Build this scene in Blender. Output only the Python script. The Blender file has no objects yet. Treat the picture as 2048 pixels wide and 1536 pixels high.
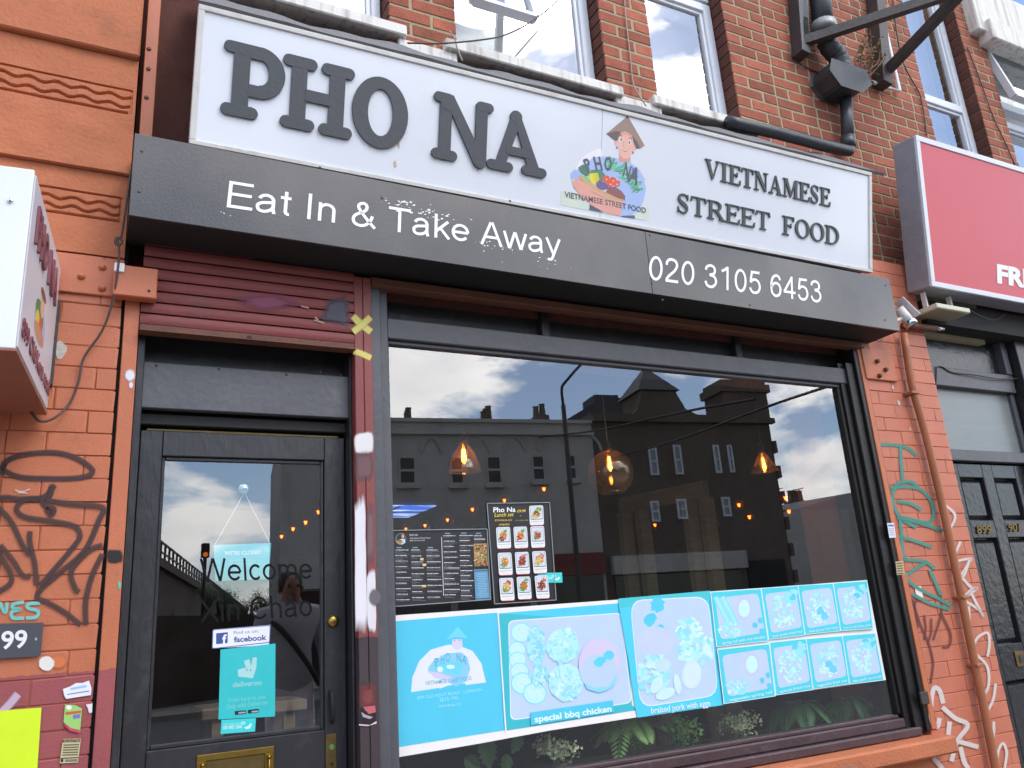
import bpy, bmesh, math, random
from mathutils import Vector, Matrix
random.seed(11)
sc = bpy.context.scene
COL = sc.collection

# ------------------------------------------------------------------ camera
RM = [[0.89095, -0.44905, -0.06756], [0.07007, 0.28293, -0.95658], [0.44867, 0.84753, 0.28354]]
FP, CD, CZ = 1632.99, 2.95, 1.35            # focal length (px of the 2048 px photo), distance to shop front, lens height
cam_d = bpy.data.cameras.new('camera'); cam = bpy.data.objects.new('camera', cam_d); COL.objects.link(cam)
r_, d_, f_ = (Vector(v) for v in RM)
cam.matrix_world = Matrix(((r_.x, -d_.x, -f_.x, 0), (r_.y, -d_.y, -f_.y, -CD), (r_.z, -d_.z, -f_.z, CZ), (0, 0, 0, 1)))
cam_d.sensor_width = 36; cam_d.lens = FP * 36 / 2048; cam_d.clip_start = .05; cam_d.clip_end = 2000
sc.camera = cam

# ------------------------------------------------------------------ sky, sun, exposure
SUN_EL, SUN_AZ = math.radians(50), math.radians(30)      # azimuth measured from the street side (-Y) towards +X
sdir = Vector((math.cos(SUN_EL) * math.sin(SUN_AZ), -math.cos(SUN_EL) * math.cos(SUN_AZ), math.sin(SUN_EL)))
w = bpy.data.worlds.new('World'); sc.world = w; w.use_nodes = True
nt = w.node_tree; N = nt.nodes; L = nt.links; N.clear()
wo = N.new('ShaderNodeOutputWorld'); bg = N.new('ShaderNodeBackground'); bg.inputs[1].default_value = .15
sky = N.new('ShaderNodeTexSky'); sky.sky_type = 'NISHITA'; sky.sun_disc = False
sky.sun_elevation = SUN_EL; sky.sun_rotation = math.radians(180 - 30); sky.air_density = 1.0; sky.dust_density = .5; sky.ozone_density = 2.6
tc = N.new('ShaderNodeTexCoord')
mp = N.new('ShaderNodeMapping'); mp.inputs['Scale'].default_value = (1, 1, 2.3); mp.inputs['Location'].default_value = (9.2, 1.5, 4.0)
no = N.new('ShaderNodeTexNoise'); no.inputs['Scale'].default_value = 3.2; no.inputs['Detail'].default_value = 9; no.inputs['Roughness'].default_value = .56; no.inputs['Distortion'].default_value = .25
cr = N.new('ShaderNodeValToRGB'); cr.color_ramp.elements[0].position = .48; cr.color_ramp.elements[1].position = .55
no2 = N.new('ShaderNodeTexNoise'); no2.inputs['Scale'].default_value = 5.5; no2.inputs['Detail'].default_value = 6
mp2 = N.new('ShaderNodeMapping'); mp2.inputs['Scale'].default_value = (1, 1, 2.6); mp2.inputs['Location'].default_value = (4.2, 1.1, .35)
cr2 = N.new('ShaderNodeValToRGB'); cr2.color_ramp.elements[0].position = .36; cr2.color_ramp.elements[1].position = .62
cr2.color_ramp.elements[0].color = (.68, .68, .71, 1); cr2.color_ramp.elements[1].color = (1, .98, .95, 1)
vd = N.new('ShaderNodeVectorMath'); vd.operation = 'DOT_PRODUCT'; vd.inputs[1].default_value = sdir
vm = N.new('ShaderNodeMath'); vm.operation = 'MAXIMUM'; vm.inputs[1].default_value = 0
vp = N.new('ShaderNodeMath'); vp.operation = 'POWER'; vp.inputs[1].default_value = 2
va = N.new('ShaderNodeMath'); va.operation = 'MULTIPLY_ADD'; va.inputs[1].default_value = 18; va.inputs[2].default_value = 5
vs = N.new('ShaderNodeVectorMath'); vs.operation = 'SCALE'
mx = N.new('ShaderNodeMix'); mx.data_type = 'RGBA'
L.new(tc.outputs['Generated'], mp.inputs[0]); L.new(mp.outputs[0], no.inputs['Vector']); L.new(no.outputs[0], cr.inputs[0])
L.new(tc.outputs['Generated'], mp2.inputs[0]); L.new(mp2.outputs[0], no2.inputs['Vector']); L.new(no2.outputs[0], cr2.inputs[0])
L.new(tc.outputs['Generated'], vd.inputs[0]); L.new(vd.outputs['Value'], vm.inputs[0]); L.new(vm.outputs[0], vp.inputs[0]); L.new(vp.outputs[0], va.inputs[0])
L.new(cr2.outputs[0], vs.inputs[0]); L.new(va.outputs[0], vs.inputs['Scale'])
L.new(cr.outputs[0], mx.inputs['Factor']); L.new(sky.outputs[0], mx.inputs[6]); L.new(vs.outputs[0], mx.inputs[7])
L.new(mx.outputs[2], bg.inputs[0]); L.new(bg.outputs[0], wo.inputs[0])
sun_d = bpy.data.lights.new('sun', 'SUN'); sun_d.energy = .65; sun_d.angle = math.radians(20); sun_d.color = (1, .965, .92)
sun = bpy.data.objects.new('sun', sun_d); COL.objects.link(sun); sun.rotation_euler = (-sdir).to_track_quat('-Z', 'Y').to_euler()
vw = sc.view_settings; vw.view_transform = 'Standard'; vw.look = 'None'; vw.gamma = 1; vw.exposure = .84; vw.use_curve_mapping = False

# ------------------------------------------------------------------ helpers
CAMP = Vector((0, -CD, CZ))
def ray(px, py):
    a, b = (px - 1024) / FP, (py - 768) / FP
    return r_ * a + d_ * b + f_
def at(px, py, y=0.0):                     # survey: the point of the plane Y = y seen at a photo position
    v = ray(px, py); return CAMP + v * ((y + CD) / v.y)
def on(px, py, P0, n):
    v = ray(px, py); return CAMP + v * ((P0 - CAMP).dot(n) / v.dot(n))
def proj(p):
    q = p - CAMP; z = q.dot(f_)
    return (1024 + FP * q.dot(r_) / z, 768 + FP * q.dot(d_) / z) if z > .05 else (-9999, -9999)
def s2l(v): v /= 255.; return v / 12.92 if v <= .04045 else ((v + .055) / 1.055) ** 2.4
def c(r, g, b): return (s2l(r), s2l(g), s2l(b), 1)

def tag(o, label=None, cat=None, group=None, kind=None):
    if label: o['label'] = label
    if cat: o['category'] = cat
    if group: o['group'] = group
    if kind: o['kind'] = kind
    return o
def empty(name, loc, label=None, cat=None, group=None, rz=0):
    o = bpy.data.objects.new(name, None); COL.objects.link(o); o.location = loc; o.rotation_euler = (0, 0, rz); o.empty_display_size = .1
    tag(o, label, cat, group)
    return o
def link(name, me, m, parent=None, smooth=False):
    o = bpy.data.objects.new(name, me); COL.objects.link(o)
    if m is not None and not me.materials: me.materials.append(m)
    if parent is not None:
        o.parent = parent
        if parent.type == 'EMPTY':
            o.matrix_parent_inverse = (Matrix.Translation(parent.location) @ parent.rotation_euler.to_matrix().to_4x4()).inverted()
    if smooth:
        for p in me.polygons: p.use_smooth = True
    return o

class MB:
    def __init__(s): s.v = []; s.f = []; s.c = []
    def poly(s, pts, col=None):
        i = len(s.v); s.v += [tuple(p) for p in pts]; s.f.append(list(range(i, i + len(pts)))); s.c.append(col); return s
    def box(s, x0, x1, y0, y1, z0, z1, ch=0.0):
        bm = bmesh.new(); bmesh.ops.create_cube(bm, size=1)
        for v in bm.verts: v.co = Vector(((x0 + x1) / 2 + v.co.x * (x1 - x0), (y0 + y1) / 2 + v.co.y * (y1 - y0), (z0 + z1) / 2 + v.co.z * (z1 - z0)))
        if ch: bmesh.ops.bevel(bm, geom=bm.edges[:], offset=ch, segments=1, affect='EDGES')
        return s.frombm(bm)
    def frombm(s, bm, mat=None):
        i = len(s.v); bm.verts.index_update()
        for v in bm.verts: s.v.append(tuple(mat @ v.co if mat else v.co))
        for f in bm.faces: s.f.append([i + v.index for v in f.verts]); s.c.append(None)
        bm.free(); return s
    def hexa(s, p):                     # 8 corner points: bottom 4 (ccw), top 4
        i = len(s.v); s.v += [tuple(q) for q in p]
        for a in ((0, 3, 2, 1), (4, 5, 6, 7), (0, 1, 5, 4), (1, 2, 6, 5), (2, 3, 7, 6), (3, 0, 4, 7)): s.f.append([i + k for k in a]); s.c.append(None)
        return s
    def prism(s, pts, vec, cap=True):  # polygon extruded along vec
        n = len(pts); i = len(s.v); vec = Vector(vec)
        s.v += [tuple(p) for p in pts] + [tuple(Vector(p) + vec) for p in pts]
        for k in range(n): s.f.append([i + k, i + (k + 1) % n, i + n + (k + 1) % n, i + n + k]); s.c.append(None)
        s.f.append([i + k for k in range(n)]); s.c.append(None)
        s.f.append([i + n + k for k in reversed(range(n))]); s.c.append(None)
        return s
    def bar(s, a, b, wd, ht, up=(0, 0, 1)):
        a = Vector(a); b = Vector(b); t = (b - a).normalized(); sd = t.cross(Vector(up)).normalized() * wd / 2; u = sd.cross(t).normalized() * ht / 2
        return s.hexa([a - sd - u, a + sd - u, b + sd - u, b - sd - u, a - sd + u, a + sd + u, b + sd + u, b - sd + u])
    def tube(s, pts, r, n=8, cap=True):
        pts = [Vector(p) for p in pts]; rs = r if isinstance(r, (list, tuple)) else [r] * len(pts)
        i = len(s.v); up = Vector((0, 0, 1))
        t0 = (pts[1] - pts[0]).normalized()
        nrm = t0.cross(up) if abs(t0.z) < .95 else t0.cross(Vector((1, 0, 0)))
        nrm.normalize()
        for k, p in enumerate(pts):
            t = (pts[min(k + 1, len(pts) - 1)] - pts[max(k - 1, 0)]).normalized()
            nrm = (nrm - t * nrm.dot(t)).normalized(); b = t.cross(nrm)
            for j in range(n):
                a = 2 * math.pi * j / n; s.v.append(tuple(p + (nrm * math.cos(a) + b * math.sin(a)) * rs[k]))
        for k in range(len(pts) - 1):
            for j in range(n):
                s.f.append([i + k * n + j, i + k * n + (j + 1) % n, i + (k + 1) * n + (j + 1) % n, i + (k + 1) * n + j]); s.c.append(None)
        if cap:
            s.f.append([i + j for j in reversed(range(n))]); s.c.append(None)
            e = i + (len(pts) - 1) * n; s.f.append([e + j for j in range(n)]); s.c.append(None)
        return s
    def lathe(s, prof, o=(0, 0, 0), n=20, axis='z', closed=False):
        i = len(s.v); o = Vector(o)
        for (r, h) in prof:
            for j in range(n):
                a = 2 * math.pi * j / n
                if axis == 'z': q = Vector((r * math.cos(a), r * math.sin(a), h))
                else: q = Vector((r * math.cos(a), h, r * math.sin(a)))
                s.v.append(tuple(o + q))
        for k in range(len(prof) - 1):
            for j in range(n):
                s.f.append([i + k * n + j, i + k * n + (j + 1) % n, i + (k + 1) * n + (j + 1) % n, i + (k + 1) * n + j]); s.c.append(None)
        return s
    def mesh(s, name):
        me = bpy.data.meshes.new(name); me.from_pydata(s.v, [], s.f); me.validate(); me.update()
        if any(k is not None for k in s.c) and len(me.polygons) == len(s.f):
            at_ = me.color_attributes.new('Col', 'FLOAT_COLOR', 'CORNER')
            for p, k in zip(me.polygons, s.c):
                for li in p.loop_indices: at_.data[li].color = k if k else (1, 1, 1, 1)
        return me
    def build(s, name, m, parent=None, smooth=False, label=None, kind=None, bevel=0):
        o = link(name, s.mesh(name), m, parent, smooth)
        if label: o['label'] = label
        if kind: o['kind'] = kind
        if bevel:
            b = o.modifiers.new('b', 'BEVEL'); b.width = bevel; b.segments = 2; b.limit_method = 'ANGLE'
        return o

# ------------------------------------------------------------------ materials
MATS = {}
def mat(name, col, rough=.6, var=.12, scale=6., bump=.0, bscale=60., metal=0., dirt=None, spec=.5, coat=0., stretch=None, rnd=0., streak=None):
    """procedural paint/stone/metal: base colour with cloudy variation, optional dirt patches, streaks and fine relief"""
    m = bpy.data.materials.new(name); m.use_nodes = True; t = m.node_tree; n = t.nodes; l = t.links
    b = n['Principled BSDF']; b.inputs['Roughness'].default_value = rough; b.inputs['Metallic'].default_value = metal
    b.inputs['Specular IOR Level'].default_value = spec
    if coat: b.inputs['Coat Weight'].default_value = coat; b.inputs['Coat Roughness'].default_value = .08
    g = n.new('ShaderNodeNewGeometry'); mp = n.new('ShaderNodeMapping'); l.new(g.outputs['Position'], mp.inputs[0])
    if stretch: mp.inputs['Scale'].default_value = stretch
    no = n.new('ShaderNodeTexNoise'); no.inputs['Scale'].default_value = scale; no.inputs['Detail'].default_value = 6; no.inputs['Roughness'].default_value = .62
    l.new(mp.outputs[0], no.inputs['Vector'])
    mr = n.new('ShaderNodeMapRange'); mr.inputs[1].default_value = .25; mr.inputs[2].default_value = .75; mr.inputs[3].default_value = 1 - var; mr.inputs[4].default_value = 1 + var
    l.new(no.outputs[0], mr.inputs[0])
    val = mr.outputs[0]
    if rnd:
        oi = n.new('ShaderNodeObjectInfo'); m2 = n.new('ShaderNodeMapRange'); m2.inputs[3].default_value = 1 - rnd; m2.inputs[4].default_value = 1 + rnd
        l.new(oi.outputs['Random'], m2.inputs[0]); mm = n.new('ShaderNodeMath'); mm.operation = 'MULTIPLY'; l.new(val, mm.inputs[0]); l.new(m2.outputs[0], mm.inputs[1]); val = mm.outputs[0]
    sv = n.new('ShaderNodeVectorMath'); sv.operation = 'SCALE'; sv.inputs[0].default_value = col[:3]; l.new(val, sv.inputs['Scale'])
    out = sv.outputs[0]
    if dirt:
        dc, am, ds = dirt
        nd = n.new('ShaderNodeTexNoise'); nd.inputs['Scale'].default_value = ds; nd.inputs['Detail'].default_value = 8; nd.inputs['Roughness'].default_value = .7
        l.new(g.outputs['Position'], nd.inputs['Vector'])
        rr = n.new('ShaderNodeValToRGB'); rr.color_ramp.elements[0].position = .55; rr.color_ramp.elements[1].position = .78
        l.new(nd.outputs[0], rr.inputs[0]); ml = n.new('ShaderNodeMath'); ml.operation = 'MULTIPLY'; ml.inputs[1].default_value = am; l.new(rr.outputs[0], ml.inputs[0])
        x = n.new('ShaderNodeMix'); x.data_type = 'RGBA'; l.new(ml.outputs[0], x.inputs[0]); l.new(out, x.inputs[6]); x.inputs[7].default_value = dc; out = x.outputs[2]
    if streak:
        dc, am, st = streak
        m3 = n.new('ShaderNodeMapping'); m3.inputs['Scale'].default_value = st; l.new(g.outputs['Position'], m3.inputs[0])
        nd = n.new('ShaderNodeTexNoise'); nd.inputs['Scale'].default_value = 1; nd.inputs['Detail'].default_value = 5; l.new(m3.outputs[0], nd.inputs['Vector'])
        rr = n.new('ShaderNodeValToRGB'); rr.color_ramp.elements[0].position = .5; rr.color_ramp.elements[1].position = .72
        l.new(nd.outputs[0], rr.inputs[0]); ml = n.new('ShaderNodeMath'); ml.operation = 'MULTIPLY'; ml.inputs[1].default_value = am; l.new(rr.outputs[0], ml.inputs[0])
        x = n.new('ShaderNodeMix'); x.data_type = 'RGBA'; l.new(ml.outputs[0], x.inputs[0]); l.new(out, x.inputs[6]); x.inputs[7].default_value = dc; out = x.outputs[2]
    l.new(out, b.inputs['Base Color'])
    if bump:
        nb = n.new('ShaderNodeTexNoise'); nb.inputs['Scale'].default_value = bscale; nb.inputs['Detail'].default_value = 5; l.new(mp.outputs[0], nb.inputs['Vector'])
        bu = n.new('ShaderNodeBump'); bu.inputs['Strength'].default_value = bump; bu.inputs['Distance'].default_value = .01; l.new(nb.outputs[0], bu.inputs['Height']); l.new(bu.outputs[0], b.inputs['Normal'])
    MATS[name] = m; return m
def split_paint(name, up, lo, zl, rough=.5, bump=.25, rnd=.05):
    """painted masonry: one paint above the height zl, another below (a real paint line)"""
    m = mat(name, up, rough, .08, 5, bump * .55, 120, rnd=rnd, dirt=(c(96, 62, 48), .45, 7))
    n = m.node_tree.nodes; l = m.node_tree.links; b = n['Principled BSDF']
    src = b.inputs['Base Color'].links[0].from_socket
    g = n.new('ShaderNodeNewGeometry'); sp = n.new('ShaderNodeSeparateXYZ'); l.new(g.outputs['Position'], sp.inputs[0])
    no = n.new('ShaderNodeTexNoise'); no.inputs['Scale'].default_value = 40; ad = n.new('ShaderNodeMath'); ad.operation = 'MULTIPLY_ADD'; ad.inputs[1].default_value = .014; l.new(g.outputs['Position'], no.inputs['Vector'])
    l.new(no.outputs[0], ad.inputs[0]); l.new(sp.outputs[2], ad.inputs[2])
    lt = n.new('ShaderNodeMath'); lt.operation = 'LESS_THAN'; lt.inputs[1].default_value = zl + .007; l.new(ad.outputs[0], lt.inputs[0])
    nv = n.new('ShaderNodeTexNoise'); nv.inputs['Scale'].default_value = 7; nv.inputs['Detail'].default_value = 5; l.new(g.outputs['Position'], nv.inputs['Vector'])
    mr = n.new('ShaderNodeMapRange'); mr.inputs[3].default_value = .8; mr.inputs[4].default_value = 1.2; l.new(nv.outputs[0], mr.inputs[0])
    sv = n.new('ShaderNodeVectorMath'); sv.operation = 'SCALE'; sv.inputs[0].default_value = lo[:3]; l.new(mr.outputs[0], sv.inputs['Scale'])
    x = n.new('ShaderNodeMix'); x.data_type = 'RGBA'; l.new(lt.outputs[0], x.inputs[0]); l.new(src, x.inputs[6]); l.new(sv.outputs[0], x.inputs[7]); l.new(x.outputs[2], b.inputs['Base Color'])
    return m
def attr_mat(name, rough=.5, alpha=False, var=.05, spec=.4):
    m = bpy.data.materials.new(name); m.use_nodes = True; n = m.node_tree.nodes; l = m.node_tree.links; b = n['Principled BSDF']
    b.inputs['Roughness'].default_value = rough; b.inputs['Specular IOR Level'].default_value = spec
    a = n.new('ShaderNodeAttribute'); a.attribute_name = 'Col'
    g = n.new('ShaderNodeNewGeometry'); no = n.new('ShaderNodeTexNoise'); no.inputs['Scale'].default_value = 14; no.inputs['Detail'].default_value = 5; l.new(g.outputs['Position'], no.inputs['Vector'])
    mr = n.new('ShaderNodeMapRange'); mr.inputs[3].default_value = 1 - var; mr.inputs[4].default_value = 1 + var; l.new(no.outputs[0], mr.inputs[0])
    sv = n.new('ShaderNodeVectorMath'); sv.operation = 'SCALE'; l.new(a.outputs['Color'], sv.inputs[0]); l.new(mr.outputs[0], sv.inputs['Scale']); l.new(sv.outputs[0], b.inputs['Base Color'])
    if alpha: l.new(a.outputs['Alpha'], b.inputs['Alpha'])
    MATS[name] = m; return m
def glass_mat(name, tint=(.93, .95, .94), ior=1.6, extra=.02, dust=None, wav=0.0, rough=0.0, dcol=(.6, .6, .6)):
    """clear pane: straight-through transmission plus Fresnel mirror reflection"""
    m = bpy.data.materials.new(name); m.use_nodes = True; n = m.node_tree.nodes; l = m.node_tree.links; n.clear()
    o = n.new('ShaderNodeOutputMaterial'); tr = n.new('ShaderNodeBsdfTransparent'); tr.inputs[0].default_value = (*tint, 1)
    gl = n.new('ShaderNodeBsdfGlossy'); gl.inputs['Roughness'].default_value = rough; gl.inputs[0].default_value = (.97, .98, 1, 1)
    fr = n.new('ShaderNodeFresnel'); fr.inputs[0].default_value = ior; ad = n.new('ShaderNodeMath'); ad.inputs[1].default_value = extra; l.new(fr.outputs[0], ad.inputs[0])
    gb = n.new('ShaderNodeNewGeometry'); iv = n.new('ShaderNodeMath'); iv.operation = 'SUBTRACT'; iv.inputs[0].default_value = 1; l.new(gb.outputs['Backfacing'], iv.inputs[1])
    mu = n.new('ShaderNodeMath'); mu.operation = 'MULTIPLY'; l.new(ad.outputs[0], mu.inputs[0]); l.new(iv.outputs[0], mu.inputs[1]); ad = mu
    if wav:
        g = n.new('ShaderNodeNewGeometry'); no = n.new('ShaderNodeTexNoise'); no.inputs['Scale'].default_value = 2.2; l.new(g.outputs['Position'], no.inputs['Vector'])
        bu = n.new('ShaderNodeBump'); bu.inputs['Strength'].default_value = wav; bu.inputs['Distance'].default_value = .01; l.new(no.outputs[0], bu.inputs['Height']); l.new(bu.outputs[0], gl.inputs['Normal'])
    x = n.new('ShaderNodeMixShader'); l.new(ad.outputs[0], x.inputs[0]); l.new(tr.outputs[0], x.inputs[1]); l.new(gl.outputs[0], x.inputs[2])
    out = x.outputs[0]
    if dust:
        df = n.new('ShaderNodeBsdfDiffuse'); df.inputs[0].default_value = (*dcol, 1)
        g = n.new('ShaderNodeNewGeometry'); no = n.new('ShaderNodeTexNoise'); no.inputs['Scale'].default_value = 5; no.inputs['Detail'].default_value = 9; no.inputs['Roughness'].default_value = .75; l.new(g.outputs['Position'], no.inputs['Vector'])
        mr = n.new('ShaderNodeMapRange'); mr.inputs[1].default_value = .4; mr.inputs[2].default_value = .8; mr.inputs[4].default_value = dust; l.new(no.outputs[0], mr.inputs[0])
        y = n.new('ShaderNodeMixShader'); l.new(mr.outputs[0], y.inputs[0]); l.new(out, y.inputs[1]); l.new(df.outputs[0], y.inputs[2]); out = y.outputs[0]
    l.new(out, o.inputs[0]); MATS[name] = m; return m
def emit(name, col, st):
    m = bpy.data.materials.new(name); m.use_nodes = True; n = m.node_tree.nodes; l = m.node_tree.links; n.clear()
    o = n.new('ShaderNodeOutputMaterial'); e = n.new('ShaderNodeEmission'); e.inputs[0].default_value = (*col[:3], 1); e.inputs[1].default_value = st; l.new(e.outputs[0], o.inputs[0]); MATS[name] = m; return m

ORANGE, BURG = c(188, 108, 74), c(150, 76, 78)
ZP = at(110, 1347).z
M = MATS
split_paint('orange_masonry', ORANGE, BURG, ZP)
mat('orange_render', c(182, 106, 70), .75, .14, 4, .4, 70, dirt=(c(104, 66, 50), .55, 5))
mat('orange_metal', c(188, 106, 70), .45, .08, 6, .1, 60)
mat('mortar_painted', c(150, 80, 52), .8, .1, 8)
mat('brick_red', c(158, 86, 64), .85, .2, 14, .5, 110, rnd=.28, dirt=(c(92, 58, 46), .7, 18))
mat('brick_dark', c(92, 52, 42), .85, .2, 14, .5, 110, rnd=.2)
mat('mortar', c(166, 154, 126), .95, .15, 20, .4, 120)
mat('stone_white', c(222, 218, 212), .7, .08, 8, .25, 60, streak=(c(120, 112, 104), .6, (26, 26, 1.5)))
mat('upvc', c(216, 220, 228), .35, .03, 4)
mat('charcoal_paint', c(82, 82, 88), .42, .14, 7, .18, 38, dirt=(c(120, 118, 118), .25, 9))
mat('black_paint', c(46, 45, 48), .34, .16, 6, .3, 34, stretch=(1, 1, .35), dirt=(c(104, 104, 110), .3, 12))
mat('black_matt', c(30, 29, 30), .7, .2, 6)
mat('fascia_grey', c(64, 64, 66), .17, .06, 5, .06, 140, streak=(c(120, 112, 108), .5, (1.1, 1, .8)))
mat('letter_grey', c(72, 74, 80), .55, .09, 9, .12, 60)
mat('letter_green', c(72, 76, 76), .5, .06, 9)
mat('letter_edge', c(92, 52, 44), .6, .1, 9)
mat('sign_white', c(226, 229, 237), .22, .025, 3, 0, 60, coat=.3, dirt=(c(198, 196, 196), .3, 3))
mat('alu_white', c(212, 208, 204), .4, .08, 7, .05, 60, dirt=(c(140, 128, 118), .45, 8))
mat('white_vinyl', c(238, 240, 242), .4, .02, 6)
mat('felt', c(120, 120, 122), .95, .5, 260, .8, 220)
mat('lead_dark', c(52, 50, 52), .7, .3, 14, .4, 40)
mat('burgundy', c(132, 64, 62), .6, .1, 8, .15, 60, dirt=(c(100, 72, 78), .5, 5))
mat('rust_brown', c(104, 62, 46), .6, .25, 9, .3, 60)
mat('plum', c(74, 56, 60), .4, .18, 8, .25, 50, dirt=(c(130, 126, 128), .4, 20))
mat('cast_iron', c(56, 58, 62), .4, .2, 10, .2, 60, dirt=(c(110, 108, 106), .35, 14))
mat('steel_dark', c(62, 56, 54), .55, .3, 16, .3, 60)
mat('brass', c(170, 140, 70), .32, .2, 18, .1, 60, metal=1.)
mat('brass_dark', c(120, 100, 62), .4, .25, 18, metal=.8)
mat('chrome', c(200, 205, 210), .18, .05, 8, metal=1.)
mat('pipe_brown', c(164, 100, 66), .5, .15, 6, .1, 60)
mat('cable_dark', c(74, 56, 54), .5, .1, 8)
mat('cable_pale', c(150, 140, 132), .5, .1, 8)
mat('red_acrylic', c(204, 84, 96), .35, .03, 3, spec=.3)
mat('cabinet_grey', c(150, 150, 160), .4, .12, 5, .1, 40, dirt=(c(92, 92, 100), .5, 4))
mat('paper', c(236, 232, 230), .5, .03, 6)
mat('plaster', c(198, 190, 182), .9, .2, 20, .4, 60)
mat('interior_dark', c(44, 42, 44), .8, .2, 3)
mat('interior_wood', c(186, 160, 130), .6, .2, 5, stretch=(1, 1, 6))
mat('pavement', c(128, 124, 118), .9, .12, 4, .3, 50)
mat('asphalt', c(70, 70, 72), .9, .2, 20, .4, 80)
mat('stucco', c(196, 192, 186), .85, .1, 2, .2, 30, streak=(c(120, 116, 112), .4, (1.2, 1.2, .2)))
mat('london_brick', c(106, 95, 84), .9, .25, 6, .3, 20)
mat('slate', c(70, 72, 78), .7, .2, 6)
mat('viaduct_brick', c(74, 58, 50), .9, .25, 2, .3, 10)
mat('leaf', c(136, 178, 98), .5, .3, 30, spec=.4)
mat('leaf_pale', c(222, 228, 184), .55, .25, 30)
mat('leaf_deep', c(92, 134, 82), .45, .3, 20)
mat('tree_leaf', c(70, 88, 48), .6, .4, 4)
mat('bark', c(70, 56, 44), .9, .3, 12)
mat('dry_stem', c(140, 110, 84), .8, .3, 30)
mat('clay_pot', c(58, 56, 58), .6, .2, 8)
mat('grey_cloth', c(168, 168, 174), .9, .12, 8, .3, 30)
mat('light_cloth', c(226, 228, 236), .9, .1, 8, .3, 30)
mat('skin', c(150, 108, 88), .6, .05, 8)
mat('hair', c(40, 32, 28), .6, .2, 40)
mat('galvanised', c(150, 152, 154), .5, .15, 6, metal=.4)
attr_mat('print'); attr_mat('spray', .55, True, .06)
glass_mat('shop_glass', (.94, .96, .95), 1.85, .10, dust=.005)
glass_mat('house_glass', (.8, .82, .82), 1.9, .27, wav=.12)
glass_mat('bulb_glass', (.95, .88, .76), 1.5, .17, dust=.11, dcol=(.78, .64, .48))
glass_mat('far_glass', (.25, .27, .3), 1.6, .05)
glass_mat('acrylic', (.9, .92, .92), 1.35, .01, dust=.05)
mat('frosted', c(122, 128, 128), .25, .08, 4, stretch=(1, 1, 7)); mat('gloss_black', c(44, 44, 48), .22, .2, 7, .25, 30)
mat('far_pane', c(40, 42, 46), .1, .2, 3, spec=.6); mat('blind_pane', c(150, 156, 166), .3, .1, 3)
mat('vinyl_black', c(13, 13, 14), .5, .05, 6, spec=.2); mat('deep_black', c(24, 22, 23), .45, .2, 8, .25, 30)
split_paint('pink_masonry', c(190, 110, 84), c(190, 110, 84), -5)
split_paint('post_paint', c(132, 64, 62), c(64, 52, 56), at(725, 1275).z); emit('filament', (1, .30, .04), 60); emit('filament_far', (1, .12, .008), 8)

# ------------------------------------------------------------------ text and flat print
TC = {}
def tmesh(s, bold=0.0):
    k = (s, bold)
    if k in TC: return TC[k]
    cu = bpy.data.curves.new('t', 'FONT'); cu.body = s; cu.size = 1; cu.resolution_u = 4; cu.offset = bold; cu.fill_mode = 'FRONT'
    o = bpy.data.objects.new('t', cu); COL.objects.link(o); bpy.context.view_layer.update()
    me = bpy.data.meshes.new_from_object(o.evaluated_get(bpy.context.evaluated_depsgraph_get()))
    vs = [(v.co.x, v.co.y) for v in me.vertices]; fs = [list(p.vertices) for p in me.polygons]
    bpy.data.objects.remove(o); bpy.data.curves.remove(cu); bpy.data.meshes.remove(me)
    TC[k] = (vs, fs); return TC[k]
CAP = None
def text_into(mb, s, pf, bl, br, tl, col=None, off=.0006, depth=0, bold=0.0, dirn=None):
    """flat lettering with its baseline from bl to br and cap height up to tl (photo positions on the surface pf)"""
    global CAP
    if CAP is None:
        v, _ = tmesh('E'); CAP = max(p[1] for p in v)
    vs, fs = tmesh(s, bold)
    if not vs: return mb
    x0 = min(v[0] for v in vs); x1 = max(v[0] for v in vs)
    O = pf(*bl, off); X = (pf(*br, off) - O) / (x1 - x0); Y = (pf(*tl, off) - O) / CAP
    P = [O + X * (v[0] - x0) + Y * v[1] for v in vs]
    i = len(mb.v); mb.v += [tuple(p) for p in P]
    for f in fs: mb.f.append([i + k for k in f]); mb.c.append(col)
    if depth:
        n = X.cross(Y).normalized() * depth; j = len(mb.v); mb.v += [tuple(p - n) for p in P]
        from collections import Counter
        ed = Counter(); od = {}
        for f in fs:
            for a, b in zip(f, f[1:] + f[:1]): k = (min(a, b), max(a, b)); ed[k] += 1; od[k] = (a, b)
        for k, q in ed.items():
            if q == 1: a, b = od[k]; mb.f.append([i + a, j + a, j + b, i + b]); mb.c.append(col)
    return mb
def plane_y(y): return lambda px, py, off=0.0: at(px, py, y - off)
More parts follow.
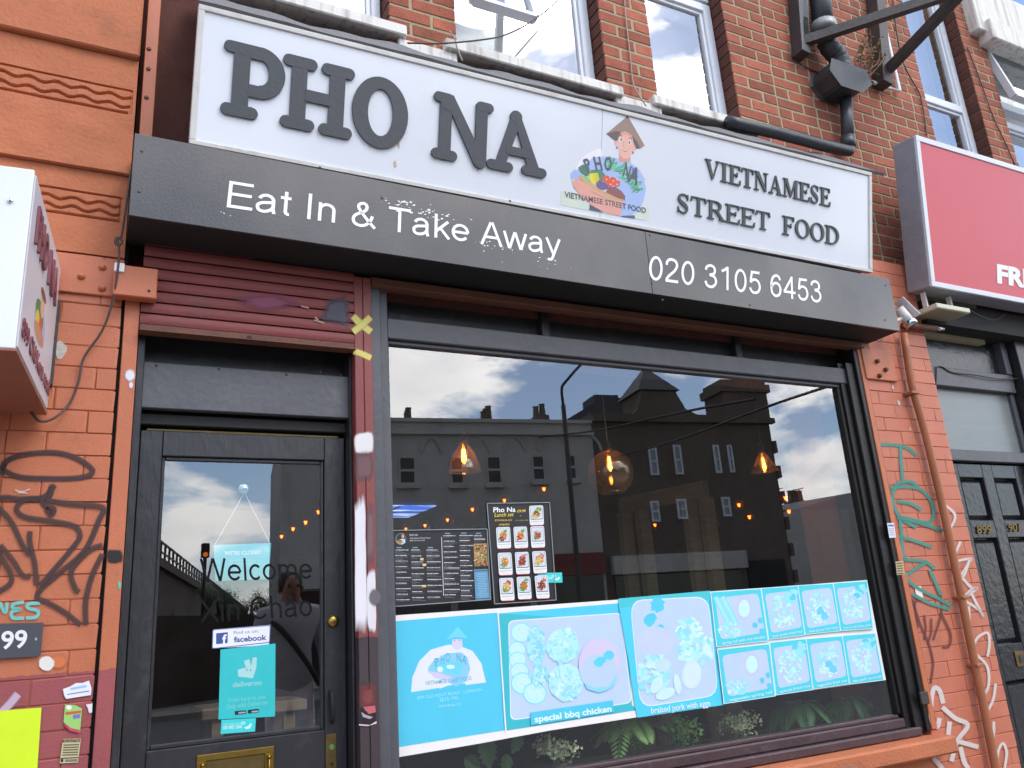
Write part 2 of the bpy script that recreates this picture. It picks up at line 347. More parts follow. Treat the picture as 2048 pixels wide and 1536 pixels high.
class Print(MB):
    """printed sheet: flat coloured shapes in thin layers on one surface, measured in photo positions (optionally of an enlarged crop)"""
    def __init__(s, pf, org=(0, 0), k=1.0): super().__init__(); s.pf = pf; s.org = org; s.k = k; s.l = 1
    def q(s, p): return (s.org[0] + p[0] / s.k, s.org[1] + p[1] / s.k)
    def w(s, p): return s.pf(*s.q(p), s.l * .00035)
    def shape(s, pts, col): s.poly([s.w(p) for p in pts], col); s.l += .025; return s
    def ell(s, cx, cy, rx, ry, col, n=18, rot=0, jag=0.0, sd=0):
        rr = random.Random(sd); P = []
        for j in range(n):
            a = 2 * math.pi * j / n; q = 1 + jag * (rr.random() * 2 - 1); x, y = rx * q * math.cos(a), ry * q * math.sin(a)
            P.append((cx + x * math.cos(rot) - y * math.sin(rot), cy + x * math.sin(rot) + y * math.cos(rot)))
        return s.shape(P, col)
    def quad(s, a, b, c_, d, col): return s.shape([a, b, c_, d], col)
    def rr(s, Q, r, col, n=4):
        """rounded quadrilateral; Q = four corners in order, r = corner fraction"""
        P = []
        for i in range(4):
            p, a, b = Vector(Q[i]), Vector(Q[i - 1]), Vector(Q[(i + 1) % 4])
            s0 = p + (a - p) * r; s1 = p + (b - p) * r
            for j in range(n + 1):
                t = j / n; P.append(tuple((s0 * (1 - t) + p * t) * (1 - t) + (p * (1 - t) + s1 * t) * t))
        return s.shape(P, col)
    def text(s, t, bl, br, tl, col, bold=0.0): text_into(s, t, s.pf, s.q(bl), s.q(br), s.q(tl), col, s.l * .00035, bold=bold); s.l += .025; return s
    def line(s, pts, wd, col):
        for a, b in zip(pts, pts[1:]):
            a = Vector(a); b = Vector(b); d = (b - a)
            if d.length < 1e-6: continue
            n = Vector((-d.y, d.x)).normalized() * wd / 2; e = d.normalized() * wd * .25
            s.poly([s.w(p) for p in (a - e + n, b + e + n, b + e - n, a - e - n)], col)
        s.l += .025; return s
def spline(pts, n=8):
    """Catmull-Rom through 2-D or 3-D points"""
    P = [Vector(p) for p in pts]; P = [P[0] * 2 - P[1]] + P + [P[-1] * 2 - P[-2]]; out = []
    for i in range(1, len(P) - 2):
        for j in range(n):
            t = j / n; a, b, c_, d = P[i - 1:i + 3]
            out.append(.5 * ((2 * b) + (c_ - a) * t + (2 * a - 5 * b + 4 * c_ - d) * t * t + (3 * b - a - 3 * c_ + d) * t ** 3))
    out.append(P[-2]); return out
def spray(name, strokes, pf, col, parent, wd, label=None, soft=.45, off=.0012, mt='spray'):
    """sprayed strokes: ribbons with feathered edges lying on the wall"""
    me_v, me_f, me_c = [], [], []
    for si, st in enumerate(strokes):
        w_ = wd
        if isinstance(st, tuple) and isinstance(st[0], (int, float)): w_, st = st
        P = spline(st, 7); n = len(P)
        for i, p in enumerate(P):
            d = (P[min(i + 1, n - 1)] - P[max(i - 1, 0)]); nr = Vector((-d.y, d.x)).normalized() if d.length > 1e-6 else Vector((0, 1))
            for k, al in ((-.5, 0), (-.5 + soft * .5, .86), (.5 - soft * .5, .86), (.5, 0)):
                q = p + nr * w_ * k; me_v.append(pf(q.x, q.y, off + si * .0002)); me_c.append((*col[:3], al * (0.0 if False else 1)))
        b = len(me_v) - n * 4
        for i in range(n - 1):
            for k in range(3): me_f.append([b + i * 4 + k, b + i * 4 + k + 1, b + i * 4 + 5 + k, b + i * 4 + 4 + k])
    me = bpy.data.meshes.new(name); me.from_pydata([tuple(v) for v in me_v], [], me_f); me.update()
    a = me.color_attributes.new('Col', 'FLOAT_COLOR', 'POINT')
    for i, k in enumerate(me_c): a.data[i].color = k
    o = link(name, me, M[mt], parent)
    if label: o['label'] = label
    return o
def blot(name, pts, pf, col, parent, label=None, off=.0012, feather=.3):
    """a filled sprayed patch with a feathered rim"""
    rj = random.Random(len(pts) * 7 + int(abs(pts[0][0])) + int(abs(pts[0][1]))); Q = [Vector(p) for p in pts]; m_ = len(Q); sm_ = []
    for i in range(m_):
        a, b, c_, d = Q[i - 1], Q[i], Q[(i + 1) % m_], Q[(i + 2) % m_]
        for j in range(4):
            t = j / 4; cat_ = .5 * ((2 * b) + (c_ - a) * t + (2 * a - 5 * b + 4 * c_ - d) * t * t + (3 * b - a - 3 * c_ + d) * t ** 3); sm_.append(b.lerp(c_, t).lerp(cat_, .6))
    c0 = sum(sm_, Vector((0, 0))) / len(sm_); pts = [tuple(c0 + (p - c0) * rj.uniform(.93, 1.05)) for p in sm_]; n = len(pts)
    V = [pf(c0.x, c0.y, off)] + [pf(*(c0 + (Vector(p) - c0) * (1 - feather)), off) for p in pts] + [pf(*p, off) for p in pts]
    F = [[0, 1 + i, 1 + (i + 1) % n] for i in range(n)] + [[1 + i, 1 + n + i, 1 + n + (i + 1) % n, 1 + (i + 1) % n] for i in range(n)]
    me = bpy.data.meshes.new(name); me.from_pydata([tuple(v) for v in V], [], F); me.update()
    a = me.color_attributes.new('Col', 'FLOAT_COLOR', 'POINT')
    for i in range(len(V)): a.data[i].color = (*col[:3], .95 if i <= n else 0)
    o = link(name, me, M['spray'], parent)
    if label: o['label'] = label
    return o
def circ(cx, cy, rx, ry=None, n=14): return [(cx + rx * math.cos(2 * math.pi * i / n), cy + (ry or rx) * math.sin(2 * math.pi * i / n)) for i in range(n)]

# ---- hand-drawn grotesque letters (monoline strokes) for the vinyl lettering
def _arc(cx, cy, rx, ry, a0, a1, n=16): return [(cx + rx * math.cos(math.radians(a0 + (a1 - a0) * i / n)), cy + ry * math.sin(math.radians(a0 + (a1 - a0) * i / n))) for i in range(n + 1)]
def _sp(*p): return [tuple(v) for v in spline(p, 5)]
GLY = {' ': (278, []), 'I': (278, [[(.139, 0), (.139, .716)]]), 'E': (667, [[(.62, .675), (.123, .675), (.123, .042), (.635, .042)], [(.123, .372), (.6, .372)]]), 'T': (611, [[(.02, .675), (.59, .675)], [(.305, .675), (.305, 0)]]),
 'A': (667, [[(.047, 0), (.316, .716)], [(.350, .716), (.62, 0)], [(.15, .25), (.52, .25)]]), 'W': (944, [[(.055, .716), (.235, 0)], [(.243, 0), (.465, .716)], [(.478, .716), (.697, 0)], [(.705, 0), (.89, .716)]]), 'X': (667, [[(.05, 0), (.615, .716)], [(.05, .716), (.615, 0)]]),
 'C': (722, [_arc(.385, .358, .292, .325, 38, 322, 26)]), 'n': (556, [[(.11, 0), (.11, .519)], _arc(.275, .325, .165, .15, 180, 0) + [(.44, 0)]]), 'h': (556, [[(.11, 0), (.11, .716)], _arc(.275, .325, .165, .15, 180, 0) + [(.44, 0)]]),
 'm': (833, [[(.11, 0), (.11, .519)], _arc(.2625, .335, .1525, .14, 180, 0) + [(.415, 0)], _arc(.5675, .335, .1525, .14, 180, 0) + [(.72, 0)]]),
 'a': (556, [_arc(.262, .335, .16, .143, 165, 0) + [(.422, .12), (.452, 0)], _sp((.422, .30), (.30, .283), (.16, .258), (.085, .2), (.075, .14), (.108, .065), (.19, .035), (.29, .05), (.38, .105), (.422, .18))]),
 'e': (556, [_arc(.283, .26, .205, .218, 0, 322, 24), [(.085, .262), (.488, .262)]]), 'o': (556, [_arc(.278, .26, .2, .218, 0, 360, 26)]), 'c': (500, [_arc(.268, .26, .19, .218, 42, 318, 22)]),
 't': (278, [[(.145, .66)] + [(.145, .13)] + _arc(.215, .12, .07, .078, 180, 285, 6), [(.02, .482), (.262, .482)]]), 'k': (500, [[(.108, 0), (.108, .716)], [(.108, .19), (.44, .519)], [(.225, .30), (.468, 0)]]),
 'w': (722, [[(.04, .519), (.187, 0)], [(.193, 0), (.354, .519)], [(.364, .519), (.527, 0)], [(.533, 0), (.685, .519)]]), 'y': (500, [[(.045, .519), (.255, .0)], [(.455, .519), (.262, .02)] + _sp((.25, -.02), (.2, -.135), (.145, -.165), (.07, -.16))]),
 'l': (222, [[(.111, 0), (.111, .716)]]), 'i': (222, [[(.111, 0), (.111, .519)], [(.111, .616), (.111, .716)]]),
 '&': (667, [_sp((.63, .0), (.44, .21), (.25, .46), (.2, .57), (.24, .65), (.32, .678), (.39, .64), (.41, .56), (.37, .47), (.26, .4), (.13, .31), (.085, .2), (.12, .09), (.23, .035), (.36, .05), (.46, .13), (.53, .25), (.555, .34))]),
 '0': (556, [_arc(.278, .353, .19, .32, 0, 360, 28)]), '1': (556, [[(.115, .555), (.24, .615), (.345, .70)], [(.335, 0), (.335, .716)]]), '2': (556, [_sp((.085, .50), (.1, .6), (.18, .668), (.28, .678), (.39, .64), (.445, .54), (.42, .44), (.33, .32), (.18, .19), (.085, .07)), [(.055, .042), (.5, .042)]]),
 '3': (556, [_sp((.085, .53), (.13, .63), (.25, .678), (.37, .645), (.42, .545), (.38, .44), (.22, .388)), _sp((.22, .388), (.38, .36), (.455, .26), (.45, .15), (.37, .06), (.26, .032), (.14, .07), (.075, .19))]),
 '4': (556, [[(.375, 0), (.375, .716)], [(.375, .68), (.055, .21)], [(.03, .205), (.52, .205)]]), '5': (556, [[(.46, .672), (.16, .672), (.105, .34)], _sp((.105, .345), (.19, .425), (.28, .445), (.4, .4), (.458, .28), (.455, .18), (.39, .075), (.27, .032), (.15, .07), (.08, .18))]),
 '6': (556, [_sp((.45, .54), (.4, .64), (.29, .678), (.17, .61), (.105, .46), (.09, .3), (.12, .13), (.2, .05), (.29, .032), (.41, .09), (.46, .22), (.42, .37), (.3, .435), (.18, .40), (.11, .3))])}
GLY['\u00e0'] = (556, GLY['a'][1] + [[(.19, .73), (.3, .58)]])
def grotesque(s, pf, bl, br, tl, m, parent, off=.0012, sw=.08):
    """each letter its own flat part, drawn with strokes of even width"""
    adv = sum(GLY[k][0] for k in s) / 1000 - .12; O = pf(*bl, off); X = (pf(*br, off) - O) / adv; Y = (pf(*tl, off) - O) / .716; nz = X.cross(Y).normalized(); x = -.06
    for ch in s:
        A, St = GLY[ch]
        if St:
            mb = MB()
            for si, P in enumerate(St):
                P = [Vector(p) for p in P]; n = len(P); Lf, Rt = [], []; closed = (P[0] - P[-1]).length < 1e-4
                for i, p in enumerate(P):
                    a = (P[i] - P[i - 1]).normalized() if i > 0 else ((P[-1] - P[-2]).normalized() if closed else (P[1] - P[0]).normalized()); b = (P[i + 1] - P[i]).normalized() if i < n - 1 else ((P[1] - P[0]).normalized() if closed else a)
                    t = (a + b).normalized(); nr = Vector((-t.y, t.x)); k = sw / 2 / max(.35, nr.dot(Vector((-a.y, a.x)))); Lf.append(p + nr * k); Rt.append(p - nr * k)
                f = lambda v: O + X * (x + v.x) + Y * v.y + nz * (si * .00015)
                for i in range(n - 1): mb.poly([f(Rt[i]), f(Rt[i + 1]), f(Lf[i + 1]), f(Lf[i])])
            mb.build('letter', m, parent)
        x += A / 1000

def islands(name, s, pf, bl, br, tl, m, parent, off, depth, bold):
    """raised lettering, every letter its own part"""
    vs, fs = tmesh(s, bold); par = list(range(len(vs)))
    def fd(i):
        while par[i] != i: par[i] = par[par[i]]; i = par[i]
        return i
    for f in fs:
        for k in f[1:]: par[fd(k)] = fd(f[0])
    g = {}
    for f in fs: g.setdefault(fd(f[0]), []).append(f)
    x0 = min(v[0] for v in vs); x1 = max(v[0] for v in vs)
    for key, ff in g.items():
        ids = sorted({k for f in ff for k in f}); mp_ = {k: i for i, k in enumerate(ids)}; a = min(vs[k][0] for k in ids); b = max(vs[k][0] for k in ids)
        TC[('#isl', key)] = ([vs[k] for k in ids], [[mp_[k] for k in f] for f in ff])
        mb = MB(); u0, u1 = (a - x0) / (x1 - x0), (b - x0) / (x1 - x0)
        L_ = lambda u: (bl[0] + (br[0] - bl[0]) * u, bl[1] + (br[1] - bl[1]) * u)
        q0 = L_(u0); TC[('#isl', 0.0)] = TC[('#isl', key)]
        text_into(mb, '#isl', pf, q0, L_(u1), (tl[0] + q0[0] - bl[0], tl[1] + q0[1] - bl[1]), None, off, depth); mb.build(name, m, parent)
# ================================================================== THE SETTING
def struct(name, mb, m): return tag(mb.build(name, M[m]), kind='structure')
struct('pavement', MB().box(-30, 40, -4.2, .6, -.3, -.0), 'pavement')
struct('road', MB().box(-120, 160, -140, -4.2, -.5, -.13), 'asphalt')
struct('far_pavement', MB().box(-30, 40, -24.5, -17.4, -.4, -.01), 'pavement')

# ---- painted brick pier builder
def brick_mesh(nm, sd, ch=.004):
    rr = random.Random(sd); bm = bmesh.new(); bmesh.ops.create_cube(bm, size=1)
    bmesh.ops.bevel(bm, geom=bm.edges[:], offset=.03, segments=1, affect='EDGES')
    for v in bm.verts: v.co += Vector((rr.uniform(-.008, .008), rr.uniform(-.012, .012), rr.uniform(-.02, .02)))
    mb = MB(); mb.frombm(bm); me = mb.mesh(nm); return me
BM = {}
def brick_set(key, m, n=6):
    BM[key] = []
    for i in range(n):
        me = brick_mesh('brick_' + key, len(key) * 13 + i); me.materials.append(M[m]); BM[key].append(me)
brick_set('red', 'brick_red'); brick_set('painted', 'orange_masonry'); brick_set('pink', 'pink_masonry')
def lay(parent, key, x0, x1, z0, z1, yf, course, joint, dep, phase=0, rnd=None, limit=None, pool=None, zref=None):
    """Flemish-like bond between x0 and x1; every brick its own object; returns rejects (outside the picture)"""
    rr = rnd or random.Random(3)
    zr = zref if zref is not None else z0
    k0 = math.floor((z0 - zr) / course); z = zr + k0 * course; row = k0
    while z < z1 - .01:
        x = x0; even = (row + phase) % 2 == 0; i = 0 if even else 1
        seq = []
        while x < x1 - .02:
            ln = (.225 if i % 2 == 0 else .112) * rr.uniform(.97, 1.03)
            if x1 - (x + ln) < .06: ln = x1 - x
            seq.append((x, x + ln)); x += ln; i += 1
        for (a, b) in seq:
            la, lb = a + (joint / 2 if a > x0 + .001 else 0), b - (joint / 2 if b < x1 - .001 else 0)
            za, zb = max(z, z0) + joint / 2, min(z + course, z1) - joint / 2
            if zb - za < .015: continue
            cen = Vector(((la + lb) / 2, yf + dep / 2 + rr.uniform(-.0012, .0012), (za + zb) / 2))
            pool.append((cen, Vector((lb - la, dep, zb - za)), key))
        z += course; row += 1
def place_bricks(parent, pool, m_key, limit=300, rnd=None):
    rr = rnd or random.Random(5); vis, rest = [], []
    for (cen, sz, key) in pool:
        p = proj(cen + Vector((0, -sz.y / 2, 0)))
        (vis if -40 < p[0] < 2090 and -30 < p[1] < 1570 else rest).append((cen, sz, key, (cen - CAMP).length))
    vis.sort(key=lambda t: t[3] / t[1].x); rest += vis[limit:]; vis = vis[:limit]
    for (cen, sz, key, d) in vis:
        me = rr.choice(BM[key]); o = link('brick', me, None, parent)
        o.location = cen; o.scale = sz; o.rotation_euler = (0, rr.uniform(-.006, .006), 0)
    if rest:
        mb = MB()
        for (cen, sz, key, d) in rest: mb.box(cen.x - sz.x / 2, cen.x + sz.x / 2, cen.y - sz.y / 2, cen.y + sz.y / 2, cen.z - sz.z / 2, cen.z + sz.z / 2)
        o = mb.build('brickwork', BM[m_key][0].materials[0], parent, kind='stuff')

CR = .0757
# ---- left pier
pl = empty('painted_pier', (-.4, 0, 0), 'orange painted brick pier with black spray tags left of the shop door', 'pier')
ZB = at(237, 614).z; ZTOP = at(240, 518).z
MB().box(-1.6, .041, .003, .6, 0, ZTOP, 0).build('mortar_core', M['mortar_painted'], pl)
pool = []; lay(pl, 'painted', -1.6, .045, 0, ZTOP, 0, CR, .0034, .05, 0, random.Random(4), pool=pool, zref=ZB - 40 * CR)
place_bricks(pl, pool, 'painted')
def wavy_block(name, x0, x1, za, zb, yf, lines, m, xs=-.62):
    """render block whose street face carries incised straight and wavy grooves (true relief)"""
    nx = int((x1 - xs) / .0032); nz = int((zb - za) / .0032); V = []; F = []
    for j in range(nz + 1):
        z = za + (zb - za) * j / nz
        for i in range(nx + 1):
            x = xs + (x1 - xs) * i / nx; d = 0
            for (zc, amp, wid, xe) in lines:
                if x < xe:
                    zz = zc + amp * math.sin(2 * math.pi * (x - .02) / .086); q = abs(z - zz) / wid
                    if q < 1: d = max(d, .013 * (1 - q * q))
            xe = lines[0][3]
            if abs(x - xe) < .004 and lines[-1][0] < z < lines[0][0]: d = max(d, .005)
            e = .0015 * math.sin(x * 23 + z * 31) * math.sin(z * 17 - x * 11)
            V.append((x, yf + d + e, z))
    for j in range(nz):
        for i in range(nx): a = j * (nx + 1) + i; F.append((a, a + 1, a + nx + 2, a + nx + 1))
    mb = MB(); mb.v = V; mb.f = [list(f) for f in F]; mb.c = [None] * len(F)
    # right end, underside and top of the block
    i0 = len(mb.v); r0 = [j * (nx + 1) + nx for j in range(nz + 1)]
    for k in r0: x, y, z = mb.v[k]; mb.v.append((x, .6, z))
    for t in range(nz): mb.f.append([r0[t], i0 + t, i0 + t + 1, r0[t + 1]]); mb.c.append(None)
    for row in (0, nz):
        b = len(mb.v)
        for i in range(nx + 1): x, y, z = mb.v[row * (nx + 1) + i]; mb.v.append((x, .6, z))
        for i in range(nx): mb.f.append([row * (nx + 1) + i, row * (nx + 1) + i + 1, b + i + 1, b + i]); mb.c.append(None)
    mb.box(-1.6, xs - .0005, yf, .6, za, zb)
    return mb.build(name, M[m], pl, smooth=False)
ZL2, ZL1 = at(250, 353).z, at(262, 126).z
def zz(x, y): return at(x / 2.954, y / 2.954).z
wavy_block('render_block', -1.6, .043, ZTOP + .004, ZL2 - .003, -.004, [(zz(600, 1155), 0, .0042, .02), (zz(600, 1205), .0065, .0060, .02), (zz(600, 1255), .0065, .0060, .02), (zz(600, 1293), 0, .0042, .02)], 'orange_render')
wavy_block('render_block', -1.6, .043, ZL2, ZL1 - .003, -.024, [(zz(600, 524), 0, .0045, .028), (zz(600, 568), .0065, .0064, .028), (zz(600, 622), .0065, .0064, .024), (zz(600, 661), 0, .0048, .02)], 'orange_render')
MB().box(-1.6, .045, -.05, .6, ZL1, 5.2, .006).build('render_block', M['orange_render'], pl)
# shutter guide strip beside the pier, lower run painted in both colours, upper run beside the sign
MB().box(.056, .104, -.006, .03, .14, at(250, 600).z + .03, .002).build('guide_strip', M['orange_masonry'], pl)
MB().box(.046, .056, .03, .05, .14, 3.2).build('guide_slot', M['black_matt'], pl)
st = MB().box(.062, .108, .02, .05, 2.9, 4.4, .002).build('guide_strip', M['orange_metal'], pl)
for px, py in ((298, 98), (297, 138), (293, 195)):
    q = at(px, py, .02); MB().lathe([(.0, -.006), (.007, -.005), (.009, 0)], (q.x, .02, q.z), 8, 'y').build('screw', M['rust_brown'], st)
# fixing plate with rivets, box cap
fp = MB().box(at(146, 0).x - .0, at(232, 560).x, -.012, .002, at(190, 592).z, at(190, 519).z, .003).build('fixing_plate', M['orange_metal'], pl)
for px, py in ((163, 553), (205, 535), (204, 577)):
    q = at(px, py, -.012); MB().lathe([(0, -.014), (.006, -.013), (.011, -.007), (.013, 0)], (q.x, -.012, q.z), 10, 'y').build('rivet', M['orange_metal'], fp, smooth=True)
for a, b in (((119, 548), 13), ((121, 700), 12), ((122, 574), 8)):
    q = at(*a, 0); rr = random.Random(b); pts = [(q.x + b * .0017 * rr.uniform(.7, 1.2) * math.cos(t * .63), -.003, q.z + b * .0026 * rr.uniform(.7, 1.2) * math.sin(t * .63)) for t in range(10)]
    MB().prism(pts, (0, .004, 0)).build('plaster_patch', M['plaster'], pl)
W0 = plane_y(0); BLK = c(66, 48, 48)
spray('graffiti_tag', [[(2, 950), (10, 925), (45, 910), (105, 905), (150, 915), (184, 938), (175, 952), (140, 957), (90, 957), (40, 954), (8, 940), (10, 925)],
    [(-20, 1003), (8, 995), (45, 998), (85, 995), (98, 985), (104, 973), (110, 978)], [(104, 975), (100, 990), (84, 1000), (92, 1012), (108, 1018), (102, 1030), (92, 1016)],
    [(92, 1000), (140, 1008), (205, 1015), (198, 1040), (170, 1100), (120, 1145), (85, 1175), (75, 1195), (95, 1205), (130, 1225), (162, 1250)],
    [(78, 998), (48, 1000), (33, 1018), (50, 1034), (100, 1042), (148, 1052), (160, 1070), (150, 1090), (112, 1135), (80, 1172)],
    [(205, 1090), (180, 1100), (150, 1130), (142, 1150), (150, 1175), (158, 1185)], [(205, 1108), (185, 1150), (172, 1200), (172, 1250)],
    [(60, 1062), (60, 1085), (70, 1130), (73, 1170)], [(-20, 1000), (20, 1040), (45, 1090), (60, 1110)], [(0, 1090), (25, 1120), (45, 1150), (62, 1152)], [(-10, 1100), (18, 1140), (22, 1165), (-5, 1185)]],
    W0, BLK, pl, 14, 'black sprayed scrawl tag', off=.004)
blot('graffiti_tag', [(212, 1100), (244, 1098), (246, 1125), (214, 1127)], plane_y(-.006), c(40, 34, 36), pl, 'black sprayed patch on the strip', off=.002)
spray('graffiti_tag', [[(0, 1205), (10, 1225), (15, 1205)], [(48, 1204), (28, 1208), (26, 1216), (40, 1219), (24, 1224), (26, 1236), (48, 1236)], [(80, 1206), (58, 1208), (56, 1216), (76, 1222), (72, 1234), (52, 1236)]], W0, c(112, 196, 190), pl, 8, 'turquoise sprayed letters VES', soft=.25, off=.004)
blot('paint_spot', circ(93, 1327, 17, 16), W0, c(226, 220, 214), pl, 'white paint spot', off=.004, feather=.15)
blot('paint_spot', circ(116, 1324, 22, 16), W0, c(206, 116, 70), pl, off=.003, feather=.4)
blot('paint_spot', circ(260, 751, 12, 14), plane_y(-.006), c(226, 228, 236), pl, 'white paint spot on the strip', off=.002, feather=.4)
blot('paint_spot', circ(262, 770, 5, 8), plane_y(-.006), c(222, 226, 234), pl, off=.0025, feather=.4)
spray('graffiti_tag', [[(-5, 1432), (18, 1410), (36, 1388)]], W0, c(200, 176, 196), pl, 20, 'pale lilac sprayed bar', off=.004)
spray('graffiti_tag', [[(30, 980), (45, 983), (60, 978)], [(35, 985), (55, 986)]], W0, c(210, 196, 190), pl, 3, off=.004)
blot('paint_spot', [(236, 1160), (242, 1165), (241, 1180), (236, 1176)], plane_y(-.006), c(90, 190, 170), pl, off=.002)

# ---- upper brick storey
bb = empty('brick_building', (2.5, .1, 3.5), 'red brick upper storey with white framed windows above the shop signs', 'building')
YW = .10; ZS = 4.03
OPEN = [(-.1, 1.095), (1.442, 2.328), (2.668, 3.274), (5.13, 5.775), (6.08, 7.2)]
piers = [(.05, -.1), (1.095, 1.442), (2.328, 2.668), (3.274, 5.13), (5.775, 6.08)]
pool = []; rr = random.Random(8)
ZR = at(1240 + 1100 / 5.12, 125 / 5.12, YW).z
for i, (a, b) in enumerate(piers[1:]):
    lay(bb, 'red', a, b, 3.2 if i > 1 else 3.9, 6.4, YW, CR, .0155, .115, i, rr, pool=pool, zref=ZR)
    MB().box(a + .006, b - .006, YW + .0035, .6, 2.9, 6.4).build('mortar_core', M['mortar'], bb)
lay(bb, 'red', 5.13, 5.775, 3.2, at(1905, 300, YW).z - .35, YW, CR, .0155, .115, 0, rr, pool=pool, zref=ZR)
place_bricks(bb, pool, 'red', 300)
for a in (1.095, 2.328, 3.274, 5.775):     # reveal bricks on each pier's left return, their shade put into the colour
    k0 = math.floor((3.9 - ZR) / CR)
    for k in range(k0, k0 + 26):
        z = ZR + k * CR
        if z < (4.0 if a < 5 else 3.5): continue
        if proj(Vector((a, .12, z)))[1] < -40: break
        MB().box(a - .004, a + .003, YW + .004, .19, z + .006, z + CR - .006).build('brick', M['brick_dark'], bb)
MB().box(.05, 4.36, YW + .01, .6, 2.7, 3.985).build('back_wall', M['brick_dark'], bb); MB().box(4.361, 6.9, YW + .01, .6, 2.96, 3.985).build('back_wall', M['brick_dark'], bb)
def sill(x0, x1, ztop, th=.06, yo=.05):
    return MB().box(x0, x1, yo, .4, ztop - th, ztop, .006).build('sill', M['stone_white'], bb)
zs = lambda px, py: at(px, py, .05).z
sill(at(380, 0, .05).x - .3, at(815, 70, .05).x, zs(815, 50)); sill(at(893, 85, .05).x, at(1248, 180, .05).x, zs(893, 73)); sill(at(1308, 190, .05).x, at(1521, 235, .05).x, zs(1308, 187))
MB().box(1.13, 1.43, .075, .4, 3.80, 4.03, .006).build('sill_upstand', M['stone_white'], bb)
MB().box(2.355, 2.66, .075, .4, 3.80, 4.05, .006).build('sill_upstand', M['stone_white'], bb)
def window(x0, x1, z0, z1, yf=.19, fw=.05, transom=None, lab=None, fl=None, back='paper', stiles=True):
    """white plastic window set back in the brick reveal: frame, glazing beads, pane"""
    f = MB()
    fl = fw if fl is None else fl
    f.box(x0, x0 + fl, yf, yf + .07, z0, z1, .004); f.box(x1 - fw, x1, yf, yf + .07, z0, z1, .004)
    f.box(x0 + fl, x1 - fw, yf, yf + .07, z0, z0 + fw, .004); f.box(x0 + fl, x1 - fw, yf, yf + .07, z1 - fw, z1, .004)
    if transom: f.box(x0 + fl, x1 - fw, yf, yf + .07, transom - fw / 2, transom + fw / 2, .004)
    wn = f.build('window', M['upvc'], bb, label=lab)
    zs_ = [(z0 + fw, (transom - fw / 2) if transom else z1 - fw)] + ([(transom + fw / 2, z1 - fw)] if transom else [])
    for a, b in zs_:
        g = MB(); q = .022
        for (p, r, s, t) in ((x0 + fl, x0 + fl + q, a, b), (x1 - fw - q, x1 - fw, a, b), (x0 + fl + q, x1 - fw - q, a, a + q), (x0 + fl + q, x1 - fw - q, b - q, b)): g.box(p, r, yf + .015, yf + .06, s, t, .002)
        g.build('casement', M['upvc'], wn)
        MB().box(x0 + fl + q, x1 - fw - q, yf + .03, yf + .038, a + q, b - q).build('pane', M['house_glass'], wn)
    MB().box(x0 - .05, x1 + .05, yf + .2, yf + .22, z0 - .1, z1).build('blind', M[back], wn)
    return wn
window(-.1, 1.085, ZS - .02, 6.2, lab='window at the left over the letters P and H', fw=.045)
window(1.35, 2.318, ZS - .02, 6.2, lab='window over the letters N and A', fw=.06)
window(2.6, 3.264, ZS + .02, at(1300, 0, .19).z + .12, lab='window over the logo', fw=.06)
window(2.6, 3.264, at(1300, 0, .19).z + .14, 6.2, fw=.05)
wr = window(5.05, 5.76, 3.6, 6.2, transom=at(1852, 195, .19).z, lab='window between the two cables', fw=.06)
window(6.08, 7.2, 3.6, at(2035, 250, .19).z, lab='window at the right edge', fw=.06)
window(6.08, 7.2, at(2035, 250, .19).z + .12, 6.2, fw=.06)
def vent(x0, x1, zt, h, out, y=.17, mname='upvc'):
    """top-hung vent pushed open towards the street"""
    t = MB(); a = Vector((x0, y, zt)); b = Vector((x1, y, zt)); dn = Vector((0, -out, -h)); n = Vector((0, .03, 0)); fw = .05
    u = dn.normalized()
    def br(p, q): t.bar(p, q, .03, fw, up=(0, -1, .3))
    L_ = (a + u * fw / 2, b + u * fw / 2); B_ = (a + dn, b + dn)
    br(*L_); br(*B_); br(a, a + dn); br(b, b + dn)
    v = t.build('open_vent', M[mname], bb)
    p = MB(); p.hexa([a + dn + n * .2, b + dn + n * .2, b + dn + n * .5, a + dn + n * .5, a + n * .2, b + n * .2, b + n * .5, a + n * .5]); p.build('pane', M['house_glass'], v)
q0, q1 = at(962, 0, -.05), at(1073, 33, -.05)
vent(1.50, at(1073, 33, -.02).x, 4.95, 4.95 - at(1073, 33, -.02).z, .17)
q1 = at(1937, 262, .0)
vent(6.12, 7.0, at(2000, 95, .17).z, at(2000, 95, .17).z - at(2020, 190, .02).z, .15)
MB().box(5.9, 7.4, .02, .12, at(1960, 62, .04).z, at(1960, 20, .04).z + .25, .01).build('lintel', M['stone_white'], bb)
MB().box(6.0, 7.4, -.02, .12, at(1980, 75, .0).z, at(1980, 40, 0).z, .008).build('lintel', M['stone_white'], bb)

# ---- right pier
pr = empty('painted_pier', (4.05, 0, 0), 'orange painted brick pier with turquoise and white tags right of the shop window', 'pier')
XR0, XR1 = 3.748, 4.372
ZRT = 3.3
MB().box(XR0 + .004, XR1 - .004, .003, .6, 0, ZRT).build('mortar_core', M['mortar_painted'], pr)
pool = []; lay(pr, 'pink', XR0, XR1, 0, ZRT, 0, CR, .0034, .05, 1, random.Random(9), pool=pool, zref=at(1680 + 690 / 3.07, 560 + 1107 / 3.07).z - 30 * CR)
place_bricks(pr, pool, 'pink')
MB().box(XR0 - .001, XR0 + .036, -.008, .0, at(1866, 1458).z, at(1722, 705).z + .05, .002).build('guide_strip', M['orange_metal'], pr)
MB().box(XR0 + .0365, XR0 + .042, -.003, .003, .72, 2.62).build('guide_slot', M['black_matt'], pr)
fp = MB().box(at(1722, 720).x, at(1782, 720).x, -.016, .0, at(1745, 760).z, at(1745, 700).z, .003).build('fixing_plate', M['orange_metal'], pr)
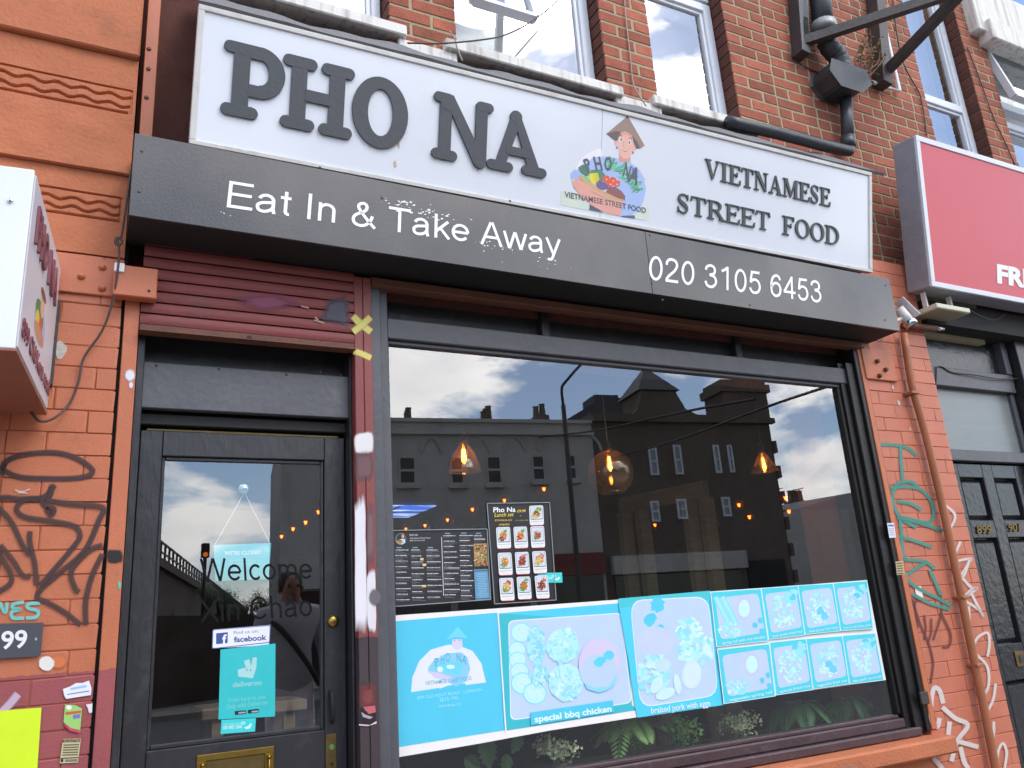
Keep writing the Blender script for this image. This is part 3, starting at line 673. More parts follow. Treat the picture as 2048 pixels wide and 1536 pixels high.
for px, py in ((1753, 723), (1770, 740), (1758, 752)):
    q = at(px, py, -.016); MB().lathe([(0, -.02), (.009, -.018), (.013, -.008), (.014, 0)], (q.x, -.016, q.z), 8, 'y').build('bolt', M['rust_brown'], fp)
MB().box(at(1836, 1398).x, at(1852, 1398).x, -.02, -.0085, at(1840, 1409).z, at(1840, 1383).z, .003).build('hasp', M['steel_dark'], pr)
GR, WH, DK = c(62, 142, 128), c(216, 204, 198), c(104, 56, 56)
def z8(*p): return [(1740 + a / 2.763, 980 + b / 2.763) for a, b in p]
def z7(*p): return [(1680 + a / 3.07, 560 + b / 3.07) for a, b in p]
spray('graffiti_tag', [z7((240, 1010), (350, 1015), (420, 1035), (475, 1080)), z7((372, 1020), (375, 1120), (385, 1225)),
    z7((480, 1265), (420, 1235), (350, 1255), (322, 1330), (345, 1420), (400, 1480), (470, 1520)), z7((310, 1275), (420, 1270), (500, 1290), (560, 1360), (575, 1440), (540, 1490), (420, 1465), (350, 1460)),
    z7((355, 1360), (430, 1372), (500, 1410)), z8((165, 140), (175, 240), (180, 340), (200, 385)), z8((160, 255), (260, 285), (340, 315)), z8((165, 150), (300, 190), (405, 225)),
    z8((190, 385), (300, 395), (360, 435)), z8((190, 480), (260, 430), (320, 395)), z8((190, 480), (260, 540), (380, 600), (450, 640)), z8((235, 575), (320, 620), (440, 660)), z8((330, 440), (370, 530), (390, 580))],
    W0, GR, pr, 8, 'turquoise sprayed tag running down the pier', soft=.3, off=.004)
spray('graffiti_tag', [z8((235, 600), (265, 700), (300, 790), (330, 860), (350, 960), (335, 1070)), z8((265, 600), (250, 640), (268, 760)), z8((300, 690), (310, 760), (300, 830)), z8((340, 710), (340, 780), (320, 850)),
    z8((390, 560), (395, 680), (350, 830)), z8((395, 680), (445, 790), (440, 860), (400, 870))], W0, DK, pr, 5, 'dark sprayed tag', off=.0045)
spray('graffiti_tag', [z8((360, 5), (390, 60), (410, 130), (430, 230), (440, 330)), z8((385, 60), (470, 140), (430, 240), (425, 310)), z8((500, 285), (470, 360), (460, 440), (500, 470), (545, 400), (555, 380), (480, 395), (462, 430)),
    z8((550, 385), (520, 470), (480, 530)), z8((480, 450), (560, 540), (590, 545), (530, 590), (500, 610), (570, 540)), z8((520, 610), (600, 660), (625, 700), (560, 570)), z8((545, 640), (560, 850), (600, 810), (650, 790), (660, 850), (650, 920)),
    z8((560, 890), (600, 920), (650, 980), (655, 1080), (620, 1140), (590, 1100), (580, 980), (565, 900)), z8((695, 1070), (680, 1160), (640, 1240)), z8((650, 1310), (680, 1370), (685, 1280)),
    z8((700, 1520), (710, 1440), (735, 1400), (755, 1450), (745, 1536))], W0, WH, pr, 7.5, 'white sprayed tag right of the brown pipe', soft=.5, off=.004)
spray('graffiti_tag', [z8((405, 1180), (385, 1110), (355, 1095), (340, 1160), (340, 1260), (370, 1310), (385, 1260)), z8((400, 1200), (470, 1260), (540, 1300), (480, 1390), (450, 1500)), z8((440, 1280), (430, 1380)), z8((490, 1390), (600, 1420)), z8((500, 1420), (520, 1500), (545, 1540)), z8((350, 1480), (400, 1540))], W0, WH, pr, 11, 'white sprayed tag beside the sill', soft=.3, off=.0045)
for px, py, k in ((1773, 712, 3), (1787, 755, 3), (1785, 775, 3), (1797, 806, 4), (1820, 858, 2), (1786, 744, 3)):
    q = at(px, py); MB().prism([(q.x + k * .003 * math.cos(t * .9), -.0025, q.z + k * .004 * math.sin(t * .9)) for t in range(7)], (0, .003, 0)).build('paint_chip', M['plaster'], pr)
# ================================================================== SHOP FRONT
sf = empty('shop_window', (2.3, .05, 0), 'dark painted timber shop window frame with one large pane', 'shop window')
GX0, GX1, GZ0, GZ1, GY = 1.034, 3.60, .79, at(780, 687, .05).z, .07
MB().box(.944, .985, .0, .2, .14, 2.75, .003).build('stile', M['charcoal_paint'], sf)
MB().box(.9855, GX0 - .012, .02, .2, .14, 2.75, .003).build('stile', M['charcoal_paint'], sf)
MB().box(GX0 - .012, GX0, .05, .2, GZ0, GZ1 - .004, .002).build('bead', M['charcoal_paint'], sf)
zr0, zr1 = GZ1 + .012, at(780, 636, .03).z
MB().box(GX0 - .0115, 3.70, .03, .2, zr0 + .003, zr1, .004).build('top_rail', M['charcoal_paint'], sf)
MB().box(GX0 - .0115, 3.70, .05, .2, zr0 - .014, zr0 + .002, .003).build('bead', M['charcoal_paint'], sf)
MB().box(GX1, GX1 + .02, .05, .2, GZ0 + .02, GZ1 - .004, .002).build('bead', M['deep_black'], sf)
MB().box(GX1 + .0205, GX1 + .06, .036, .2, .72, 2.62, .003).build('stile', M['deep_black'], sf)
MB().box(GX1 + .0605, XR0 - .03, .015, .2, .72, 2.62, .003).build('stile', M['deep_black'], sf)
MB().box(XR0 - .029, XR0 - .002, -.002, .2, .72, 2.75, .003).build('stile', M['deep_black'], sf)
MB().box(.985, XR0, .13, .2, zr1 + .001, 2.95).build('recess_panel', M['black_paint'], sf)
for px in (1087, 1465): q = at(px, 640, .1); MB().box(q.x - .02, q.x + .02, .085, .129, zr1 + .001, 2.9, .002).build('mullion', M['black_paint'], sf)
MB().box(GX0 - .03, GX1 + .02, .035, .12, .745, GZ0, .006).build('bottom_rail', M['plum'], sf)
MB().box(GX0, GX1 - .0005, .052, .12, GZ0 + .0005, GZ0 + .016, .003).build('bead', M['plum'], sf)
MB().box(.95, GX1 + .09, .003, .12, .7045, .7445, .006).build('bottom_rail', M['plum'], sf)
MB().box(.95, 3.79, -.10, .2, .625, .702, .01).build('stone_sill', M['orange_masonry'] if False else M['orange_render'], sf)
MB().box(.95, XR0, .0, .2, 0, .6245).build('stall_riser', M['orange_render'], sf)
MB().box(GX0, GX1, GY, GY + .008, GZ0 + .016, GZ1).build('pane', M['shop_glass'], sf)
blot('worn_patch', [(1420, 1532), (1500, 1512), (1620, 1490), (1740, 1478), (1690, 1494), (1600, 1514), (1520, 1534)], lambda px, py, off=0: on(px, py, Vector((0, 0, .702)), Vector((0, 0, 1))) + Vector((0, 0, off)), c(176, 160, 156), sf, 'worn grey paint on the sill', off=.001, feather=.35)
# shutter guide post between door and window
gp = empty('shutter_post', (.908, -.01, 0), 'burgundy and white sprayed steel shutter post between door and window', 'post')
MB().box(.873, .9075, -.014, .06, .0, 2.735, .002).build('guide_half', M['post_paint'], gp)
MB().box(.9095, .9435, -.014, .06, .0, 2.735, .002).build('guide_half', M['post_paint'], gp)
PP = plane_y(-.014)
YEL = c(226, 214, 120)
spray('paint_mark', [[(706, 632), (722, 648), (742, 664)], [(706, 664), (724, 650), (741, 634)]], PP, YEL, gp, 17, 'yellow sprayed cross', off=.001)
spray('paint_mark', [[(707, 702), (725, 708), (742, 716)]], PP, YEL, gp, 15, off=.001)
blot('paint_mark', [(709, 868), (745, 864), (746, 905), (710, 908)], PP, c(226, 222, 224), gp, 'white sprayed band', off=.001, feather=.2)
blot('paint_mark', [(709, 905), (746, 900), (748, 960), (710, 965)], PP, c(112, 82, 86), gp, off=.0014, feather=.5)
blot('paint_mark', [(709, 1010), (722, 990), (731, 1000), (733, 1140), (735, 1258), (711, 1262), (709, 1130)], PP, c(226, 222, 228), gp, 'long white sprayed patch', off=.001, feather=.18)
blot('paint_mark', [(733, 1150), (751, 1137), (752, 1262), (735, 1256)], PP, c(222, 218, 224), gp, off=.0012, feather=.15)
blot('paint_mark', circ(750, 1195, 14, 20), PP, c(108, 100, 108), gp, off=.0016, feather=.4)
blot('paint_mark', [(716, 1370), (754, 1362), (756, 1420), (718, 1425)], PP, c(128, 64, 62), gp, 'burgundy showing through low on the post', off=.001, feather=.7)
blot('paint_mark', [(733, 1010), (748, 1008), (750, 1120), (734, 1135)], PP, c(120, 92, 98), gp, off=.0008, feather=.5)

# ---- door recess
dr = empty('door_surround', (.49, .1, 0), 'dark timber door surround with plain board over the shop door', 'door frame')
MB().box(.105, .131, .03, .25, .0, 2.62, .003).build('jamb', M['black_paint'], dr)
MB().box(.863, .8725, .03, .25, .0, 2.62, .003).build('jamb', M['black_paint'], dr)
MB().box(.131, .863, .13, .25, 2.112, 2.85).build('transom_panel', M['black_paint'], dr)
MB().box(.131, .863, .085, .13, 2.112, 2.152, .003).build('head', M['black_matt'], dr)
bz0, bz1 = at(480, 825, .05).z, at(480, 737, .05).z
bd = MB().box(.118, .8715, .05, .085, bz0, bz1, .003).build('board', M['charcoal_paint'], dr)
for px, py in ((313, 731), (438, 738), (573, 749), (682, 751), (640, 744)):
    q = at(px, py, .05); MB().lathe([(0, -.004), (.004, -.003), (.005, 0)], (q.x, .05, q.z), 7, 'y').build('screw', M['steel_dark'], bd)
MB().box(.105, .8725, -.02, .3, .0, .14, .01).build('step', M['pavement'], dr)

dd = empty('shop_door', (.5, .1, .14), 'dark half-glazed shop door with brass letterbox and lock', 'door')
DX0, DX1, DZ0, DZ1, DY = .136, .860, .145, 2.095, .10
gx0, gx1, gz0, gz1 = .209, .782, 1.047, 2.004
MB().box(DX0, gx0, DY, DY + .045, DZ0, DZ1, .003).build('stile', M['black_paint'], dd)
MB().box(gx1, DX1, DY, DY + .045, DZ0, DZ1, .003).build('stile', M['black_paint'], dd)
MB().box(gx0, gx1, DY - .0005, DY + .045, gz1, DZ1, .003).build('top_rail', M['black_paint'], dd)
MB().box(gx0, gx1, DY - .0005, DY + .045, DZ0, gz0, .003).build('bottom_rail', M['black_paint'], dd)
bd = MB()
for a in ((gx0, gx0 + .012, gz0, gz1), (gx1 - .012, gx1, gz0, gz1), (gx0 + .012, gx1 - .012, gz0, gz0 + .014), (gx0 + .012, gx1 - .012, gz1 - .014, gz1)): bd.box(a[0], a[1], DY + .012, DY + .04, a[2], a[3], .003)
bd.build('glazing_bead', M['black_paint'], dd)
MB().box(gx0 + .012, gx1 - .012, DY + .02, DY + .026, gz0 + .014, gz1 - .014).build('pane', M['shop_glass'], dd)
q = at(666, 1243, DY); lk = MB().lathe([(.0, -.014), (.012, -.014), (.019, -.01), (.021, -.004), (.022, 0)], (q.x, DY, q.z), 20, 'y').build('lock', M['brass'], dd, smooth=True)
MB().box(q.x - .0015, q.x + .0015, DY - .0155, DY - .0141, q.z - .008, q.z + .006).build('keyhole', M['black_matt'], lk)
q = at(662, 1470, DY); q2 = at(664, 1536, DY)
lp = MB().box(q.x - .019, q.x + .019, DY - .004, DY, .80, at(662, 1468, DY).z, .002).build('lock_plate', M['brass_dark'], dd)
q3 = at(663, 1494, DY); MB().lathe([(0, -.003), (.009, -.003), (.01, 0)], (q3.x, DY - .004, q3.z), 12, 'y').build('plate_button', M['leaf_deep'], lp)
q3 = at(663, 1528, DY); MB().lathe([(0, -.001), (.006, -.001), (.006, 0)], (q3.x, DY - .0042, q3.z), 10, 'y').build('keyhole', M['black_matt'], lp)
q = at(393, 1512, DY); q2 = at(548, 1491, DY); zt = (q.z + q2.z) / 2; zb = zt - .095
lb = MB()
for a in ((q.x, q2.x, zt - .02, zt), (q.x, q2.x, zb, zb + .02), (q.x, q.x + .03, zb + .02, zt - .02), (q2.x - .03, q2.x, zb + .02, zt - .02)): lb.box(a[0], a[1], DY - .006, DY, a[2], a[3], .0015)
lbo = lb.build('letterbox', M['brass'], dd)
MB().box(q.x + .0302, q2.x - .0302, DY - .003, DY - .0005, zb + .0202, zt - .0202, .001).build('flap', M['brass_dark'], lbo)
for xx in (q.x + .018, q2.x - .018): MB().lathe([(0, -.016), (.005, -.014), (.007, -.008), (.006, 0)], (xx, DY - .006, zt - .03), 10, 'y').build('knocker_pivot', M['brass'], lbo, smooth=True)
MB().tube([(q.x + .018, DY - .014, zt - .034), (q.x + .018, DY - .016, zt - .07), (q2.x - .018, DY - .016, zt - .07), (q2.x - .018, DY - .014, zt - .034)], .005, 8).build('knocker', M['brass'], lbo, smooth=True)
a, b = at(661, 1382, DY), at(664, 1445, DY)
MB().tube([(a.x, DY, a.z), (a.x, DY - .02, a.z - .01), (b.x, DY - .02, b.z + .01), (b.x, DY, b.z)], .006, 8).build('handle', M['black_matt'], dd, smooth=True)
MB().box(DX0 + .02, DX1 - .02, DY + .01, DY + .018, DZ1 + .002, DZ1 + .008).build('closer_bar', M['brass_dark'], dd)
PG = plane_y(DY + .02)
grotesque('Welcome', PG, (404, 1163), (624, 1158), (402, 1117), M['vinyl_black'], dd)
grotesque('Xin Chào', PG, (404, 1245), (624, 1232), (402, 1199), M['vinyl_black'], dd)

# ---- roller shutter over the door
rs = empty('roller_shutter', (.49, 0, 2.45), 'burgundy slatted roller shutter rolled up above the door', 'shutter')
zb = at(490, 668, -.005).z + .0; pitch = .0435
def slat(z, m='burgundy'):
    pr_ = []
    for t in range(7):
        a = math.pi * t / 6; pr_.append((-.008 - .004 * math.sin(a), z + .003 + (pitch - .007) * t / 6))
    pts = [(.106, y, zz_) for y, zz_ in pr_] + [(.106, .006, z + pitch - .003), (.106, .006, z + .003)]
    return MB().prism(pts, (.767, 0, 0)).build('slat', M[m], rs)
for k in range(8): slat(zb + k * pitch)
MB().box(.106, .873, .0065, .012, zb, zb + .36).build('slat_backing', M['black_matt'], rs)
br = MB(); br.box(.106, .872, -.016, .014, zb - .034, zb - .001, .002); br.build('bottom_bar', M['rust_brown'], rs)
MB().box(.106, .872, -.042, -.0165, zb - .034, zb - .030, .001).build('bar_lip', M['rust_brown'], rs)
q = at(498, 676, -.016); MB().lathe([(0, -.002), (.009, -.002), (.009, 0)], (q.x, -.0165, q.z), 12, 'y').build('lock_hole', M['black_matt'], rs)
PSH = plane_y(-.014)
blot('paint_mark', [(655, 595), (700, 590), (702, 655), (675, 650), (640, 640)], PSH, c(78, 74, 88), rs, 'dark sprayed cloud at the right end', off=.002, feather=.5)
blot('paint_mark', [(470, 590), (560, 585), (610, 610), (540, 625), (480, 612)], PSH, c(128, 62, 86), rs, off=.002, feather=.6)
for a in ([(602, 612), (618, 616)], [(628, 640), (648, 646)], [(630, 634), (638, 642)]): spray('scratch', [a], PSH, c(186, 150, 130), rs, 4, off=.0025)
ws = empty('window_shutter_rail', (2.35, 0, 2.62), 'rusty brown shutter bottom rail under the grey fascia above the window', 'shutter rail')
zb2 = at(1280, 640, .0).z
MB().box(.946, XR0 + .03, -.02, .03, zb2 - .01, zb2 + .03, .003).build('rail', M['rust_brown'], ws)
MB().box(.946, XR0 + .03, -.034, -.0205, zb2 - .01, zb2 - .006, .001).build('rail_lip', M['rust_brown'], ws)

# ---- square cap box on the left bracket
q0, q1 = at(229, 527, -.06), at(313, 598, -.06)
bx = empty('bracket_box', (q0.x, -.03, q1.z), 'square orange painted metal cap beside the shutter', 'bracket box')
MB().box(q0.x, q1.x, -.06, -.013, q1.z, at(270, 532, -.06).z, .004).build('box', M['orange_metal'], bx)
q = at(298, 582, -.06); MB().lathe([(0, -.001), (.005, -.001), (.005, 0)], (q.x, -.0605, q.z), 10, 'y').build('hole', M['black_matt'], bx)
q = at(239, 533, -.065); tg = MB().box(q.x - .016, q.x + .016, -.068, -.0605, q.z - .02, q.z + .014, .003).build('cable_tag', M['paper'], None); tag(tg, 'small white cable tag on the square orange cap', 'tag')

# ================================================================== GREY FASCIA
fa = empty('fascia_board', (1.95, -.1, 2.75), 'dark grey fascia box reading Eat In & Take Away with phone number', 'fascia')
FY = -.21
def fz(px, py): return at(px, py, FY).z
TLz, TRz, BLz, BRz = fz(272.5, 266.4), fz(1777, 557.7), fz(257, 430), fz(1800, 662)
FX0, FX1 = .044, 3.862; xj = at(1297, 520, FY).x
def ft(x): return TLz + (TRz - TLz) * (x - FX0) / (FX1 - FX0)
def fb(x): return BLz + (BRz - BLz) * (x - FX0) / (FX1 - FX0)
for a, b, lab in ((FX0, xj - .001, 'panel with white words'), (xj + .001, FX1, 'panel with white phone number')):
    p = MB().hexa([(a, FY, fb(a)), (b, FY, fb(b)), (b, FY + .012, fb(b)), (a, FY + .012, fb(a)), (a, FY, ft(a)), (b, FY, ft(b)), (b, FY + .012, ft(b)), (a, FY + .012, ft(a))]).build('panel', M['fascia_grey'], fa, label=lab, bevel=.0015)
a, b = FX0 + .001, FX1 - .001
MB().hexa([(a, FY + .0125, fb(a) + .001), (b, FY + .0125, fb(b) + .001), (b, .02, fb(b) - .0), (a, .02, fb(a) - .0), (a, FY + .0125, ft(a) - .001), (b, FY + .0125, ft(b) - .001), (b, .08, ft(b) - .001), (a, .08, ft(a) - .001)]).build('carcass', M['black_matt'], fa)
PF = plane_y(FY)
grotesque('Eat In & Take Away', PF, (451, 414), (1119, 511), (457, 361), M['white_vinyl'], fa, .0015)
grotesque('020 3105 6453', PF, (1298, 559), (1643, 606), (1300, 510), M['white_vinyl'], fa, .0015)
for px, py in ((284, 302), (278, 383), (764, 396), (1300, 470), (1304, 566), (1325, 600), (1500, 610), (1771, 571), (1770, 640), (1020, 402), (640, 335)):
    q = at(px, py, FY); MB().lathe([(0, -.003), (.005, -.002), (.006, 0)], (q.x, FY, q.z), 7, 'y').build('screw', M['steel_dark'], fa)
rr = random.Random(2); fl = MB()
def flakes(n, cx, cy, sx, sy, sl, smax=4):
    for _ in range(n):
        u = rr.gauss(0, .4); x = cx + u * sx; y = cy + u * sx * sl + rr.gauss(0, .35) * sy; k = rr.uniform(.6, smax)
        fl.poly([PF(x + k * rr.uniform(.5, 1.6) * math.cos(t), y + k * .55 * rr.uniform(.5, 1.3) * math.sin(t), .0012) for t in (0, 1.3, 2.4, 3.3, 4.5, 5.4)][::-1])
flakes(46, 850, 425, 95, 14, .16, 3.6); flakes(22, 800, 405, 60, 10, .1, 3); flakes(16, 985, 492, 40, 12, .2, 2.2); flakes(14, 1080, 520, 120, 22, .15, 1.6); flakes(5, 450, 428, 14, 6, .3, 1.5)
fl.build('peeled_flakes', M['white_vinyl'], fa)

# ================================================================== WHITE SIGN BOX (leans forward at the top)
SP0 = Vector((.222, -.18, 3.095)); SU = Vector((0, -.12, .53)).normalized(); SN = Vector((1, 0, 0)).cross(SU)   # SN points to the street
def S(u, v, o=0.0): return SP0 + Vector((u, 0, 0)) + SU * v + SN * o
def PS(px, py, off=0.0): return on(px, py, SP0 + SN * off, SN)
SL_ = 3.547
def stop(u): return .522 + (.566 - .522) * u / SL_
sg = empty('shop_sign', (2, -.2, 3.1), 'long white sign box with raised grey letters PHO NA and a food logo', 'shop sign')
uj = 1.757
for a, b, lab in ((.022, uj - .0012, None), (uj + .0012, SL_ - .022, None)):
    MB().hexa([S(a, .012, 0), S(b, .012, 0), S(b, .012, -.01), S(a, .012, -.01), S(a, stop(a) - .02, 0), S(b, stop(b) - .02, 0), S(b, stop(b) - .02, -.01), S(a, stop(a) - .02, -.01)]).build('panel', M['sign_white'], sg)
MB().hexa([S(.022, .012, -.011), S(SL_ - .022, .012, -.011), Vector((.222 + SL_ - .022, .09, 3.09)), Vector((.244, .09, 3.09)), S(.022, .50, -.011), S(SL_ - .022, .545, -.011), Vector((.222 + SL_ - .022, .09, 3.62)), Vector((.244, .09, 3.58))]).build('carcass', M['lead_dark'], sg)
def frame(a0, b0, a1, b1, nm='frame_bar', o=.008):
    """bar between two edge lines: a0->b0 outer, a1->b1 inner (u,v)"""
    MB().hexa([S(*a0, o), S(*b0, o), S(*b0, -.03), S(*a0, -.03), S(*a1, o), S(*b1, o), S(*b1, -.03), S(*a1, -.03)]).build(nm, M['alu_white'], sg, bevel=.002)
frame((0, -.005), (SL_, -.005), (0, .012), (SL_, .012)); frame((0, stop(0) - .02), (SL_, stop(SL_) - .02), (0, stop(0)), (SL_, stop(SL_)))
frame((0, .0125), (.022, .0125), (0, stop(0) - .0205), (.022, stop(.022) - .0205)); frame((SL_ - .022, .0125), (SL_, .0125), (SL_ - .022, stop(SL_ - .022) - .0205), (SL_, stop(SL_) - .0205))
# raised letters: strokes extruded from the panel
class Letter:
    def __init__(s, m, dep, parent, label, edge=None): s.mb = MB(); s.d = dep; s.k = 0; s.m = m; s.p = parent; s.l = label
    def pol(s, pts):
        o = s.d + s.k * .00025; s.k += 1
        s.mb.prism([S(x, y, o) for x, y in pts], -SN * (o - .0005)); return s
    def cap(s, a, b, w_, n=8):
        a = Vector(a); b = Vector(b); t = (b - a).normalized(); ang = math.atan2(t.y, t.x); P = []
        for j in range(n + 1): q = ang - math.pi / 2 + math.pi * j / n; P.append((b.x + w_ / 2 * math.cos(q), b.y + w_ / 2 * math.sin(q)))
        for j in range(n + 1): q = ang + math.pi / 2 + math.pi * j / n; P.append((a.x + w_ / 2 * math.cos(q), a.y + w_ / 2 * math.sin(q)))
        return s.pol(P)
    def rect(s, x0, y0, x1, y1): return s.pol([(x0, y0), (x1, y0), (x1, y1), (x0, y1)])
    def arc(s, cx, cy, rx, ry, w0, w1, a0, a1, n=26):
        """ring piece, wall thickness w0 sideways and w1 up and down"""
        o = s.d + s.k * .00025; s.k += 1; ou, inn = [], []
        for j in range(n + 1):
            a = a0 + (a1 - a0) * j / n; ou.append((cx + rx * math.cos(a), cy + ry * math.sin(a))); inn.append((cx + (rx - w0) * math.cos(a), cy + (ry - w1) * math.sin(a)))
        for j in range(n):
            s.mb.hexa([S(*inn[j], .0005), S(*ou[j], .0005), S(*ou[j + 1], .0005), S(*inn[j + 1], .0005), S(*inn[j], o), S(*ou[j], o), S(*ou[j + 1], o), S(*inn[j + 1], o)])
        return s
    def build(s, nm='letter'): return s.mb.build(nm, s.m, s.p, label=s.l)
LG = M['letter_grey']; PI = math.pi
def big(ch): return Letter(LG, .010, sg, 'raised grey slab letter ' + ch)
l = big('P'); l.rect(.133, .15, .193, .39).cap((.119, .1525), (.208, .1525), .045).cap((.117, .392), (.2, .392), .043); l.rect(.19, .363, .232, .4135).rect(.19, .215, .232, .262).arc(.228, .3145, .094, .0995, .06, .05, -PI / 2, PI / 2); l.build()
l = big('H')
for x0, x1 in ((.345, .405), (.492, .553)): l.rect(x0, .16, x1, .39).cap((x0 - .012, .152), (x1 + .014, .152), .045).cap((x0 - .012, .394), (x1 + .014, .394), .045)
l.rect(.40, .246, .50, .292); l.build()
l = big('O'); l.arc(.701, .268, .116, .147, .064, .05, 0, 2 * PI, 44); l.build()
l = big('N'); l.rect(.955, .155, 1.008, .39).cap((.945, .152), (1.018, .152), .043).cap((.946, .394), (.992, .394), .042).pol([(.955, .412), (1.012, .412), (1.172, .15), (1.146, .122), (1.120, .130), (1.0, .345), (.965, .345)]).rect(1.118, .15, 1.172, .4).cap((1.145, .15), (1.145, .16), .054).cap((1.138, .394), (1.178, .394), .042); l.build()
l = big('A'); l.pol([(1.214, .16), (1.263, .16), (1.335, .375), (1.31, .408), (1.284, .378)]).pol([(1.284, .378), (1.31, .408), (1.338, .378), (1.432, .17), (1.372, .17), (1.305, .36)]).cap((1.308, .386), (1.31, .386), .056).cap((1.196, .155), (1.28, .155), .042).cap((1.364, .16), (1.446, .16), .042).rect(1.265, .212, 1.38, .25); l.build()
# serif letters
def serif(ch, x0, x1, y0, y1, lab):
    l = Letter(M['letter_green'], .007, sg, lab); W = x1 - x0; H = y1 - y0; t, tn, sr = .19, .075, .06
    X = lambda u: x0 + u * W; Y = lambda v: y0 + v * H; asp = H / W
    T = t * H / W; TN = tn * H / W * .9; SF = .13 * H / W
    def R(a, b, c_, d): l.rect(X(a), Y(b), X(c_), Y(d))
    def Pg(*p): l.pol([(X(a), Y(b)) for a, b in p])
    def stem(a, top=True, bot=True):
        R(a, .0 if not bot else .02, a + T, 1 if not top else .98)
        if bot: R(a - SF, 0, a + T + SF, sr)
        if top: R(a - SF, 1 - sr, a + T + SF, 1)
    if ch == 'I': stem(.5 - T / 2)
    elif ch in 'EF':
        stem(SF, True, True); R(SF + T, 1 - sr * .98, .93, 1.001); Pg((.93, 1.001), (.84, .93), (.9, .76), (.95, .76), (.97, 1.0)); R(SF + T, .48, .72, .56); R(.68, .40, .73, .64)
        if ch == 'E': R(SF + T, 0, .93, sr * .98); Pg((.93, 0), (.97, .0), (1, .27), (.95, .27), (.86, .07))
    elif ch == 'T':
        R(.5 - T / 2, .03, .5 + T / 2, .97); R(.5 - T / 2 - SF, 0, .5 + T / 2 + SF, sr); R(.04, 1 - sr, .96, 1.001); Pg((.0, .74), (.06, .74), (.14, .93), (.04, 1)); Pg((1, .74), (.96, 1), (.86, .93), (.94, .74))
    elif ch == 'V':
        Pg((.08, .97), (.08 + T * 1.05, .97), (.57, .12), (.52, 0), (.46, 0)); Pg((.50, 0), (.56, .02), (.9, .97), (.82, .97)); R(0, 1 - sr, .08 + T + SF, 1); R(.72, 1 - sr, 1, 1)
    elif ch == 'N':
        R(.12, .03, .12 + TN, .97); R(0, 0, .12 + TN + SF, sr); R(.8, .12, .8 + TN, .97); R(.68, 1 - sr, 1, 1); Pg((.04, 1), (.12 + T, 1), (.8 + TN, .06), (.8 + TN, 0), (.74, 0)); R(0, 1 - sr * .9, .2, .999)
    elif ch == 'A':
        Pg((.14, .03), (.14 + TN, .03), (.52, .9), (.46, 1)); Pg((.46, 1), (.54, 1), (.9, .03), (.9 - T * 1.1, .03)); R(.3, .30, .68, .37); R(0, 0, .32, sr); R(.58, 0, 1, sr)
    elif ch == 'M':
        R(.1, .03, .1 + TN, .97); R(0, 0, .26, sr); R(.76, .03, .76 + T, .97); R(.68, 0, 1, sr); R(.78, 1 - sr, 1, 1); R(0, 1 - sr, .2, 1); Pg((.06, 1), (.1 + T, 1), (.55, .14), (.5, 0), (.46, .05)); Pg((.47, .02), (.53, .04), (.86, 1), (.78, 1))
    elif ch in 'OD':
        if ch == 'O': l.arc(X(.5), Y(.5), W * .5, H * .51, T * W, .07 * H, 0, 2 * PI, 28)
        else: stem(SF); l.arc(X(.42), Y(.5), W * .56, H * .5, T * W * .95, .075 * H, -PI / 2, PI / 2, 18); R(SF + T, 1 - sr, .44, 1.001); R(SF + T, 0, .44, sr)
    elif ch == 'R':
        stem(SF); R(SF + T, 1 - sr, .5, 1.001); R(SF + T, .46, .5, .54); l.arc(X(.48), Y(.735), W * .34, H * .265, T * W * .9, .075 * H, -PI / 2, PI / 2, 14); Pg((.42, .48), (.42 + T * 1.1, .5), (.98, .03), (.98 - T * 1.1, .03)); R(.7, 0, 1.03, sr)
    elif ch == 'S':
        cl = [(.86, .80), (.72, .95), (.48, .98), (.24, .90), (.17, .74), (.28, .60), (.52, .49), (.74, .37), (.80, .22), (.68, .07), (.44, .02), (.22, .10), (.1, .26)]; wd = [.05, .06, .08, .13, .17, .2, .22, .2, .17, .12, .08, .06, .05]
        P = spline(cl, 4); n = len(P); Lf, Rt = [], []
        for i, p in enumerate(P):
            d = P[min(i + 1, n - 1)] - P[max(i - 1, 0)]; nr = Vector((-d.y, d.x)).normalized(); k = i / (n - 1) * (len(wd) - 1); j = min(int(k), len(wd) - 2); ww = wd[j] + (wd[j + 1] - wd[j]) * (k - j)
            Lf.append(p + nr * ww / 2); Rt.append(p - nr * ww / 2)
        o = l.d
        for i in range(n - 1):
            A, B, C_, D_ = Lf[i], Rt[i], Rt[i + 1], Lf[i + 1]; q = [(X(v.x), Y(v.y)) for v in (B, C_, D_, A)]
            l.mb.hexa([S(*p, .0005) for p in q] + [S(*p, o) for p in q])
        R(.82, .70, .89, 1.0); R(.08, .0, .15, .30)
    o = l.build()
ww = {'V': 1.0, 'I': .48, 'E': .82, 'T': .86, 'N': .98, 'A': 1.0, 'M': 1.12, 'S': .68, 'R': .95, 'F': .78, 'O': .95, 'D': .98}
def serif_word(wd, x0, x1, y0, y1, gap, where):
    tot = sum(ww[k] for k in wd) + gap * (len(wd) - 1); u = (x1 - x0) / tot; x = x0
    for i, k in enumerate(wd):
        serif(k, x, x + ww[k] * u, y0, y1, 'raised serif letter %s in the word %s' % (k, where)); x += (ww[k] + gap) * u
serif_word('VIETNAMESE', 2.36, 3.222, .314, .412, .06, 'VIETNAMESE'); serif_word('STREET', 2.19, 2.79, .113, .207, .06, 'STREET'); serif_word('FOOD', 2.876, 3.29, .11, .21, .06, 'FOOD')
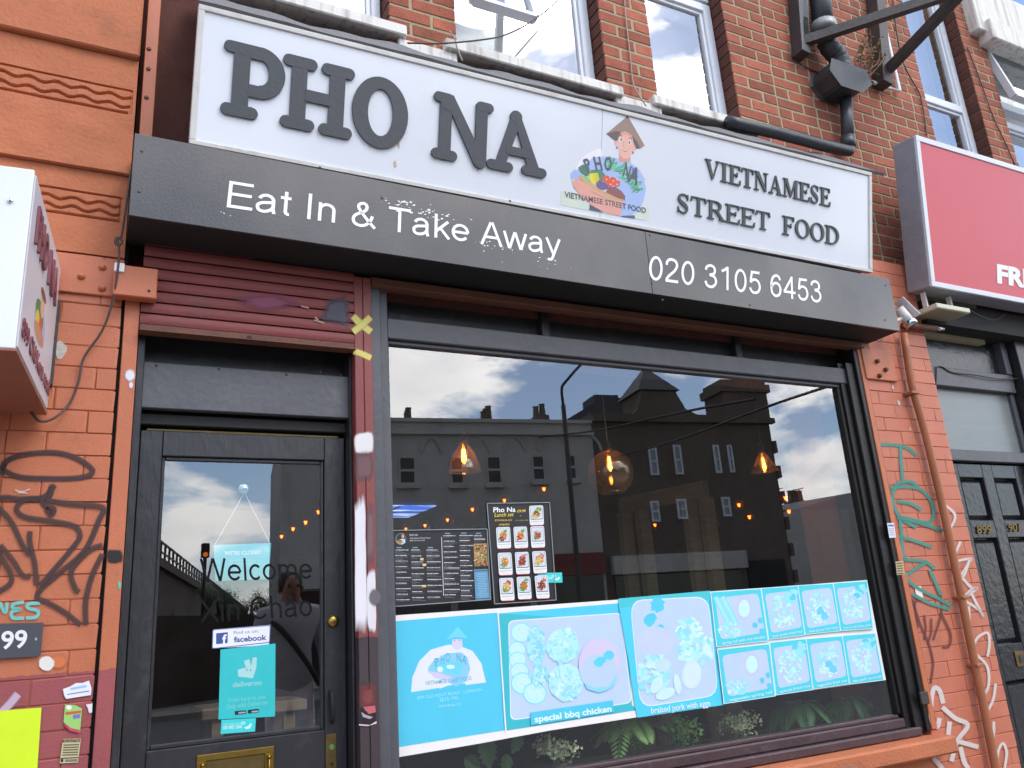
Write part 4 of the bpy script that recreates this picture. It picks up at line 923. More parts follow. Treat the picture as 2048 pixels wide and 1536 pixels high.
# rust runs under letters
rr = random.Random(6)
for px, py, w_, h_ in ((503, 220, 6, 20), (611, 260, 6, 12), (690, 262, 14, 10), (797, 290, 8, 22), (500, 172, 8, 8), (750, 175, 5, 10), (955, 340, 10, 4), (888, 320, 20, 4), (790, 330, 12, 22)):
    blot('rust_stain', [(px + w_ / 2 * math.cos(t * .7) * rr.uniform(.6, 1.1), py + h_ / 2 * math.sin(t * .7) * rr.uniform(.6, 1.1)) for t in range(9)], PS, c(206, 178, 140), sg, off=.0006, feather=.75)
# felt-covered board on top of the sign
ff = empty('sign_roof', (2, 0, 3.65), 'grey mineral felt strip and dark flashing along the top of the white sign', 'flashing')
n = 60; mb = MB(); V = []
for i in range(n + 1):
    u = (SL_ + .12) * i / n; z = stop(max(0, min(SL_, u))); wob = .006 * math.sin(u * 9) + .004 * math.sin(u * 23)
    a = S(u, z + .022 + wob * .4, -.012); b = Vector((a.x, .055, a.z + .322 + wob)); V += [a, a - SU * .02, b]
for i in range(n): mb.poly([V[3 * i], V[3 * i + 3], V[3 * i + 5], V[3 * i + 2]])
mb.build('felt', M['felt'], ff)
mb = MB()
for i in range(n): mb.poly([V[3 * i + 1], V[3 * i + 4], V[3 * i + 3], V[3 * i]])
mb.build('felt_edge', M['lead_dark'], ff)
# ================================================================== PRINTS, POSTERS, STICKERS
def Z(org, k): return org, k
PRT = M['print']
# ---- logo on the white sign (illustration of a farmer carrying a basket)
lg = Print(PS, (1100, 210), 6.145); lg.l = 2
lg.shape([(135, 1050), (640, 1115), (1222, 1270), (1210, 1425), (600, 1325), (130, 1225)], c(214, 222, 208))
lg.shape([(310, 800), (360, 690), (450, 600), (560, 545), (632, 535), (640, 640), (500, 720), (360, 790)], c(240, 236, 242))
lg.shape([(250, 850), (300, 795), (350, 800), (400, 860), (360, 900), (300, 905), (262, 925)], c(166, 188, 232))
lg.shape([(430, 720), (540, 640), (700, 630), (850, 660), (985, 700), (1100, 800), (1160, 900), (1178, 1030), (1150, 1180), (1090, 1310), (960, 1375), (860, 1360), (840, 1250), (700, 900), (500, 800)], c(172, 192, 236))
lg.shape([(735, 655), (800, 655), (770, 760), (715, 770)], c(120, 134, 200)); lg.shape([(1010, 760), (1080, 800), (1040, 930), (990, 920)], c(112, 128, 204))
lg.shape([(850, 600), (985, 620), (990, 690), (930, 715), (845, 690)], c(220, 158, 148))
lg.shape([(840, 400), (900, 330), (1000, 380), (1022, 440), (1035, 520), (1010, 600), (960, 660), (900, 655), (855, 600), (835, 500)], c(236, 184, 168))
lg.ell(812, 455, 18, 45, c(232, 172, 158)); lg.ell(1043, 520, 16, 40, c(232, 172, 158)); lg.ell(822, 525, 10, 16, c(110, 104, 110)); lg.ell(1021, 585, 9, 18, c(92, 88, 92))
lg.shape([(690, 355), (800, 440), (835, 430), (850, 380), (930, 330), (1010, 390), (1030, 470), (1060, 540), (1110, 535), (1165, 500), (960, 140), (945, 142)], c(160, 134, 124))
lg.shape([(690, 355), (800, 440), (828, 440), (840, 385), (870, 330), (800, 320)], c(110, 96, 98)); lg.shape([(1010, 380), (1025, 460), (1060, 538), (1110, 535), (1060, 430)], c(108, 94, 96))
lg.shape([(870, 335), (930, 322), (1005, 372), (1010, 400), (930, 360), (880, 372)], c(226, 160, 150)); lg.shape([(925, 150), (950, 136), (975, 160), (955, 162)], c(60, 54, 54))
lg.ell(870, 425, 20, 27, c(244, 236, 232)); lg.ell(874, 425, 11, 18, c(92, 84, 80)); lg.ell(978, 462, 20, 25, c(244, 236, 232)); lg.ell(976, 462, 11, 17, c(92, 84, 80))
lg.line([(848, 385), (866, 372), (885, 382)], 8, c(96, 76, 72)); lg.line([(970, 408), (990, 400), (1005, 418)], 8, c(96, 76, 72)); lg.line([(905, 450), (902, 510), (918, 528)], 5, c(206, 142, 130)); lg.line([(890, 552), (920, 570), (950, 562)], 9, c(150, 90, 84)); lg.line([(898, 556), (942, 562)], 5, c(250, 246, 244))
rr = random.Random(4)
for i in range(70):
    t = i / 70; a = rr.uniform(-1.0, .5); cx, cy = 660 + 380 * t + rr.uniform(-30, 30), 740 + 330 * t * t + rr.uniform(-30, 60)
    ln = rr.uniform(50, 120); dx, dy = math.cos(a) * ln, math.sin(a) * ln; g = rr.choice([c(92, 178, 130), c(110, 196, 146), c(76, 156, 116), c(128, 206, 152)])
    lg.shape([(cx, cy), (cx + dx + dy * .12, cy + dy - dx * .12), (cx + dx * 1.1, cy + dy * 1.1), (cx + dx - dy * .12, cy + dy + dx * .12)], g)
lg.shape([(345, 770), (400, 730), (480, 760), (500, 850), (440, 875), (380, 830)], c(84, 132, 112)); lg.shape([(500, 800), (620, 790), (680, 860), (640, 940), (560, 930), (500, 860)], c(92, 138, 118))
lg.shape([(380, 860), (470, 900), (560, 990), (700, 1080), (920, 1150), (900, 1190), (700, 1130), (480, 1010), (360, 890)], c(206, 172, 132))
lg.shape([(415, 870), (470, 880), (480, 960), (440, 920)], c(126, 206, 128))
for k in range(4): lg.shape([(480 + 28 * k, 850 - 6 * k), (505 + 28 * k, 835), (560 + 16 * k, 940 - 8 * k), (540 + 14 * k, 980 - 12 * k), (500 + 18 * k, 930)], c(240 - 8 * k, 226 - 8 * k, 70))
lg.ell(640, 990, 75, 52, c(122, 100, 148), 16, .3, .08, 2)
for q in ((690, 905), (770, 925), (820, 965), (740, 965)): lg.ell(*q, 44, 40, c(234, 96, 74), 14, 0, .1, 3); lg.ell(q[0] + 6, q[1] + 10, 10, 9, c(206, 230, 190), 8)
lg.shape([(690, 1070), (720, 1010), (800, 1005), (880, 1060), (925, 1120), (920, 1170), (820, 1140)], c(150, 98, 100))
lg.shape([(270, 935), (340, 895), (420, 950), (560, 1050), (720, 1140), (900, 1190), (880, 1300), (860, 1362), (700, 1330), (520, 1240), (380, 1120), (300, 1020)], c(232, 168, 154))
lg.shape([(480, 1040), (700, 1150), (860, 1195), (700, 1165), (540, 1090)], c(196, 160, 122))
lg.shape([(490, 1220), (560, 1260), (660, 1325), (480, 1290)], c(88, 100, 124)); lg.shape([(875, 1362), (1040, 1355), (1046, 1396), (870, 1372)], c(96, 108, 134))
GRY = c(98, 100, 108)
for ch, (bl, br, tl) in {'P': ((455, 830), (520, 800), (405, 680)), 'H': ((565, 800), (650, 800), (530, 640)), 'O': ((672, 800), (760, 800), (668, 645)), 'N': ((890, 865), (965, 915), (930, 710)), 'A': ((950, 930), (1075, 985), (1000, 745))}.items(): lg.text(ch, bl, br, tl, GRY, .03)
lg.text('VIETNAMESE STREET FOOD', (180, 1128), (1180, 1328), (178, 1062), c(92, 96, 104), .02)
lg.build('logo', PRT, sg, label='printed logo of a person in a conical hat with a basket of vegetables')

# ---- cyan food banner on the window
PB = plane_y(GY - .003)
bn = empty('food_banner', at(1260, 1400, GY), 'long faded cyan banner of food pictures along the window bottom', 'banner')
BQ = [(793, 1515), (1772, 1360), (1734, 1160), (787, 1231)]
top = [(787, 1231), (990, 1217), (1240, 1199), (1420, 1183), (1580, 1172), (1734, 1160)]; bot = [(1772, 1360), (1600, 1384), (1442, 1406), (1290, 1432), (1100, 1461), (960, 1487), (793, 1515)]
sh = MB(); P = [PB(*p, 0) for p in top[::-1] + bot[::-1]]
sh.prism([PB(*p, 0) for p in (top + bot)], (0, .0012, 0)); sh.build('sheet', M['paper'], bn)
b = Print(PB, (770, 1180), 3.938)
CY, TL, PK, LB = c(82, 196, 226), c(62, 184, 196), c(188, 208, 238), c(160, 230, 252)
b.shape([(66, 247), (882, 178), (945, 1105), (94, 1240)], CY)
b.shape([(205, 805), (215, 690), (270, 560), (360, 470), (490, 432), (560, 430), (690, 480), (760, 580), (795, 728), (635, 748), (632, 735), (500, 752), (428, 778), (430, 770)], c(224, 226, 240))
b.shape([(380, 560), (480, 500), (600, 490), (650, 530), (672, 620), (640, 720), (560, 760), (450, 700), (340, 650), (340, 610)], c(140, 200, 244)); b.shape([(370, 590), (500, 560), (620, 580), (590, 670), (420, 640)], c(110, 208, 236)); b.shape([(340, 640), (420, 650), (560, 700), (500, 720), (390, 690)], c(206, 200, 236))
b.ell(433, 625, 22, 24, c(216, 236, 220), 10, 0, .2); b.ell(515, 605, 32, 18, c(206, 236, 226), 10, 0, .2)
b.shape([(530, 390), (605, 385), (612, 440), (590, 470), (550, 470), (528, 440)], c(214, 206, 240)); b.shape([(485, 390), (572, 288), (655, 382), (610, 375), (545, 372)], c(116, 212, 226)); b.ell(548, 398, 5, 8, c(120, 160, 190), 8); b.ell(588, 396, 5, 8, c(120, 160, 190), 8)
DT = c(78, 172, 196)
for ch, bl, br, tl in (('P', (398, 606), (430, 590), (386, 545)), ('H', (440, 585), (468, 580), (438, 515)), ('O', (480, 565), (512, 560), (478, 500)), ('N', (565, 560), (598, 570), (563, 500)), ('A', (600, 572), (640, 588), (608, 510))): b.text(ch, bl, br, tl, DT, .01)
b.text('VIETNAMESE STREET FOOD', (318, 750), (683, 708), (316, 720), DT, .01)
LT = c(160, 226, 246)
b.text('899 OLD KENT ROAD . LONDON', (256, 862), (762, 795), (256, 838), LT); b.text('SE15 1NL', (432, 880), (580, 858), (432, 852), LT); b.text('0744.8656.232', (428, 926), (600, 905), (428, 908), LT)
b.shape([(895, 184), (1892, 100), (1945, 905), (1990, 945), (955, 1108)], TL); b.shape([(895, 184), (1892, 100), (1898, 190), (1400, 215)], c(80, 200, 236))
def tray(Q, r=.06): b.rr(Q, r, c(220, 234, 250)); cx = sum(p[0] for p in Q) / 4; cy = sum(p[1] for p in Q) / 4; b.rr([(cx + (x - cx) * .985, cy + (y - cy) * .98) for x, y in Q], r, PK)
tray([(970, 240), (1865, 178), (1945, 890), (988, 1030)])
rr = random.Random(12)
FC = [c(180, 233, 246), c(167, 229, 244), c(195, 236, 246), c(155, 224, 241), c(205, 237, 246), c(149, 220, 238)]
def texture(cx, cy, rx, ry, n, s, cols=FC, sd=1, el=2.2):
    r2 = random.Random(sd)
    for _ in range(n):
        a = r2.random() * 6.28; q = math.sqrt(r2.random()); x, y = cx + rx * q * math.cos(a), cy + ry * q * math.sin(a); k = s * r2.uniform(.5, 1.3)
        b.ell(x, y, k, k / r2.uniform(1, el), r2.choice(cols), 7, r2.random() * 3.1, .25, int(r2.random() * 999))
def cuke(x, y, r): b.ell(x, y, r, r * .92, c(139, 215, 235), 24); b.ell(x, y, r * .9, r * .82, c(188, 233, 238), 24); b.ell(x, y, r * .55, r * .48, c(198, 232, 232), 16, 0, .08); texture(x, y, r * .45, r * .4, 10, r * .07, sd=int(x))
for q in ((1075, 335, 85), (1040, 470, 70), (1045, 550, 70), (1060, 640, 75), (1085, 735, 95), (1180, 815, 95)): cuke(*q)
texture(1190, 440, 65, 150, 90, 26, [c(139, 212, 231), c(151, 221, 236), c(186, 232, 243), c(167, 227, 241)], 5, 3.5); texture(1215, 680, 65, 90, 50, 24, [c(139, 212, 231), c(151, 221, 236), c(186, 232, 243)], 6, 3.5)
b.ell(1400, 440, 130, 135, c(180, 231, 241), 26, 0, .05, 3); b.ell(1425, 730, 140, 145, c(182, 231, 240), 26, 0, .04, 4); texture(1400, 440, 125, 130, 80, 22, sd=8); texture(1425, 730, 130, 135, 90, 22, sd=9); b.ell(1440, 660, 62, 80, c(188, 233, 241), 18); texture(1445, 650, 30, 60, 18, 14, [c(155, 222, 238), c(167, 227, 241)], 14)
b.ell(1690, 590, 165, 210, c(210, 200, 240), 30); b.ell(1690, 650, 150, 150, c(186, 206, 246), 26); b.shape([(1570, 730), (1650, 770), (1760, 760), (1800, 700), (1830, 640), (1800, 760), (1690, 810), (1590, 780)], c(140, 212, 246))
b.ell(1690, 565, 48, 38, c(96, 206, 236), 16, -.4, .14, 2); b.ell(1765, 515, 45, 38, c(96, 206, 236), 16, -.4, .14, 3)
b.shape([(1145, 965), (1795, 868), (1805, 960), (1150, 1065)], CY); b.text('special bbq chicken', (1180, 1042), (1785, 955), (1176, 995), c(214, 240, 250), .03)
b.shape([(888, 180), (896, 179), (957, 1108), (946, 1109)], c(230, 236, 244))
# right half in a second crop
b.org, b.k = (1250, 1140), 3.15
b.shape([(-40, 180), (535, 130), (625, 850), (80, 930), (65, 870), (20, 560), (-40, 220)], c(80, 204, 232)); b.shape([(520, 132), (535, 130), (628, 850), (612, 852)], c(66, 180, 198)); b.shape([(-40, 180), (535, 130), (540, 190), (300, 200), (-30, 240)], c(72, 196, 206))
tray([(30, 190), (525, 165), (590, 790), (95, 870)], .16)
for q in ((205, 220, 45, 45), (160, 310, 38, 46), (215, 385, 45, 40)): b.ell(*q, c(84, 200, 232), 18, .3, .2, int(q[0]))
b.ell(190, 450, 115, 95, c(196, 206, 246), 26)
texture(410, 380, 75, 75, 40, 26, sd=21); texture(440, 500, 110, 90, 60, 28, sd=22); b.ell(420, 660, 62, 90, c(205, 227, 232), 26, .1); b.ell(425, 655, 48, 72, c(210, 229, 231), 22, .1)
texture(180, 660, 100, 120, 110, 24, [c(164, 227, 241), c(180, 232, 244), c(149, 221, 237), c(198, 234, 244)], 23, 4); b.ell(200, 725, 34, 60, c(198, 231, 233), 16, .5); b.ell(240, 600, 50, 44, c(192, 221, 243), 16); b.ell(330, 720, 22, 66, c(205, 231, 232), 16, -.15); b.ell(255, 780, 66, 34, c(201, 232, 232), 16, -.4)
b.text('braised pork with eggs', (165, 905), (538, 855), (162, 868), c(210, 240, 252), .02)
GRID = [[(537, 138), (857, 114), (905, 448), (575, 485)], [(857, 114), (1088, 96), (1135, 412), (905, 440)], [(1088, 96), (1310, 82), (1360, 385), (1135, 408)], [(1310, 82), (1525, 66), (1565, 370), (1360, 385)],
        [(580, 500), (910, 462), (950, 795), (622, 845)], [(910, 455), (1140, 430), (1185, 755), (950, 790)], [(1140, 432), (1368, 412), (1415, 720), (1185, 752)], [(1368, 412), (1575, 395), (1632, 695), (1415, 720)]]
TX = ['spring roll with rice noodles', 'beef pickle fried rice', 'sweet and sour fried chicken', 'fried rice with chicken, prawn', 'vegetable spring roll', 'special fried rice', 'vegetable fried rice', 'bbq pork vermicelli']
for gi, Q in enumerate(GRID):
    b.shape(Q, c(226, 238, 246)); cx = sum(p[0] for p in Q) / 4; cy = sum(p[1] for p in Q) / 4
    I = lambda u, v: tuple((Vector(Q[0]) * (1 - u) + Vector(Q[1]) * u) * (1 - v) + (Vector(Q[3]) * (1 - u) + Vector(Q[2]) * u) * v)
    b.shape([I(.015, .01), I(.99, .015), I(.985, .99), I(.015, .99)], c(76, 206, 220))
    b.rr([I(.08, .12), I(.93, .09), I(.95, .83), I(.1, .88)], .12, PK)
    wx, wy = (Q[1][0] - Q[0][0]), (Q[3][1] - Q[0][1])
    if gi in (0, 4):
        if gi == 0:
            for k in (0, 1): b.line([I(.1 + .13 * k, .12), I(.3 + .13 * k, .62)], 34, c(130, 216, 236)); b.line([I(.1 + .13 * k, .12), I(.3 + .13 * k, .62)], 22, c(160, 228, 240))
        b.ell(*I(.62, .35), wx * .16, wy * .22, c(196, 200, 244), 22); b.ell(*I(.62, .35), wx * .11, wy * .16, c(196, 238, 236), 18)
        p = I(.3, .72); texture(p[0], p[1], wx * .22, wy * .13, 60, 15, sd=30 + gi, el=4); 
        for u, v in ((.78, .68), (.9, .6), (.9, .8)): b.ell(*I(u, v), 16, 20, c(96, 200, 232), 10, 0, .25, gi)
    else:
        p = I(.5, .45); texture(p[0], p[1], wx * .32, wy * .28, 75, 14, sd=40 + gi, el=3); p = I(.5, .68); texture(p[0], p[1], wx * .26, wy * .12, 30, 11, [c(206, 240, 230), c(180, 236, 236), c(214, 238, 226)], 50 + gi, 3)
        if gi % 2: p = I(.78, .2); texture(p[0], p[1], wx * .16, wy * .12, 16, 20, [c(96, 204, 226), c(150, 226, 238)], 60 + gi)
        else:
            for u, v in ((.52, .55), (.62, .66)): b.ell(*I(u, v), 22, 26, c(110, 204, 234), 12, 0, .2, gi)
    b.text(TX[gi], I(.12, .965), I(.94, .935), I(.12, .915), c(206, 238, 250), .01)
b.build('artwork', PRT, bn)

# ---- landscape menu and lunch menu in clear holders
def holder(Q, name, label, y=GY - .004):
    e = empty(name, at(*Q[0], y), label, 'menu poster'); pf = plane_y(y)
    cx = sum(p[0] for p in Q) / 4; cy = sum(p[1] for p in Q) / 4
    MB().prism([pf(*p, 0) for p in Q], (0, .0015, 0)).build('sheet', M['menu_black'], e)
    O = [(cx + (x - cx) * 1.05, cy + (y_ - cy) * 1.06) for x, y_ in Q]
    fr = MB()
    for i in range(4):
        a, b_ = pf(*Q[i], .003), pf(*Q[(i + 1) % 4], .003); fr.bar(a, b_, .003, .004, up=(0, -1, 0))
    fr.build('edge_bead', M['holder_edge'], e)
    ho = MB(); ho.prism([pf(*p, -.002) for p in O], (0, .001, 0)); ho.build('clear_back', M['acrylic'], e)
    return e, pf
mat('menu_black', c(46, 46, 50), .35, .06, 5); mat('holder_edge', c(150, 152, 156), .25, .05, 8)
MQ = [(785, 1061), (974, 1058), (981, 1199), (788, 1213)]
e, pf = holder(MQ, 'menu_poster', 'landscape black menu sheet with six columns of small print behind the window')
m_ = Print(pf, (780, 1040), 8.777); WT, GYc = c(214, 214, 216), c(120, 120, 124)
m_.ell(190, 335, 92, 100, c(150, 152, 156), 24); m_.ell(192, 335, 84, 94, c(48, 50, 54), 24); m_.shape([(115, 370), (200, 330), (262, 330), (270, 400), (215, 428), (140, 410)], c(196, 210, 222)); m_.shape([(110, 360), (180, 350), (240, 390), (180, 425), (125, 400)], c(206, 130, 90)); m_.shape([(120, 365), (160, 335), (215, 360), (180, 390)], c(84, 130, 70)); m_.ell(226, 288, 24, 32, c(214, 160, 130), 12); m_.shape([(185, 262), (225, 222), (265, 262)], c(150, 104, 70))
m_.text('PHO NA', (345, 282), (492, 278), (345, 250), WT, .01); m_.text('Vietnamese Street Food', (347, 332), (705, 325), (347, 305), WT); m_.text('899 old kent road', (349, 374), (606, 366), (349, 350), WT)
m_.shape([(900, 298), (910, 298), (946, 1328), (936, 1328)], WT)
rr = random.Random(17)
cols = [(85, 490, 345, 1490, 10), (365, 490, 600, 1460, 9), (635, 490, 905, 1450, 9), (935, 240, 1200, 1400, 12), (1220, 235, 1460, 1410, 13), (1475, 240, 1680, 390, 2)]
for (x0, y0, x1, y1, n_) in cols:
    m_.text('MENU'[:0] or '-', (x0, y0), (x0, y0), (x0, y0 - 1), WT) if False else None
    m_.shape([(x0 + 30, y0 - 14), (x0 + 120, y0 - 15), (x0 + 120, y0 + 4), (x0 + 30, y0 + 5)], c(120, 160, 164))
    for i in range(n_):
        y = y0 + 30 + (y1 - y0 - 30) * i / n_; sk = 30 * (y - 240) / 1200
        wd = rr.uniform(.62, .98) * (x1 - x0); x = x0 + sk
        while x < x0 + sk + wd: q = rr.uniform(14, 36); m_.poly([m_.w(p) for p in ((x, y), (x + q, y - .5), (x + q, y + 13), (x, y + 13.5))], WT if rr.random() < .8 else c(170, 170, 172)); x += q + 5
        for j in range(1, rr.choice((2, 3, 4))):
            yy = y + 8 + 22 * j; x = x0 + sk; wd = rr.uniform(.3, .95) * (x1 - x0)
            while x < x0 + sk + wd: q = rr.uniform(10, 30); m_.poly([m_.w(p) for p in ((x, yy), (x + q, yy - .5), (x + q, yy + 7), (x, yy + 7.5))], GYc); x += q + 6
for x, y, w_, h_ in ((530, 668, 58, 46), (570, 768, 66, 44), (556, 1142, 80, 40)): m_.l = 6; m_.shape([(x, y), (x + w_, y - 2), (x + w_, y + h_), (x, y + h_)], c(206, 206, 150)); m_.shape([(x, y + h_ * .7), (x + w_, y + h_ * .68), (x + w_, y + h_), (x, y + h_)], c(216, 140, 70))
m_.shape([(1465, 415), (1700, 408), (1720, 805), (1485, 815)], c(170, 130, 84))
for i in range(120): m_.ell(rr.uniform(1490, 1695), rr.uniform(430, 795), rr.uniform(8, 26), rr.uniform(6, 18), rr.choice([c(196, 160, 110), c(120, 72, 44), c(90, 140, 66), c(214, 186, 140), c(150, 60, 40), c(60, 44, 34)]), 8, rr.random() * 3, .2, i)
m_.shape([(1472, 868), (1718, 862), (1755, 1405), (1502, 1415)], c(96, 146, 178)); m_.shape([(1474, 890), (1720, 884), (1720, 896), (1475, 902)], c(36, 52, 66)); m_.shape([(1500, 1382), (1752, 1368), (1753, 1380), (1500, 1394)], c(36, 52, 66))
for i in range(15): y = 930 + i * 30; q = rr.uniform(50, 95); cx = 1600 + i * 2.2; m_.shape([(cx - q, y), (cx + q, y - 4), (cx + q, y + 6), (cx - q, y + 10)], c(140, 184, 208))
m_.build('print', PRT, e)
LQ = [(974, 1007), (1099, 1005), (1112, 1200), (989, 1208)]
e, pf = holder(LQ, 'menu_poster', 'upright black lunch menu sheet with ten framed dish photos in the window')
m_ = Print(pf, (970, 1000), 7.3125); YL = c(236, 206, 60)
m_.text('Pho Na', (122, 178), (446, 172), (122, 110), c(240, 240, 242), .02); m_.text('Lunch set', (138, 246), (415, 236), (148, 190), YL, .005); m_.text('0744.8656.232', (146, 310), (396, 304), (146, 286), YL); m_.text('menu', (208, 374), (352, 366), (214, 340), YL, .005); m_.text('£9.99', (472, 180), (594, 176), (472, 144), YL, .01); m_.text('+', (510, 242), (530, 240), (510, 226), YL, .02); m_.text('1 SOFT DRINK (FREE)', (440, 306), (634, 302), (440, 292), c(200, 176, 60))
def card(x0, y0, x1, y1, sk, pal, sd, txt):
    Q = [(x0, y0), (x1, y0 - 8), (x1 + sk, y1 - 8), (x0 + sk, y1)]
    m_.rr([(p[0], p[1] + 10) for p in Q], .12, c(190, 60, 56)); m_.rr(Q, .12, c(232, 234, 236))
    I = lambda u, v: tuple((Vector(Q[0]) * (1 - u) + Vector(Q[1]) * u) * (1 - v) + (Vector(Q[3]) * (1 - u) + Vector(Q[2]) * u) * v)
    m_.rr([I(.07, .04), I(.95, .04), I(.95, .72), I(.07, .72)], .1, c(58, 62, 70)); m_.rr([I(.09, .05), I(.93, .05), I(.93, .69), I(.09, .69)], .1, pal[0]); r2 = random.Random(sd)
    lx, ly = (x1 - x0), (y1 - y0)
    for cc, (u, v, ru, rv, n_) in zip(pal[1:], ((.5, .4, .28, .22, 46), (.5, .42, .22, .16, 40), (.68, .2, .16, .1, 14), (.35, .55, .2, .1, 16))):
        for _ in range(n_):
            a = r2.random() * 6.28; q = math.sqrt(r2.random()); p = I(u + ru * q * math.cos(a), v + rv * q * math.sin(a)); k = r2.uniform(.6, 1.3); f_c = r2.uniform(.7, 1.25)
            m_.ell(*p, 12 * k, 8 * k, (cc[0] * f_c, cc[1] * f_c, cc[2] * f_c, 1), 7, r2.random() * 3, .2, int(r2.random() * 99))
    m_.text(txt, I(.1, .84), I(.92, .83), I(.1, .79), c(84, 84, 90))
    for k in range(5): m_.ell(*I(.3 + .11 * k, .93), 6, 6, c(226, 196, 160), 6)
PL, BR, OR, GN, YE, RD = c(206, 212, 220), c(120, 68, 44), c(206, 110, 50), c(96, 160, 70), c(222, 190, 96), c(176, 52, 36)
cards = [(645, 85, 850, 370, 12, (PL, YE, BR, GN, YE), 'beef pickle fried rice'), (162, 400, 365, 710, 18, (PL, YE, OR, GN, BR), 'fried rice with chicken'), (415, 395, 612, 705, 20, (PL, YE, OR, GN, RD), 'vegetable fried rice'), (662, 388, 862, 698, 18, (PL, OR, RD, PL, GN), 'special bbq chicken'),
    (184, 775, 385, 1100, 22, (PL, YE, OR, PL, GN), 'special fried rice'), (436, 765, 636, 1085, 22, (PL, RD, BR, RD, RD), 'braised pork and egg'), (688, 752, 885, 1072, 24, (PL, OR, YE, OR, YE), 'vegetable spring roll'),
    (206, 1145, 410, 1472, 24, (PL, OR, YE, RD, GN), 'spring rolls with noodle'), (462, 1125, 660, 1452, 24, (PL, RD, OR, GN, GN), 'sweet and sour chicken'), (724, 1110, 915, 1440, 32, (PL, RD, BR, OR, RD), 'bbq pork vermicelli')]
for i, q in enumerate(cards): card(*q[:6], 70 + i, q[6])
m_.build('print', PRT, e)

# ---- stickers: one thin sheet plus print each
def sticker(name, Q, y, col, label, cat='sticker', org=(0, 0), k=1.0):
    pf = plane_y(y); o = Print(pf, org, k); base = [((x - org[0]) * k, (yy - org[1]) * k) for x, yy in Q]
    s = MB(); s.prism([pf(*p, 0) for p in Q], (0, .0006, 0))
    e = empty(name, pf(*Q[0], 0), label, cat); sm = s.build('sheet', mat('sheet_' + name, col, .4, .04, 12), e)
    return e, o
YD = DY + .019
e, o = sticker('delivery_phone_sticker', [(1075, 1146), (1124, 1145), (1125, 1165), (1077, 1166)], GY - .008, c(64, 208, 208), 'small cyan phone sticker overlapping the lunch menu on the window', org=(970, 1000), k=7.3125)
o.text('WE DELIVER', (800, 1120), (980, 1118), (800, 1106), c(190, 236, 238)); o.text('020 8002 2848', (802, 1158), (986, 1155), (802, 1130), c(206, 240, 240), .02); o.ell(1008, 1112, 32, 26, c(140, 224, 226), 14, 0, .1); o.shape([(1015, 1150), (1060, 1140), (1080, 1118), (1092, 1125), (1090, 1160), (1050, 1178), (1022, 1172)], c(200, 240, 238)); o.build('print', PRT, e)
e, o = sticker('social_sticker', [(427, 1259), (540, 1250), (538, 1290), (424, 1297)], YD, c(232, 232, 244), 'white sticker reading Find us on facebook on the door pane', org=(290, 1060), k=3.573)
BL_ = c(62, 84, 150); o.rr([(482, 712), (898, 680), (892, 806), (478, 850)], .06, c(96, 110, 170)); o.rr([(488, 716), (892, 686), (886, 800), (484, 844)], .06, c(232, 232, 244)); o.rr([(508, 738), (592, 730), (590, 808), (508, 816)], .08, BL_); o.text('f', (552, 812), (584, 808), (552, 752), c(236, 238, 246), .03)
o.text('Find us on:', (635, 745), (812, 732), (634, 722), c(100, 96, 130)); o.text('facebook', (636, 802), (870, 785), (634, 765), c(70, 84, 140), .03); o.build('print', PRT, e)
e, o = sticker('delivery_sticker', [(441, 1299), (551, 1287), (550, 1433), (437, 1439)], YD - .001, c(52, 190, 194), 'tall teal delivery sticker on the door pane under the white one', org=(290, 1060), k=3.573)
LTe = c(170, 214, 214)
o.shape([(662, 1000), (705, 985), (722, 990), (706, 935), (745, 922), (758, 975), (770, 910), (800, 910), (796, 985), (770, 1060), (668, 1048)], LTe); o.ell(728, 1000, 5, 8, c(60, 170, 176), 8); o.ell(754, 1002, 5, 8, c(60, 170, 176), 8)
o.text('deliveroo', (625, 1124), (836, 1106), (627, 1088), c(140, 206, 208), .03); o.text('From here to you', (595, 1230), (858, 1205), (596, 1200), c(120, 204, 206), .01); o.text('Only with Deliveroo', (582, 1280), (875, 1245), (582, 1248), c(120, 204, 206), .01)
o.rr([(642, 1294), (722, 1288), (722, 1314), (642, 1322)], .12, c(30, 40, 44)); o.rr([(735, 1286), (814, 1278), (814, 1304), (735, 1312)], .12, c(30, 40, 44))
for x in (668, 762): o.shape([(x, 1302 - (x > 700) * 8), (x + 48, 1298 - (x > 700) * 8), (x + 48, 1308 - (x > 700) * 8), (x, 1312 - (x > 700) * 8)], c(170, 180, 184))
o.build('print', PRT, e)
e, o = sticker('delivery_phone_sticker', [(443, 1440), (512, 1436), (510, 1463), (441, 1468)], YD, c(64, 206, 210), 'small cyan phone sticker on the door pane below the teal sticker', org=(290, 1060), k=3.573)
o.text('WE DELIVER', (560, 1398), (690, 1390), (560, 1384), c(180, 232, 234)); o.text('020 8002 2848', (558, 1424), (692, 1416), (558, 1402), c(200, 238, 238), .02); o.ell(702, 1380, 16, 14, c(150, 226, 228), 12, 0, .1); o.shape([(708, 1410), (740, 1398), (756, 1378), (764, 1392), (750, 1418), (720, 1424)], c(196, 238, 238)); o.build('print', PRT, e)
